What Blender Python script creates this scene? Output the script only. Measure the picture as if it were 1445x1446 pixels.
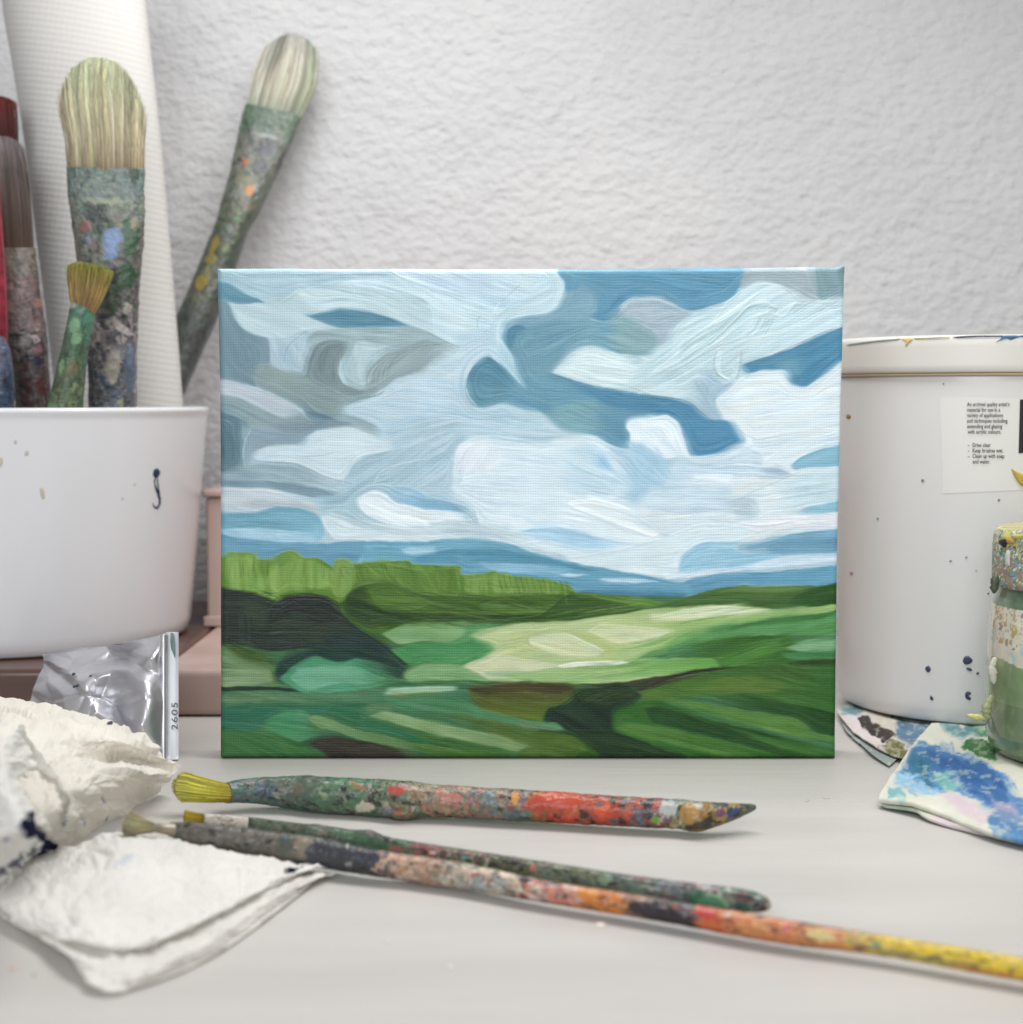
import bpy, bmesh, math, random
import numpy as np
from mathutils import Vector, Matrix

random.seed(7)
rng = np.random.default_rng(11)
S = bpy.context.scene
COL = S.collection
for o in list(bpy.data.objects):
    bpy.data.objects.remove(o)

# ---------------------------------------------------------------- camera
F = 2270.0                                   # focal length in picture pixels (picture 1445 x 1446)
CX, CY = 722.5, 723.0
PITCH = math.atan(163 / F)
CAM = np.array([0.0, -0.657, 0.150])
FW = np.array([0, math.cos(PITCH), -math.sin(PITCH)])
UP = np.array([0, math.sin(PITCH), math.cos(PITCH)])
RT = np.array([1.0, 0, 0])
cd = bpy.data.cameras.new('camera')
cam = bpy.data.objects.new('camera', cd); COL.objects.link(cam)
cam.location = CAM; cam.rotation_euler = (math.pi / 2 - PITCH, 0, 0)
cd.sensor_fit = 'HORIZONTAL'; cd.sensor_width = 36; cd.lens = 36 * F / 1445
cd.clip_start = .01; cd.clip_end = 50
cd.dof.use_dof = True; cd.dof.focus_distance = .645; cd.dof.aperture_fstop = 11
S.camera = cam

# ---------------------------------------------------------------- light
w = bpy.data.worlds.new('World'); S.world = w; w.use_nodes = True
bg = w.node_tree.nodes['Background']
bg.inputs[0].default_value = (.99, .985, .985, 1); bg.inputs[1].default_value = .385
def area(name, loc, target, sx, sy, power, col):
    l = bpy.data.lights.new(name, 'AREA'); l.shape = 'RECTANGLE'; l.size = sx; l.size_y = sy
    l.energy = power; l.color = col
    o = bpy.data.objects.new(name, l); COL.objects.link(o); o.location = loc
    d = Vector(target) - Vector(loc); o.rotation_euler = d.to_track_quat('-Z', 'Y').to_euler()
    return o
area('front_light', (-.26, -1.25, .58), (0, .1, .12), .8, .6, 9.0, (.95, .98, 1.0))  # unseen area light behind the camera, placed to light canvas and pot
area('overhead_fill', (.10, -.035, .54), (.06, -.09, .0), .66, .14, 3.35, (1.0, .985, .96))  # unseen fill added just above the view, brightens the table near the canvas
S.render.engine = 'CYCLES'
S.view_settings.view_transform = 'Standard'; S.view_settings.look = 'None'
S.view_settings.exposure = 0; S.view_settings.gamma = 1; S.view_settings.use_curve_mapping = False

# ---------------------------------------------------------------- helpers
def ray(px, py):
    return FW + RT * ((px - CX) / F) + UP * ((CY - py) / F)
def at_y(px, py, y):                         # point seen at (px,py) on the upright plane Y = y
    d = ray(px, py); return CAM + d * ((y - CAM[1]) / d[1])
def at_z(px, py, z=0.0):                     # ... on the level plane Z = z
    d = ray(px, py); return CAM + d * ((z - CAM[2]) / d[2])
def proj(P):                                 # world -> picture
    q = P - CAM; dz = q @ FW
    return CX + F * (q @ RT) / dz, CY - F * (q @ UP) / dz
def lin(c):
    c = np.asarray(c, float) / 255.0 if np.max(c) > 1.001 else np.asarray(c, float)
    return np.where(c <= .04045, c / 12.92, ((c + .055) / 1.055) ** 2.4)

def tag(o, label=None, cat=None, group=None, kind=None):
    if label: o['label'] = label
    if cat: o['category'] = cat
    if group: o['group'] = group
    if kind: o['kind'] = kind
    return o
def thing(name, loc, label, cat, group=None):
    o = bpy.data.objects.new(name, None); COL.objects.link(o); o.location = loc
    o.empty_display_size = .02
    return tag(o, label, cat, group)
def link(name, me, mat=None, parent=None):
    o = bpy.data.objects.new(name, me); COL.objects.link(o)
    if mat: me.materials.append(mat)
    if parent is not None:
        o.parent = parent; o.matrix_parent_inverse = Matrix.Translation(parent.location).inverted() if parent.type == 'EMPTY' else Matrix()
    return o
def np_mesh(name, V, Fq, C=None, smooth=True):
    V = np.asarray(V, np.float32).reshape(-1, 3); Fq = np.asarray(Fq, np.int32); k = Fq.shape[1]
    me = bpy.data.meshes.new(name)
    me.vertices.add(len(V)); me.vertices.foreach_set('co', V.ravel())
    me.loops.add(Fq.size); me.loops.foreach_set('vertex_index', Fq.ravel())
    me.polygons.add(len(Fq)); me.polygons.foreach_set('loop_start', np.arange(0, Fq.size, k, dtype=np.int32))
    me.polygons.foreach_set('loop_total', np.full(len(Fq), k, np.int32))
    me.update(calc_edges=True); me.validate()
    me.polygons.foreach_set('use_smooth', np.full(len(me.polygons), smooth))
    if C is not None:
        C = np.asarray(C, np.float32).reshape(-1, 3)
        a = me.color_attributes.new('Col', 'FLOAT_COLOR', 'POINT')
        a.data.foreach_set('color', np.concatenate([C, np.ones((len(C), 1), np.float32)], 1).ravel())
    me.update()
    return me
def grid_faces(H, W, wrap=False):
    i = np.arange(H - 1)[:, None]; j = np.arange(W if wrap else W - 1)[None, :]
    j2 = (j + 1) % W
    a = i * W + j; b = i * W + j2; c = (i + 1) * W + j2; d = (i + 1) * W + j
    return np.stack([a, b, c, d], -1).reshape(-1, 4)

# materials -------------------------------------------------------
def mat(name, color=(.8, .8, .8), rough=.5, metal=0, attr=False, coat=0, bump=None, spec=.5, sheen=0, sub=0, trans=0, coatr=.1):
    """bump: list of (kind, scale, strength, distance) ; kind noise|voronoi|wave"""
    m = bpy.data.materials.new(name); m.use_nodes = True
    nt = m.node_tree; N = nt.nodes; L = nt.links; b = N['Principled BSDF']
    b.inputs['Base Color'].default_value = (*color, 1); b.inputs['Roughness'].default_value = rough
    b.inputs['Metallic'].default_value = metal; b.inputs['Coat Weight'].default_value = coat
    b.inputs['Coat Roughness'].default_value = coatr
    b.inputs['Specular IOR Level'].default_value = spec
    if sub: b.inputs['Subsurface Weight'].default_value = sub; b.inputs['Subsurface Radius'].default_value = (1, .9, .8); b.inputs['Subsurface Scale'].default_value = .004
    if attr:
        a = N.new('ShaderNodeAttribute'); a.attribute_name = 'Col'; L.new(a.outputs['Color'], b.inputs['Base Color'])
    prev = None
    if bump:
        tc = N.new('ShaderNodeTexCoord')
        for kind, sc, st, dist in bump:
            mp = N.new('ShaderNodeMapping'); L.new(tc.outputs['Object'], mp.inputs[0])
            if isinstance(sc, tuple): mp.inputs['Scale'].default_value = sc
            else: mp.inputs['Scale'].default_value = (sc, sc, sc)
            if kind == 'voronoi': t = N.new('ShaderNodeTexVoronoi'); t.inputs['Scale'].default_value = 1; out = t.outputs['Distance']
            elif kind == 'wave': t = N.new('ShaderNodeTexWave'); t.inputs['Scale'].default_value = 1; t.inputs['Distortion'].default_value = .6; out = t.outputs['Fac']
            else: t = N.new('ShaderNodeTexNoise'); t.inputs['Scale'].default_value = 1; t.inputs['Detail'].default_value = 5; out = t.outputs['Fac']
            L.new(mp.outputs[0], t.inputs['Vector'])
            bp = N.new('ShaderNodeBump'); bp.inputs['Strength'].default_value = st; bp.inputs['Distance'].default_value = dist
            L.new(out, bp.inputs['Height'])
            if prev: L.new(prev.outputs[0], bp.inputs['Normal'])
            prev = bp
        L.new(prev.outputs[0], b.inputs['Normal'])
        if coat: L.new(prev.outputs[0], b.inputs['Coat Normal'])
    return m
def vary(m, c1, c2, scale, lo=.35, hi=.65, detail=4):
    """mottle the base colour between two pigments"""
    nt = m.node_tree; N = nt.nodes; L = nt.links; b = N['Principled BSDF']
    tc = N.new('ShaderNodeTexCoord'); mp = N.new('ShaderNodeMapping'); L.new(tc.outputs['Object'], mp.inputs[0])
    mp.inputs['Scale'].default_value = scale if isinstance(scale, tuple) else (scale,) * 3
    t = N.new('ShaderNodeTexNoise'); t.inputs['Scale'].default_value = 1; t.inputs['Detail'].default_value = detail
    L.new(mp.outputs[0], t.inputs['Vector'])
    r = N.new('ShaderNodeValToRGB'); r.color_ramp.elements[0].position = lo; r.color_ramp.elements[1].position = hi
    r.color_ramp.elements[0].color = (*lin(c1), 1); r.color_ramp.elements[1].color = (*lin(c2), 1)
    L.new(t.outputs['Fac'], r.inputs[0]); L.new(r.outputs[0], b.inputs['Base Color'])
    return m
# ---------------------------------------------------------------- the oil painting
PX0, PY0, PX1, PY1 = 302, 368, 1202, 1078          # picture coordinates of the painted face
ZT = {'z1': (300, 360, 4.8167), 'z2': (600, 360, 4.8167), 'z3': (900, 360, 4.8167), 'z4': (300, 600, 4.8167),
      'z5': (600, 600, 4.8167), 'z6': (900, 600, 4.8167), 'z7': (300, 760, 3.2111), 'z8': (750, 760, 3.2111), 'p': (0, 0, 1)}
STROKES = """
p|186,205,216|2|.3|5|290,360 1210,360 1210,880 290,880
p|176,198,209>190,208,216:x|3|.5|-2|300,366 470,366 640,366 640,380 560,400 470,402 425,412 392,433 330,428 300,430
p|202,219,228>196,214,224:y|4|.5|15|540,366 800,366 800,430 720,450 650,470 560,440 500,405 560,392
p|206,222,230|4|.5|18|480,398 560,392 640,410 720,440 716,480 700,520 660,530 640,490 580,455 530,425
p|194,210,224|6|.4|8|600,384 645,384 690,392 700,408 650,412 610,408
z1|106,152,177|1.5|.3|15|20,185 110,190 200,245 270,280 355,322 200,330 100,318 20,315
z1|190,208,216>196,212,219:x|2|.5|20|105,325 330,348 430,350 500,300 600,240 720,200 950,193 1200,235 1445,290 1500,400 1500,530 1300,500 1000,490 820,485 600,520 520,560 385,570 300,545 180,490 130,400
z1|182,199,211|4|.35|60U|385,560 520,530 640,500 800,500 720,580 650,640 620,800 480,790 385,745 378,650
z1|124,152,167>116,142,158:y|1.5|.3|70|20,318 105,325 150,430 210,505 300,545 375,580 385,740 300,762 280,840 290,895 150,870 20,840
z1|93,143,172|1.2|.25|5|640,410 780,380 850,358 960,362 1100,388 1230,430 1345,478 1200,480 950,492 840,488 760,462
z1|166,184,189>178,195,200:y|1.6|.5|8|700,510 820,498 1000,492 1200,488 1345,480 1440,512 1560,570 1682,622 1600,680 1500,750 1350,830 1250,850 1160,925 1100,890 1050,870 950,700 900,600 800,575 700,600 650,640 640,560
z1|140,158,162|2.5|.5|20|285,765 380,745 480,790 612,800 640,700 700,600 800,575 940,580 930,640 870,720 860,800 890,870 1000,905 1100,890 1150,930 905,1015 870,1070 1030,1120 1180,1204 800,1115 640,1062 500,990 300,895 280,840
z1|118,136,140|5|.6|100|660,760 690,640 760,590 850,585 900,600 860,700 840,800 870,870 760,860 690,820
z1|146,163,164|6|.4|10R|400,800 560,800 640,860 760,900 850,960 700,950 520,900 420,860
z1|180,199,205>190,206,214:x|1.5|.5|80|945,590 1100,598 1250,630 1300,650 1150,680 1050,740 1030,800 1050,860 1110,885 1000,905 900,870 862,800 872,720 925,650
z1|152,168,172|4|.8|-38R|1100,720 1200,650 1350,600 1445,565 1560,590 1680,622 1590,700 1500,760 1350,830 1250,850 1160,925 1100,900 1060,880 1040,790
z1|190,198,208|2|.5|20|20,840 150,865 300,905 450,965 560,1035 600,1080 440,1100 300,1040 150,965 20,945
z1|152,170,176|3|.5|18|20,950 170,970 370,1062 480,1100 610,1070 690,1125 830,1150 900,1200 700,1230 450,1220 250,1180 20,1080
z1|105,134,152|2.5|.4|18|615,1055 700,1060 830,1115 900,1150 820,1145 700,1135 640,1100
z1|168,184,192|3|.4|20|870,1070 1030,1120 1200,1204 1250,1260 1100,1230 950,1170 820,1130
p|92,124,140|2|.4|80R|300,578 340,590 354,604 344,630 344,658 325,672 300,674
z4|150,168,182|2|.4|15|210,110 250,15 360,15 480,60 600,55 740,15 700,55 600,130 400,140 280,200 270,240 212,285 200,190
z4|140,158,170|4|.4|10|360,-10 600,-30 800,-40 1000,-10 850,20 740,20 600,60 480,60
z4|160,178,185|2|.5|15R|900,-40 1000,-20 1100,20 1200,70 1100,60 980,25
p|193,211,223|5|.3|10|488,572 515,562 560,535 600,520 648,490 690,498 664,528 658,552 673,572 710,569 745,574 772,584 797,605 850,612 880,632 900,650 900,720 640,720 600,690 545,640 530,600
p|184,205,218|8|.4|-20|548,596 600,584 648,592 660,620 632,650 628,690 590,684 560,660 540,630
p|190,210,222|7|.4|10|690,575 740,574 775,590 800,610 760,628 700,618 660,612
p|192,210,222|7|.4|-30|640,470 680,460 700,480 690,505 660,525 650,500
z4|204,218,225>208,221,230:x|1.8|.4|8|262,212 300,170 400,140 585,132 640,80 710,35 860,20 960,22 1060,55 1200,110 1200,180 1000,222 930,300 900,396 760,355 650,300 550,262 400,258 300,246
z4|180,201,214|3|.45|-35R|1000,225 1120,190 1300,150 1445,120 1600,200 1700,330 1650,440 1445,480 1300,430 1110,420 1090,450 960,480 905,400 930,300
z4|150,169,180>172,190,198:x|2|.5|8R|20,340 200,280 300,255 400,262 550,266 650,302 760,358 900,398 985,440 990,472 840,484 700,425 500,388 200,376 20,382
z4|128,151,167|2.5|.5|10|20,380 200,376 500,390 700,428 830,468 800,508 600,474 400,432 20,412
z4|207,211,218>190,200,209:y|2.5|.5|6|20,425 200,432 400,450 560,500 720,540 900,580 900,620 720,605 600,572 480,552 380,575 250,600 20,605
z4|184,192,200|3|.5|5|200,520 380,510 560,530 720,570 700,600 600,570 450,550 250,560
z4|174,198,211|3|.4|-20|700,480 850,480 980,470 1000,520 980,560 1000,620 1060,660 950,640 850,610 720,600
z4|128,175,200>155,195,218:y|1.5|.4|8|20,605 250,598 330,585 430,553 560,562 700,600 740,660 755,740 690,805 500,800 300,790 20,745
z4|124,172,195|3|.4|10|20,600 200,610 400,650 600,712 400,715 200,700 20,690
z4|172,204,225|2|.4|5|20,712 200,705 400,712 600,730 695,760 690,804 500,800 300,788 20,740
z4|120,167,198>98,152,187:y|2|.4|2|20,742 200,775 400,800 700,805 1000,790 1445,800 2000,800 2400,1000 2400,1100 20,1100
z4|150,192,212|4|.4|-5|1000,900 1100,850 1250,830 1445,840 1445,930 1100,925 980,960
z4|212,224,230|1.8|.5|12|732,615 800,602 950,642 1300,700 1700,720 1700,795 1200,792 900,785 820,772 760,700
z4|196,210,219|3|.5|12|850,620 1000,650 1250,700 1500,730 1300,740 1000,700
z4|160,196,223|2.5|.4|15L|1100,440 1130,400 1300,412 1450,470 1640,530 1680,560 1640,580 1445,572 1300,548 1200,500
z4|134,175,206|5|.4|8|1400,510 1600,530 1740,560 1650,580 1500,560
z4|225,233,239|1.8|.5|18|985,500 1030,465 1090,450 1150,462 1250,530 1445,572 1700,600 1700,690 1445,695 1200,680 1050,620 990,560
z5|213,226,235>219,230,238:y|3|.35|5|195,300 205,190 260,110 400,68 600,88 800,128 880,90 1000,65 1130,58 1225,120 1300,240 1400,365 1420,440 1445,520 1600,600 1600,900 1400,1000 1000,900 600,810 400,760 350,600 250,510 175,440 200,400
z5|200,214,222|3|.5|2|20,660 150,640 350,650 560,690 720,780 560,800 400,770 200,770 60,720
z5|226,230,238|8|.3|-60|220,180 300,110 420,100 500,180 460,280 350,320 240,330
z5|200,219,231|6|.3|20L|850,200 1000,150 1160,140 1250,260 1380,380 1280,470 1060,460 950,420 880,330
z5|190,208,220|3|.4|0|560,100 700,120 820,125 860,85 1100,55 1000,38 800,20 600,30 400,50
z5|170,202,230|5|.4|60D|1160,260 1200,180 1230,190 1280,280 1340,330 1260,320 1170,300
z5|190,210,224|2|.4|30|1225,120 1300,130 1400,165 1600,150 1640,260 1600,400 1445,540 1400,500 1300,505 1400,450 1400,370 1300,240
z5|228,234,238|1.5|.9|14|965,540 1050,508 1180,512 1300,540 1450,600 1570,660 1620,720 1560,760 1445,725 1250,660 1050,582
z5|176,207,231|2.5|.45|7R|625,722 800,695 950,700 1150,750 1300,785 1480,812 1445,835 1250,848 1000,822 780,770
z5|214,227,236|2|.5|-4|800,790 1000,825 1250,850 1500,815 1700,760 1900,700 2000,850 1800,1010 1500,1020 1200,960 900,880 600,810
p|104,155,187>92,145,181:y|1.5|.3|10|782,372 1062,372 1052,400 1031,421 1000,431 975,437 950,425 931,417 905,416 888,420 875,430 866,448 850,452 834,446 825,440 800,425 797,398
z2|136,171,191|4|.35|-20|960,250 1010,230 1070,183 1140,230 1172,290 1165,370 1130,430 1200,450 1300,460 1500,560 1500,680 1300,672 1200,625 1100,605 980,660 920,740 860,800 980,850 1000,1000 700,1000 560,850 590,640 540,500 560,450 700,410 830,395 900,340
z2|118,165,190|4|.35|-15L|1100,540 1150,450 1260,450 1350,480 1445,560 1445,680 1300,670 1200,625 1130,590
z3|178,190,201>170,185,197:y|2|.35|-10|-120,440 -80,340 -10,285 150,278 250,325 310,365 375,378 340,430 250,480 200,600 120,610 130,520 60,470 -50,520
z3|144,173,180|3|.35|20L|-180,380 -120,350 -50,420 60,478 130,530 130,640 80,690 0,690 -160,670 -250,600
p|113,158,183>100,151,185:x|2|.3|12|716,470 760,480 760,530 779,526 808,534 849,545 900,556 952,562 977,570 1000,588 1030,605 1047,622 1020,637 985,640 965,620 945,587 921,587 898,594 888,606 893,632 870,629 845,615 800,605 772,584 740,574 710,568 673,573 662,558 661,532 687,503 705,512 736,540 722,510
p|118,160,182|5|.3|-20D|716,480 740,462 790,450 835,455 800,490 782,515 772,530 800,545 780,570 745,555 735,520
z2|84,136,166>100,149,172:y|1.5|.3|20|283,900 300,800 350,735 420,683 480,715 560,800 600,870 640,900 540,980 400,1022 350,1020 310,970
p|82,138,176|3|.3|10|808,537 850,548 900,557 950,563 985,578 960,582 900,578 850,568
z2|132,171,184|5|.3|20R|820,1080 950,1000 1150,980 1290,1010 1190,1060 1180,1204 950,1190
z2|182,208,222|1.2|.4|50|480,680 500,600 555,590 600,680 640,800 695,925 620,850 560,780
z2|82,135,165|1.5|.3|-20|536,560 548,520 590,485 640,468 692,485 690,505 640,540 605,580 600,640 570,625
z2|198,217,226|2.5|.5|-25|500,560 515,470 620,420 830,395 920,330 955,250 950,170 860,90 800,120 700,280 560,350 470,430 460,560 480,660 530,610
z3|193,213,219>200,217,224:x|2|.75|-28|-30,900 -240,900 -480,830 -570,800 -480,690 -350,620 -240,625 -140,665 80,680 120,620 200,595 290,460 400,400 620,330 720,210 820,150 1000,170 1200,280 1405,270 1405,470 1300,515 1000,650 720,745 770,800 700,870 560,960 545,1000 480,1080 350,990 250,970 100,950
z3|212,225,229|4|.6|12|-560,800 -400,650 -240,640 -120,680 0,760 -60,860 -200,880 -400,840
z3|206,222,228|2|1|-28|600,330 720,230 860,190 1000,210 1100,300 1000,420 900,400 760,440 600,560 300,760 100,800 300,640 480,500
z3|188,208,214|2.5|.9|-28|300,600 500,480 740,350 850,330 960,360 850,350 740,390 540,560 300,720
z3|166,177,184|4|.4|10|770,60 1220,60 1240,280 1200,320 1100,270 980,195 840,170 700,215
z3|134,160,168|3|.4|75|1215,60 1440,60 1440,270 1300,300 1235,290
z3|170,191,207|4|.4|45L|350,850 480,780 560,850 700,868 610,920 545,985 560,1080 650,1160 640,1204 530,1145 430,1050 300,960
z3|80,139,177|1.5|.35|-25|715,745 1000,650 1200,570 1440,470 1440,690 1390,710 1250,830 1150,890 1050,882 1020,780 850,785 770,802
z3|116,162,187|5|.3|0R|900,740 1000,700 1170,690 1160,760 1060,830 1020,780
p|220,228,234>214,224,230:y|3|.35|-10|1013,566 1030,549 1055,530 1075,523 1097,521 1110,525 1117,540 1139,546 1160,532 1200,505 1200,740 1000,770 960,760 900,740 895,715 906,704 921,689 944,683 950,662 973,642 1000,641 1030,634 1048,621 1030,600
z3|222,231,239|1.5|.3|60|-75,1170 -60,1120 0,1100 100,1087 220,1088 290,1140 330,1220 400,1290 420,1340 300,1370 100,1400 0,1330 -60,1290 -40,1220
z3|84,141,182|1.5|.3|25|320,1130 250,1080 150,1085 100,1085 200,1000 370,1012 430,1090 540,1150 640,1204 715,1250 700,1280 560,1340 400,1350 350,1260
z6|82,141,182|1.5|.3|0|300,-20 560,-40 640,-20 712,110 650,140 570,190 450,205 375,200 340,110
z6|178,206,227|4|.4|45L|-150,120 0,110 90,150 210,250 240,320 215,400 110,425 30,500 -10,560 -150,420 -120,250
z6|202,217,229|3|.4|0|100,430 210,410 250,250 330,215 500,210 700,130 860,200 840,300 640,350 400,400 640,400 640,560 300,600 100,560 40,500
z6|226,233,238|3|.6|0|400,330 640,345 640,400 400,370
z6|148,188,211|1.5|.3|-15|1055,270 1150,200 1275,158 1420,130 1420,275 1200,285 1080,305
z6|188,203,218|5|.3|10|850,290 960,270 1060,330 1000,360 880,350
z6|200,217,226|5|.4|-8L|880,420 1080,340 1250,310 1420,320 1420,510 1200,540 900,600 860,500
z6|192,208,217|6|.4|-5R|620,530 720,492 860,495 875,600 830,650 700,630
z6|148,190,210|2|.4|-12L|1050,600 1150,560 1420,510 1420,600 1200,615
z6|227,228,234|3|.6|-4|640,690 860,640 1150,620 1420,590 1420,690 1200,690 860,722 640,730
z6|216,228,234|2|.6|-6|200,760 450,670 700,690 860,720 700,790 450,800 320,890 290,1000 100,1040 -300,1000 -500,900 -200,860
z6|140,180,207|3|.5|-3L|630,835 800,785 1100,735 1420,705 1420,890 1100,880 900,872 740,872
z6|112,156,188|4|.5|-2L|850,830 1000,800 1200,780 1420,760 1420,850 1100,850 900,865
z6|168,205,228|2|.35|-5R|290,960 310,890 380,830 460,795 600,795 720,790 650,835 740,872 1000,882 1420,890 1420,920 1000,960 700,985 300,1005
z6|212,224,236|2|.6|-4|200,1010 700,965 1000,900 1420,880 1420,925 1100,955 800,985 500,1015 200,1050
z6|122,173,204>96,152,188:y|1.8|.5|-5|-200,1190 -100,1080 280,1080 400,1048 600,1012 900,1000 1420,955 1420,1100 1100,1090 760,1090 600,1120 450,1160 200,1200
z5|126,176,204>112,166,198:y|2|.45|10|-400,800 0,792 120,780 280,773 420,785 600,832 900,912 1200,972 1450,1012 1800,1090 1800,1204 1050,1204 850,1050 480,1000 -400,1000
z5|90,149,181|2.5|.45|8|-80,905 0,878 200,842 500,848 700,875 900,920 1200,992 1050,990 700,948 250,935 -60,935
z5|154,193,220|2.5|.45|2|380,945 700,948 1000,985 900,1010 700,1005 480,1000
z5|192,213,232|2|.4|0|900,1022 980,1005 1120,1020 1000,1030
z5|192,213,232|2|.4|2|1200,1055 1300,1035 1500,1050 1600,1068 1400,1075 1250,1070
z5|76,132,167|4|.5|2|1050,1130 1300,1110 1600,1130 1800,1140 1700,1204 1050,1180
z4|176,206,226|2|.4|-3|1280,850 1340,832 1500,832 1500,865 1320,878
p|58,112,82|2|.3|5|290,860 1210,850 1210,1090 290,1090
z7|104,148,66>84,128,52:y|1.5|.9|88|10,90 45,80 70,60 110,64 150,62 190,70 197,90 230,94 270,92 290,70 320,62 345,55 380,68 400,85 480,90 520,115 542,132 550,105 570,98 600,95 622,112 650,116 760,102 890,100 905,118 1050,125 1130,128 1132,165 1210,162 1270,150 1300,160 1445,175 1550,195 1620,215 1660,255 1900,260 2040,295 2000,340 1500,340 1300,345 900,320 600,300 10,300
z7|124,165,82|5|.8|88|60,80 180,80 180,210 300,120 400,90 520,140 540,220 340,240 290,270 220,240 80,220
z7|92,132,56|3|.9|60|560,240 640,120 760,110 900,140 1100,180 1120,260 900,280 700,230
z7|86,126,50|3|.8|88|1000,140 1120,140 1120,260 1060,260
z7|112,152,72|3|.9|90|1150,175 1300,165 1500,190 1600,220 1600,250 1300,250 1150,245
z7|118,155,78|1.5|.6|90|535,210 545,130 570,98 610,97 635,125 645,190 610,260 560,270 540,245
z7|60,98,44|2|.9|10|600,270 650,215 800,200 930,250 1100,262 1500,255 1700,262 1950,280 2060,300 1900,345 1500,375 1200,385 900,400 800,440 800,490 700,420 600,370 560,310
z7|38,68,42|3|.9|15|590,290 650,225 700,225 740,280 850,330 1050,340 1300,345 1600,350 1500,372 1100,375 900,378 760,400 700,400 620,360
z7|80,118,52|2.5|.9|5|700,240 800,215 900,250 1000,300 900,330 760,320 720,280
z7|70,108,46|3|.9|2|1200,300 1280,285 1400,305 1600,300 1750,320 1500,340 1250,340
p|48,84,42|2|.9|-3|805,838 870,842 905,852 925,855 870,866 800,875 730,880 700,876 760,868
p|94,136,62|2|.7|5|812,838 860,841 900,846 940,853 925,857 880,852
z8|70,110,62>54,92,52:x|2|.5|-3|500,310 640,288 760,250 900,222 1150,215 1330,215 1420,205 1420,320 1200,320 1080,330 900,312 700,318 560,325
z8|92,130,74|3|.5|0|860,240 1000,222 1300,222 1200,240 1000,250
z8|36,80,44|2|.5|-15L|1140,320 1200,260 1330,215 1420,200 1420,305 1280,320
z8|50,88,48|2.5|.5|-3|560,320 700,295 900,290 1080,300 1100,322 900,308 760,312
z7|40,54,50|2|.7|3|10,230 150,240 230,262 290,285 340,262 450,258 520,275 580,330 640,390 720,445 810,505 880,570 700,575 480,495 250,512 150,485 10,480
z7|48,62,50|5|.6|8|140,290 240,290 280,330 220,400 140,350
z7|46,60,50|5|.5|0|320,360 480,380 600,400 640,460 400,470 260,430
z7|34,44,42|3|.7|-10|270,370 300,320 400,280 520,290 580,350 500,380 380,340
z7|32,58,56|4|.5|10|560,420 700,430 800,500 870,560 700,565 560,520 480,500
z7|30,64,58|3|.5|15|265,620 320,540 480,490 700,520 900,590 880,640 700,590 480,545 380,580 310,650
z7|104,138,104>92,126,84:x|2.5|.5|10R|10,490 100,500 200,540 270,560 280,620 310,670 400,695 10,680
z7|58,88,48|3|.5|20|50,480 140,495 280,550 270,580 180,560 100,530
z7|124,152,112|4|.5|0|20,600 130,590 250,600 270,650 150,668 20,665
z7|86,128,98>62,120,96:x|3|.5|2|10,695 400,700 700,690 1160,660 1160,740 560,745 10,750
z7|28,56,52|1.5|.6|3|10,675 200,670 350,680 410,695 200,690 10,692
z7|70,152,122|2|.5|10R|300,640 340,600 400,560 470,533 560,565 650,548 760,570 860,600 880,645 700,685 500,702 400,695
z7|106,174,145|2|.5|8R|345,630 400,592 600,580 700,612 800,640 700,665 560,660 450,690 400,680
z7|60,142,92>70,148,96:y|2|.4|5|810,510 900,480 1050,475 1130,480 1200,430 1300,440 1300,520 1200,575 1080,575 980,560 900,575
z7|86,152,102|2|.4|2R|1100,395 1200,385 1350,385 1260,420 1200,445 1130,480 1050,478 1120,450
z7|116,164,112|1.8|.4|5|765,432 830,405 900,390 1050,383 1150,388 1140,440 1080,472 950,470 840,478
z7|122,171,116|1.8|.4|4|865,625 890,590 1000,563 1150,580 1300,605 1450,640 1300,650 1100,645 900,652
p|190,206,150>152,186,112:x|2.5|.6|-8|668,898 705,885 750,879 812,876 875,867 924,860 1000,855 1061,857 1096,861 1185,853 1185,862 1100,880 1020,890 960,905 900,930 1000,930 1020,940 960,952 860,965 760,966 700,962 655,940 690,925 697,915
p|200,208,172|3|.5|0|655,942 700,925 740,930 800,940 830,950 760,962 700,960
p|130,182,100>100,162,94:x|5|.6|-12L|840,935 900,905 960,895 1020,880 1100,870 1185,862 1185,880 1080,895 980,905 920,930
p|150,186,110|5|.6|-10|900,900 960,878 1040,862 1090,870 1000,885 940,905
z8|92,158,100>78,146,92:x|3|.6|-9L|430,545 560,500 700,430 900,400 1150,370 1420,330 1420,440 1100,440 900,465 700,520 600,550
z8|54,116,68|2.5|.6|-8L|700,440 900,400 1200,350 1420,330 1300,365 1000,400 800,440
z8|56,108,48>48,98,48:x|2.5|.7|-12L|580,555 700,500 800,468 950,445 1170,438 1200,470 1300,500 1420,530 1420,560 1100,580 900,590 860,585 820,548
z8|70,130,58|4|.8|-20|820,560 940,520 1100,470 1150,500 1000,560 900,580
z8|118,168,124|1.8|.5|-5|1160,498 1250,462 1420,448 1420,505 1215,512
z8|60,128,86|3|.5|0|1130,520 1420,515 1420,548 1180,552
z8|212,224,188|4|.6|-4|560,358 700,325 850,308 1000,312 1092,330 950,345 800,360 640,372
z8|206,219,172|2.5|.6|12|255,425 330,393 480,400 655,420 560,460 400,478 300,445
z8|206,218,176|2.5|.7|18|0,450 150,432 220,460 335,510 290,540 100,525 0,490
z8|180,200,124|3|.5|25|220,430 280,440 380,490 400,530 330,540 330,505
z8|180,206,158>94,160,72:x|1.8|.6|-3|-200,600 0,600 120,580 200,563 420,558 600,550 822,546 862,582 700,602 500,625 200,652 0,655 -200,640
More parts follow.
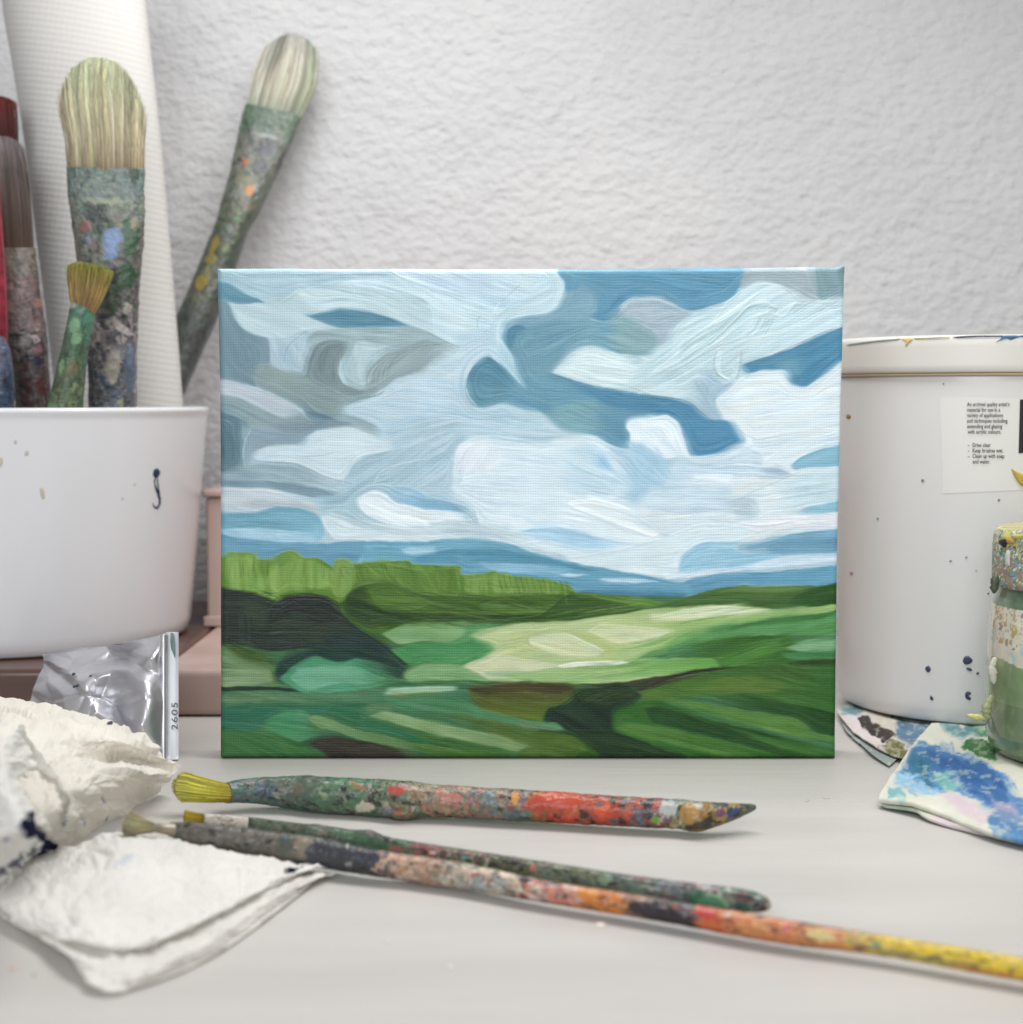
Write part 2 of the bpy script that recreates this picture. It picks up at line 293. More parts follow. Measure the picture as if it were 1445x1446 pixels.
z8|228,236,218|1.8|.6|-3|118,582 200,565 420,558 450,566 300,580 150,590
z8|150,190,122|3|.5|-3|-100,615 200,610 400,610 200,640 0,648
z7|72,110,58|3|.5|2|1160,690 1300,662 1445,655 1640,660 1700,690 1640,760 1500,840 1300,800 1190,750
z7|82,78,40>86,112,42:y|2.5|.6|8|1160,685 1300,660 1445,655 1620,665 1640,690 1600,740 1520,780 1500,830 1445,822 1250,792 1190,745
z7|70,62,34|3|.6|4|1165,685 1300,660 1500,655 1640,670 1560,700 1400,680 1250,700
z7|152,196,164|1.6|.5|-2|780,708 800,684 950,676 1100,672 1105,690 950,702 800,712
z7|104,118,66|2|.5|-2|800,715 950,703 1050,700 950,715 850,722
z8|74,116,50>44,98,50:x|2.5|.45|10|480,705 620,650 850,595 1000,578 1200,572 1420,555 1420,820 1200,790 1100,745 900,712 700,720 560,760
z8|40,66,40|2|.5|-2|1160,560 1300,548 1420,545 1420,570 1200,575
z8|86,120,56|6|.4|0|700,680 900,630 1100,620 1200,660 1100,700 850,700
z8|54,96,50|4|.5|30|1000,600 1200,575 1300,640 1150,640
z8|56,60,46|1.6|.5|-8|-60,655 0,655 200,660 440,650 620,620 750,595 900,582 990,578 850,600 640,650 500,695 450,672 300,668
z8|44,104,50|3|.5|12|360,760 480,745 620,745 900,850 1420,980 1420,1060 -100,1060 -100,900 360,870
z8|24,72,42|2|.55|14L|805,735 900,704 1000,712 1150,745 1420,805 1420,900 1290,880 1230,830 1000,778 900,750
z8|78,128,64|2|.5|12|620,742 800,748 1000,785 1180,808 1240,835 1275,878 1370,903 1420,912 1420,935 1100,875 850,812
z8|24,68,40|2.5|.55|18R|515,770 600,765 850,832 1100,890 1420,975 1420,1010 1200,1000 1000,945 800,895 560,835
z8|52,108,54|3|.5|14|900,860 1100,905 1420,985 1300,1000 1100,940
z8|74,124,58|1.8|.5|12R|385,868 450,842 600,860 900,922 1110,985 950,1000 750,960 500,905
z8|22,50,40|2|.7|30|60,820 80,768 180,742 185,690 300,672 430,665 505,710 480,738 380,785 365,880 150,872 90,850
z8|34,58,38|4|.8|20|190,700 300,680 440,680 480,715 330,740 230,740
z8|22,52,34|3|.5|12|140,870 365,875 560,940 740,1000 600,1020 200,1000 0,920 60,850
z8|42,84,40|3|.5|10|-80,900 100,880 250,930 320,1000 -80,1000
z7|62,130,100>74,132,96:x|2.5|.5|12|780,735 950,712 1100,722 1200,770 1445,830 1560,835 1600,870 1500,870 1250,830 1050,790 850,780
z8|96,130,104|2|.5|10|-60,820 0,838 100,855 140,875 80,870 -40,860
z7|80,104,54>70,104,46:x|3|.5|14L|1000,800 1100,790 1300,835 1500,880 1640,900 1700,960 1600,1000 1400,990 1445,940 1250,890
z7|48,102,60|3|.5|14L|650,830 800,825 1000,870 1200,905 1400,960 1400,1010 1000,1000 880,930 700,870
z7|38,110,86|3|.4|10|550,755 780,740 700,820 850,860 1000,940 800,890 600,830 500,790
z7|80,126,96|3|.5|10L|640,770 720,742 820,760 800,790 720,800 680,830
z7|130,166,116>116,148,100:x|2|.5|14|712,808 790,790 900,810 1050,845 1300,895 1445,945 1380,965 1200,930 1000,890 850,845
z7|38,106,92>46,118,96:x|3|.45|5|10,755 300,755 560,750 500,800 420,790 300,785 230,850 150,880 10,870
z7|60,142,106|2|.45|12R|225,855 260,815 320,785 420,782 460,830 515,885 460,920 400,925 300,895
z7|108,150,104>96,132,88:x|2|.5|16R|435,820 470,805 560,830 660,870 850,915 960,950 1035,988 920,990 750,940 560,880 480,860
z7|54,112,70>44,104,64:x|2.5|.5|25|10,865 150,875 300,900 420,935 550,1010 10,1010
z7|32,76,64|4|.5|12|400,925 480,900 560,890 700,930 600,935 450,950
z7|58,52,44|3|.5|10R|430,935 500,905 600,905 800,940 950,965 1040,1000 560,1005 500,970
z7|60,104,46|4|.5|12|880,920 1050,950 1200,955 1340,985 1200,1000 1020,985
S|z1|112,128,132|0.70|0.55|1040,900 1060,800 1150,720 1330,640
S|z1|196,208,212|0.70|0.55|1052,895 1074,792 1169,712 1353,635
S|z1|196,208,212|0.70|0.55|1065,890 1088,785 1188,705 1376,631
S|z1|112,128,132|0.70|0.55|1077,885 1102,777 1207,697 1400,627
S|z1|120,136,140|0.70|0.55|1090,880 1116,770 1226,690 1423,623
S|z1|196,208,212|0.70|0.55|1102,875 1130,762 1245,682 1446,619
S|z1|120,136,140|0.70|0.55|1115,870 1145,755 1265,675 1470,615
S|z1|196,208,212|0.70|0.55|1127,865 1159,747 1284,667 1493,610
S|z1|196,208,212|0.70|0.55|1140,860 1173,740 1303,660 1516,606
S|z1|112,128,132|0.70|0.55|1152,855 1187,732 1322,652 1540,602
S|z1|196,208,212|0.70|0.55|1165,850 1201,725 1341,645 1563,598
S|z1|112,128,132|0.70|0.55|1177,845 1215,717 1360,637 1586,594
S|z1|120,136,140|0.70|0.55|1190,840 1230,710 1380,630 1610,590
S|z1|150,166,170|0.70|0.50|700,790 705,700 760,610
S|z1|98,116,120|0.70|0.50|727,790 729,697 778,611
S|z1|98,116,120|0.70|0.50|754,790 753,694 797,612
S|z1|150,166,170|0.70|0.50|781,790 777,691 815,614
S|z1|150,166,170|0.70|0.50|808,790 802,688 834,615
S|z1|150,166,170|0.70|0.50|835,790 826,685 852,617
S|z1|98,116,120|0.70|0.50|862,790 850,682 871,618
S|z1|98,116,120|0.70|0.50|890,790 875,680 890,620
S|z1|110,128,134|0.80|0.70|1340,478 1440,512 1560,570 1680,622
S|z1|215,226,232|0.80|0.60|430,345 520,290 600,240 720,205
S|z1|120,140,148|0.60|0.50|425,350 520,295 600,238 640,225
S|z1|96,112,110|0.90|0.80|905,1015 1000,975 1110,955 1160,925
S|z1|196,190,150|1.20|0.80|1108,958 1120,945
S|z1|226,234,238|0.80|0.70|630,408 760,375 860,355
S|z1|120,150,168|0.70|0.60|480,730 500,640 560,570 640,520
S|z3|232,240,243|0.75|0.60|140,720 350,560 560,430 700,330
S|z3|226,238,240|0.75|0.60|157,716 367,556 574,422 712,322
S|z3|232,240,243|0.75|0.60|174,712 384,552 588,415 724,315
S|z3|176,196,202|0.75|0.60|192,708 402,548 602,408 736,308
S|z3|232,240,243|0.75|0.60|209,704 419,544 616,400 748,300
S|z3|226,238,240|0.75|0.60|226,700 436,540 630,393 760,293
S|z3|232,240,243|0.75|0.60|244,696 454,536 644,386 772,286
S|z3|226,238,240|0.75|0.60|261,692 471,532 658,378 784,278
S|z3|226,238,240|0.75|0.60|278,688 488,528 672,371 796,271
S|z3|232,240,243|0.75|0.60|296,684 506,524 686,364 808,264
S|z3|226,238,240|0.75|0.60|313,680 523,520 700,356 820,256
S|z3|176,196,202|0.75|0.60|330,676 540,516 714,349 832,249
S|z3|226,238,240|0.75|0.60|348,672 558,512 728,342 844,242
S|z3|176,196,202|0.75|0.60|365,668 575,508 742,334 856,234
S|z3|176,196,202|0.75|0.60|382,664 592,504 756,327 868,227
S|z3|232,240,243|0.75|0.60|400,660 610,500 770,320 880,220
S|z3|172,192,198|0.75|0.65|480,610 640,470 760,360 860,340 960,370
S|z3|172,192,198|0.75|0.65|483,608 643,464 761,355 860,335 960,366
S|z3|172,192,198|0.75|0.65|486,606 646,458 763,350 860,331 960,362
S|z3|172,192,198|0.75|0.65|490,605 650,453 765,346 860,327 960,359
S|z3|228,238,240|0.75|0.65|493,603 653,447 766,341 860,322 960,355
S|z3|172,192,198|0.75|0.65|496,601 656,441 768,336 860,318 960,351
S|z3|228,238,240|0.75|0.65|500,600 660,436 770,332 860,314 960,348
S|z3|236,243,244|0.70|0.75|680,560 760,500 795,425
S|z3|236,243,244|0.70|0.75|711,556 783,499 817,425
S|z3|160,182,190|0.70|0.75|743,553 806,498 840,425
S|z3|236,243,244|0.70|0.75|775,550 830,497 862,425
S|z3|160,182,190|0.70|0.75|806,546 853,496 885,425
S|z3|160,182,190|0.70|0.75|838,543 876,495 907,425
S|z3|160,182,190|0.70|0.75|870,540 900,495 930,425
S|z3|164,184,192|0.75|0.75|540,650 520,730 545,800 620,850
S|z3|164,184,192|0.75|0.60|720,640 710,760 690,840
S|z3|164,184,192|0.75|0.75|547,650 529,730 552,802 624,848
S|z3|164,184,192|0.75|0.60|715,640 706,760 685,840
S|z3|236,243,244|0.75|0.75|554,650 538,730 559,804 628,846
S|z3|164,184,192|0.75|0.60|711,640 702,760 680,840
S|z3|236,243,244|0.75|0.75|561,650 547,730 566,806 632,844
S|z3|164,184,192|0.75|0.60|706,640 698,760 675,840
S|z3|236,243,244|0.75|0.75|568,650 556,730 573,808 636,842
S|z3|164,184,192|0.75|0.60|702,640 694,760 670,840
S|z3|236,243,244|0.75|0.75|576,650 566,730 581,810 640,840
S|z3|236,243,244|0.75|0.60|698,640 690,760 666,840
S|z3|232,240,243|0.75|0.60|540,640 760,575 1000,520 1200,440 1400,330
S|z3|232,240,243|0.75|0.60|540,632 760,566 1000,504 1200,418 1400,310
S|z3|176,196,204|0.75|0.60|540,624 760,557 1000,488 1200,396 1400,290
S|z3|176,196,204|0.75|0.60|540,616 760,548 1000,472 1200,374 1400,270
S|z3|230,240,242|0.75|0.60|540,608 760,539 1000,456 1200,352 1400,250
S|z3|230,240,242|0.75|0.60|540,600 760,530 1000,440 1200,330 1400,230
S|z3|176,196,204|0.75|0.60|540,592 760,521 1000,424 1200,308 1400,210
S|z3|150,140,140|0.80|0.70|715,748 900,690 1100,600 1395,475
S|z3|60,110,145|0.90|0.70|-80,935 200,965 350,995 430,1060 540,1140
S|z2|64,116,150|0.90|0.70|860,800 1000,850 1200,895 1445,935
S|z3|170,150,190|0.80|0.40|700,1190 760,1230 840,1270
S|z3|238,244,246|1.20|0.90|20,695 75,702
S|z2|150,170,180|0.80|0.60|530,470 620,425 740,405 830,390 930,320
S|z2|176,196,204|0.80|0.70|545,370 620,310 720,270
S|z2|236,242,245|0.90|0.70|460,400 490,340 515,312
S|z2|150,172,182|0.80|0.60|520,310 600,240 655,190
S|z2|150,172,182|0.70|0.60|360,500 358,440 380,400
S|z2|66,116,148|0.80|0.70|283,900 300,800 350,735
S|z2|240,246,248|0.90|0.70|278,905 300,960 350,1025
S|z2|160,186,200|0.70|0.50|860,600 960,550 1090,510
S|z2|98,138,160|0.70|0.50|880,596 980,544 1104,504
S|z2|160,186,200|0.70|0.50|900,592 1000,538 1118,498
S|z2|98,138,160|0.70|0.50|920,588 1020,532 1132,492
S|z2|160,186,200|0.70|0.50|940,584 1040,526 1146,486
S|z2|98,138,160|0.70|0.50|960,580 1060,520 1160,480
S|z4|228,236,241|0.90|0.80|1095,400 1130,330 1220,280 1340,250 1445,230
S|z4|168,188,198|0.80|0.70|905,390 905,330 960,240 1050,200 1170,178
S|z4|222,232,236|0.90|0.70|212,290 198,200 215,100 255,30
S|z4|110,126,140|0.80|0.70|280,250 400,255 550,265 650,300 760,350 940,402
S|z4|120,140,150|0.70|0.50|600,215 720,210 820,190
S|z5|238,243,246|1.00|0.70|200,380 205,220 240,150 330,90
S|z5|190,196,206|0.80|0.70|205,300 250,220 300,140
S|z5|234,241,245|1.00|0.70|20,680 150,645 280,650 380,620
S|z5|240,245,248|0.75|0.70|985,545 1120,530 1300,560 1450,620 1560,690
S|z5|196,208,218|0.75|0.70|985,548 1120,540 1300,576 1450,635 1560,698
S|z5|196,208,218|0.75|0.70|985,551 1120,550 1300,592 1450,650 1560,706
S|z5|196,208,218|0.75|0.70|985,554 1120,560 1300,608 1450,665 1560,714
S|z5|240,245,248|0.75|0.70|985,557 1120,570 1300,624 1450,680 1560,722
S|z5|240,245,248|0.75|0.70|985,560 1120,580 1300,640 1450,695 1560,730
S|z5|240,245,248|0.75|0.70|985,563 1120,590 1300,656 1450,710 1560,738
S|z5|196,208,218|0.75|0.70|985,566 1120,600 1300,672 1450,725 1560,746
S|z5|196,208,218|0.75|0.70|985,569 1120,610 1300,688 1450,740 1560,754
S|z5|168,188,200|0.80|0.60|980,458 1120,465 1260,498
S|z5|120,156,166|0.90|0.70|1180,80 1280,130 1390,165
S|z6|160,176,188|0.80|0.70|620,530 700,505 770,485
S|z6|236,242,246|0.90|0.70|850,290 880,240 960,190 1050,120
S|z6|236,242,246|0.90|0.70|1060,265 1120,215 1270,160
S|z6|150,176,190|0.80|0.60|750,475 850,430 1000,370 1120,320
S|z6|236,242,246|0.90|0.70|830,640 880,600 1000,580 1150,555 1300,530
S|z6|190,206,216|0.70|0.60|330,670 560,640 860,690 1100,640 1360,610
S|z6|206,200,210|0.70|0.60|330,679 560,650 860,687 1100,645 1360,622
S|z6|190,206,216|0.70|0.60|330,688 560,660 860,684 1100,650 1360,634
S|z6|238,244,248|0.70|0.60|330,697 560,670 860,681 1100,655 1360,646
S|z6|238,244,248|0.70|0.60|330,706 560,680 860,678 1100,660 1360,658
S|z6|206,200,210|0.70|0.60|330,715 560,690 860,675 1100,665 1360,670
S|z6|84,140,172|0.80|0.70|300,1080 450,1040 620,1010 900,1015 1100,985 1365,960
S|z6|238,243,248|1.00|0.80|300,1045 450,1020 560,1010
S|z6|110,148,182|0.90|0.50|700,820 900,800 1365,740
S|z6|110,148,182|0.90|0.50|700,828 900,809 1365,762
S|z6|110,148,182|0.90|0.50|700,836 900,818 1365,784
S|z6|110,148,182|0.90|0.50|700,844 900,827 1365,806
S|z6|110,148,182|0.90|0.50|700,852 900,836 1365,828
S|z6|170,200,222|0.90|0.50|700,860 900,845 1365,850
S|z4|120,168,190|0.80|0.60|60,600 250,598 330,582 430,553
S|z4|100,148,182|0.80|0.70|180,772 400,802 640,804
S|z4|232,238,244|0.80|0.60|60,715 300,715 600,730
S|z7|76,116,48|1.01|0.55|642,119 652,169 663,194
S|z7|126,164,84|0.83|0.55|687,125 693,161 700,178
S|z7|60,96,44|0.66|0.55|835,134 856,170 878,196
S|z7|76,116,48|1.16|0.55|1083,147 1099,183 1115,197
S|z7|60,96,44|0.80|0.55|573,134 585,166 597,188
S|z7|66,104,44|0.83|0.55|895,127 907,168 920,192
S|z7|134,172,92|0.88|0.55|1339,227 1338,246 1338,250
S|z7|134,172,92|1.04|0.55|767,109 792,169 817,193
S|z7|66,104,44|1.18|0.55|1252,202 1261,231 1271,233
S|z7|60,96,44|0.96|0.55|1331,210 1334,255 1338,270
S|z7|134,172,92|1.11|0.55|790,117 802,155 815,166
S|z7|66,104,44|1.06|0.55|660,109 674,175 689,205
S|z7|60,96,44|0.73|0.55|1210,214 1213,229 1217,233
S|z7|76,116,48|1.01|0.55|596,129 608,157 621,170
S|z7|60,96,44|0.79|0.55|1474,233 1474,262 1475,265
S|z7|76,116,48|0.65|0.55|1427,240 1433,260 1439,267
S|z7|126,164,84|0.76|0.55|1376,235 1384,252 1392,259
S|z7|76,116,48|0.79|0.55|292,105 296,121 300,127
S|z7|134,172,92|1.08|0.55|1222,210 1225,231 1228,237
S|z7|60,96,44|0.68|0.55|220,88 221,145 223,176
S|z7|126,164,84|0.81|0.55|1106,147 1117,200 1128,230
S|z7|126,164,84|0.62|0.55|639,122 659,163 680,181
S|z7|126,164,84|1.17|0.55|364,98 360,126 356,137
S|z7|76,116,48|0.62|0.55|1089,148 1109,188 1129,207
S|z7|60,96,44|0.80|0.55|1587,245 1590,290 1594,307
S|z7|66,104,44|1.09|0.55|184,80 184,147 185,179
S|z7|76,116,48|1.14|0.55|116,92 120,148 124,182
S|z7|126,164,84|1.05|0.55|1226,196 1225,228 1224,230
S|z7|66,104,44|0.91|0.55|1075,147 1085,184 1095,199
S|z7|134,172,92|0.68|0.55|154,96 151,150 149,185
S|z7|134,172,92|0.73|0.55|1022,137 1026,200 1030,231
S|z7|76,116,48|1.08|0.55|1139,205 1146,219 1154,223
S|z7|126,164,84|0.98|0.55|308,91 304,146 300,177
S|z7|76,116,48|0.76|0.55|147,95 147,144 147,173
S|z7|126,164,84|0.79|0.55|1109,160 1113,188 1117,207
S|z7|76,116,48|0.63|0.55|48,80 44,147 41,179
S|z7|66,104,44|0.91|0.55|185,94 181,135 178,155
S|z7|66,104,44|0.81|0.55|691,129 703,155 716,165
S|z7|134,172,92|0.76|0.55|842,119 854,168 866,192
S|z7|60,96,44|0.60|0.55|922,157 928,178 935,187
S|z7|60,96,44|0.71|0.55|823,120 828,175 833,205
S|z7|60,96,44|0.83|0.55|988,159 1011,194 1034,218
S|z7|66,104,44|0.82|0.55|133,94 135,139 138,164
S|z7|126,164,84|0.88|0.55|1601,247 1606,286 1612,296
S|z7|60,96,44|0.64|0.55|492,92 492,137 492,159
S|z7|66,104,44|1.16|0.55|504,120 502,163 500,182
S|z7|126,164,84|1.01|0.55|1189,212 1189,230 1190,238
S|z7|66,104,44|1.04|0.55|1543,250 1548,284 1553,301
S|z7|66,104,44|0.88|0.55|1134,186 1155,218 1176,221
S|z7|60,96,44|0.66|0.55|1630,247 1629,292 1629,304
S|z7|66,104,44|0.80|0.55|1395,216 1396,261 1398,273
S|z7|126,164,84|1.10|0.55|97,88 94,147 92,179
S|z7|66,104,44|1.20|0.55|1230,210 1230,237 1230,247
S|z7|76,116,48|0.66|0.55|1092,157 1117,191 1142,213
S|z7|60,96,44|0.79|0.55|249,97 245,149 242,184
S|z7|76,116,48|1.20|0.55|414,99 411,146 408,177
S|z7|134,172,92|0.82|0.55|556,121 558,164 560,184
S|z7|66,104,44|0.83|0.55|762,116 777,167 793,190
S|z7|126,164,84|1.01|0.55|890,133 897,176 905,208
S|z7|126,164,84|0.69|0.55|1232,204 1241,244 1251,261
S|z5|70,108,44|0.90|0.80|500,1010 512,1080 540,1140
S|z5|70,108,44|0.90|0.80|538,1015 550,1080 576,1140
S|z5|70,108,44|0.90|0.80|576,1020 588,1080 612,1140
S|z5|64,100,42|0.90|0.80|614,1025 626,1080 648,1140
S|z5|64,100,42|0.90|0.80|652,1030 664,1080 684,1140
S|z5|64,100,42|0.90|0.80|690,1035 702,1080 720,1140
S|z5|70,108,44|0.90|0.80|728,1040 740,1080 756,1140
S|z5|70,108,44|0.90|0.80|766,1045 778,1080 792,1140
S|z5|64,100,42|0.90|0.80|804,1050 816,1080 828,1140
S|z5|70,108,44|0.90|0.80|842,1055 854,1080 864,1140
S|z5|70,108,44|0.90|0.80|880,1060 892,1080 900,1140
S|z5|64,100,42|0.90|0.80|918,1065 930,1080 936,1140
S|z5|70,108,44|0.90|0.80|956,1070 968,1080 972,1140
S|z7|144,178,100|0.90|0.60|1160,180 1165,255
S|z7|144,178,100|0.90|0.60|1200,183 1205,255
S|z7|144,178,100|0.90|0.60|1240,186 1245,255
S|z7|150,186,104|0.90|0.60|1280,189 1285,255
S|z7|144,178,100|0.90|0.60|1320,192 1325,255
S|z7|150,186,104|0.90|0.60|1360,195 1365,255
S|z7|144,178,100|0.90|0.60|1400,198 1405,255
S|z7|144,178,100|0.90|0.60|1440,201 1445,255
S|z7|144,178,100|0.90|0.60|1480,204 1485,255
S|z7|150,186,104|0.90|0.60|1520,207 1525,255
S|z7|150,186,104|0.90|0.60|1560,210 1565,255
S|z7|144,178,100|0.90|0.60|1600,213 1605,255
S|z7|140,176,98|1.00|0.80|690,115 730,150 765,175
S|z7|140,176,98|1.00|0.70|545,230 540,180 550,110
S|z7|140,176,98|0.90|0.70|640,210 645,150 625,110
S|z7|84,120,54|0.90|0.60|864,317 954,319 1064,330 1193,342
S|z7|84,120,54|0.90|0.60|1233,287 1323,275 1433,313 1556,314
S|z7|28,56,34|0.90|0.60|648,358 738,352 848,383 893,382
S|z7|28,56,34|0.90|0.60|855,295 945,295 1055,322 1127,312
S|z7|34,66,36|0.90|0.60|814,301 904,302 1014,320 1144,332
S|z7|34,66,36|0.90|0.60|657,300 747,305 857,310 920,323
S|z7|28,56,34|0.90|0.60|713,256 803,260 913,264 990,267
S|z7|92,132,60|0.90|0.60|985,350 1075,356 1185,350 1267,370
S|z7|84,120,54|0.90|0.60|1066,332 1156,336 1266,338 1388,360
S|z7|34,66,36|0.90|0.60|1121,335 1211,324 1321,345 1376,353
S|z7|28,56,34|0.90|0.60|698,345 788,337 898,373 1005,363
S|z7|92,132,60|0.90|0.60|719,370 809,365 919,394 1016,389
S|z7|28,56,34|0.90|0.60|1298,302 1388,298 1498,323 1610,329
S|z7|84,120,54|0.90|0.60|1158,264 1248,254 1358,275 1405,296
S|z7|34,66,36|0.90|0.60|921,379 1011,365 1121,399 1241,393
S|z7|84,120,54|0.90|0.60|803,329 893,332 1003,332 1114,343
S|z7|92,132,60|0.90|0.60|959,342 1049,328 1159,347 1257,367
S|z7|28,56,34|0.90|0.60|939,280 1029,283 1139,302 1202,314
S|z7|84,120,54|0.90|0.60|1187,374 1277,369 1387,377 1461,392
S|z7|34,66,36|0.90|0.60|1012,248 1102,253 1212,263 1316,266
S|z7|92,132,60|0.90|0.60|873,366 963,362 1073,396 1164,390
S|z7|92,132,60|0.90|0.60|1174,252 1264,243 1374,279 1428,266
S|z7|28,56,34|0.90|0.60|896,260 986,248 1096,284 1150,275
S|z7|84,120,54|0.90|0.60|813,380 903,374 1013,406 1069,408
S|z7|84,120,54|0.90|0.60|1242,272 1332,272 1442,289 1549,287
S|z7|34,66,36|0.90|0.60|1202,280 1292,278 1402,291 1479,290
S|z7|26,50,32|1.30|0.80|1200,300 1280,282 1340,300 1430,318
S|z7|30,36,38|0.90|0.55|481,455 541,448 641,471
S|z7|84,90,76|0.90|0.55|211,391 271,391 342,416
S|z7|84,90,76|0.90|0.55|401,430 461,425 502,434
S|z7|26,32,36|0.90|0.55|422,412 482,395 571,418
S|z7|30,36,38|0.90|0.55|301,294 361,280 413,319
S|z7|30,36,38|0.90|0.55|158,259 218,242 294,269
S|z7|76,84,70|0.90|0.55|541,418 601,402 670,415
S|z7|26,32,36|0.90|0.55|369,262 429,253 508,268
S|z7|30,36,38|0.90|0.55|309,269 369,266 410,282
S|z7|84,90,76|0.90|0.55|215,334 275,318 320,328
S|z7|84,90,76|0.90|0.55|416,270 476,256 575,266
S|z7|30,36,38|0.90|0.55|491,301 551,288 622,313
S|z7|26,32,36|0.90|0.55|105,451 165,444 209,455
S|z7|30,36,38|0.90|0.55|411,291 471,286 541,287
S|z7|30,36,38|0.90|0.55|325,468 385,454 466,491
S|z7|30,36,38|0.90|0.55|205,255 265,249 353,272
S|z7|30,36,38|0.90|0.55|274,296 334,277 420,304
S|z7|84,90,76|0.90|0.55|237,467 297,461 370,482
S|z7|74,80,70|1.10|0.60|60,330 64,400 58,470
S|z7|26,32,36|1.10|0.60|74,333 78,400 73,470
S|z7|26,32,36|1.10|0.60|88,336 92,400 88,470
S|z7|26,32,36|1.10|0.60|102,339 106,400 103,470
S|z7|74,80,70|1.10|0.60|116,342 120,400 118,470
S|z7|74,80,70|1.10|0.60|130,345 134,400 133,470
S|z7|26,32,36|1.10|0.60|144,348 148,400 148,470
S|z7|74,80,70|1.10|0.60|158,351 162,400 163,470
S|z7|26,32,36|1.10|0.60|172,354 176,400 178,470
S|z7|22,28,34|0.90|0.70|240,400 290,320 400,275 520,285 580,330
S|z7|22,28,34|0.90|0.70|240,386 290,312 400,271 520,282 580,326
S|z7|22,28,34|0.90|0.70|240,372 290,304 400,267 520,279 580,322
S|z7|22,28,34|0.90|0.70|240,358 290,296 400,263 520,276 580,318
S|z7|80,84,80|0.90|0.70|240,344 290,288 400,259 520,273 580,314
S|z7|22,28,34|0.90|0.70|240,330 290,280 400,255 520,270 580,310
S|z7|22,28,34|0.90|0.70|240,316 290,272 400,251 520,267 580,306
S|z7|24,34,50|1.60|0.70|200,495 300,510 400,495 480,488
S|z8|150,184,104|0.90|0.50|285,386 365,370 455,356 545,344
S|z8|120,176,120|0.90|0.50|906,581 986,565 1076,551 1166,539
S|z8|130,176,100|0.90|0.50|122,341 202,325 292,311 382,299
S|z8|96,156,96|0.90|0.50|917,492 997,476 1087,462 1177,450
S|z8|150,184,104|0.90|0.50|67,356 147,340 237,326 327,314
S|z8|96,156,96|0.90|0.50|825,350 905,334 995,320 1085,308
S|z8|120,176,120|0.90|0.50|1010,343 1090,327 1180,313 1270,301
S|z8|130,176,100|0.90|0.50|494,378 574,362 664,348 754,336
S|z8|120,176,120|0.90|0.50|971,427 1051,411 1141,397 1231,385
S|z8|44,96,46|0.90|0.50|681,389 761,373 851,359 941,347
S|z8|216,228,184|0.90|0.50|253,634 333,618 423,604 513,592
S|z8|130,176,100|0.90|0.50|595,470 675,454 765,440 855,428
S|z8|150,184,104|0.90|0.50|615,580 695,564 785,550 875,538
S|z8|58,116,60|0.90|0.50|1149,466 1229,450 1319,436 1409,424
S|z8|44,96,46|0.90|0.50|690,506 770,490 860,476 950,464
S|z8|130,176,100|0.90|0.50|191,359 271,343 361,329 451,317
S|z8|216,228,184|0.90|0.50|183,633 263,617 353,603 443,591
S|z8|216,228,184|0.90|0.50|214,345 294,329 384,315 474,303
S|z8|216,228,184|0.90|0.50|39,417 119,401 209,387 299,375
S|z8|120,176,120|0.90|0.50|986,357 1066,341 1156,327 1246,315
S|z8|120,176,120|0.90|0.50|1043,499 1123,483 1213,469 1303,457
S|z8|96,156,96|0.90|0.50|976,504 1056,488 1146,474 1236,462
S|z8|96,156,96|0.90|0.50|719,347 799,331 889,317 979,305
S|z8|130,176,100|0.90|0.50|624,640 704,624 794,610 884,598
S|z8|150,184,104|0.90|0.50|179,480 259,464 349,450 439,438
S|z8|96,156,96|0.90|0.50|845,388 925,372 1015,358 1105,346
S|z8|96,156,96|0.90|0.50|1120,501 1200,485 1290,471 1380,459
S|z8|196,214,160|0.90|0.50|357,527 437,511 527,497 617,485
S|z8|130,176,100|0.90|0.50|376,515 456,499 546,485 636,473
S|z8|96,156,96|0.90|0.50|897,447 977,431 1067,417 1157,405
S|z8|44,96,46|0.90|0.50|984,506 1064,490 1154,476 1244,464
S|z8|130,176,100|0.90|0.50|347,589 427,573 517,559 607,547
S|z8|120,176,120|0.90|0.50|997,351 1077,335 1167,321 1257,309
S|z8|130,176,100|0.90|0.50|351,341 431,325 521,311 611,299
S|z8|28,74,40|0.90|0.50|474,954 554,966 644,984 724,1006
S|z8|28,74,40|0.90|0.50|707,721 787,733 877,751 957,773
S|z8|34,84,44|0.90|0.50|1006,624 1086,636 1176,654 1256,676
S|z8|90,132,66|0.90|0.50|857,931 937,943 1027,961 1107,983
S|z8|28,74,40|0.90|0.50|758,600 838,612 928,630 1008,652
S|z8|28,74,40|0.90|0.50|579,804 659,816 749,834 829,856
S|z8|90,132,66|0.90|0.50|726,891 806,903 896,921 976,943
S|z8|28,74,40|0.90|0.50|492,830 572,842 662,860 742,882
S|z8|96,138,70|0.90|0.50|1044,707 1124,719 1214,737 1294,759
S|z8|96,138,70|0.90|0.50|1084,624 1164,636 1254,654 1334,676
S|z8|28,74,40|0.90|0.50|1040,673 1120,685 1210,703 1290,725
S|z8|90,132,66|0.90|0.50|494,717 574,729 664,747 744,769
S|z8|34,84,44|0.90|0.50|593,712 673,724 763,742 843,764
S|z8|90,132,66|0.90|0.50|897,909 977,921 1067,939 1147,961
S|z8|34,84,44|0.90|0.50|928,696 1008,708 1098,726 1178,748
S|z8|28,74,40|0.90|0.50|561,918 641,930 731,948 811,970
S|z8|28,74,40|0.90|0.50|422,657 502,669 592,687 672,709
S|z8|90,132,66|0.90|0.50|483,702 563,714 653,732 733,754
S|z8|34,84,44|0.90|0.50|467,655 547,667 637,685 717,707
S|z8|28,74,40|0.90|0.50|788,714 868,726 958,744 1038,766
S|z8|90,132,66|0.90|0.50|1037,848 1117,860 1207,878 1287,900
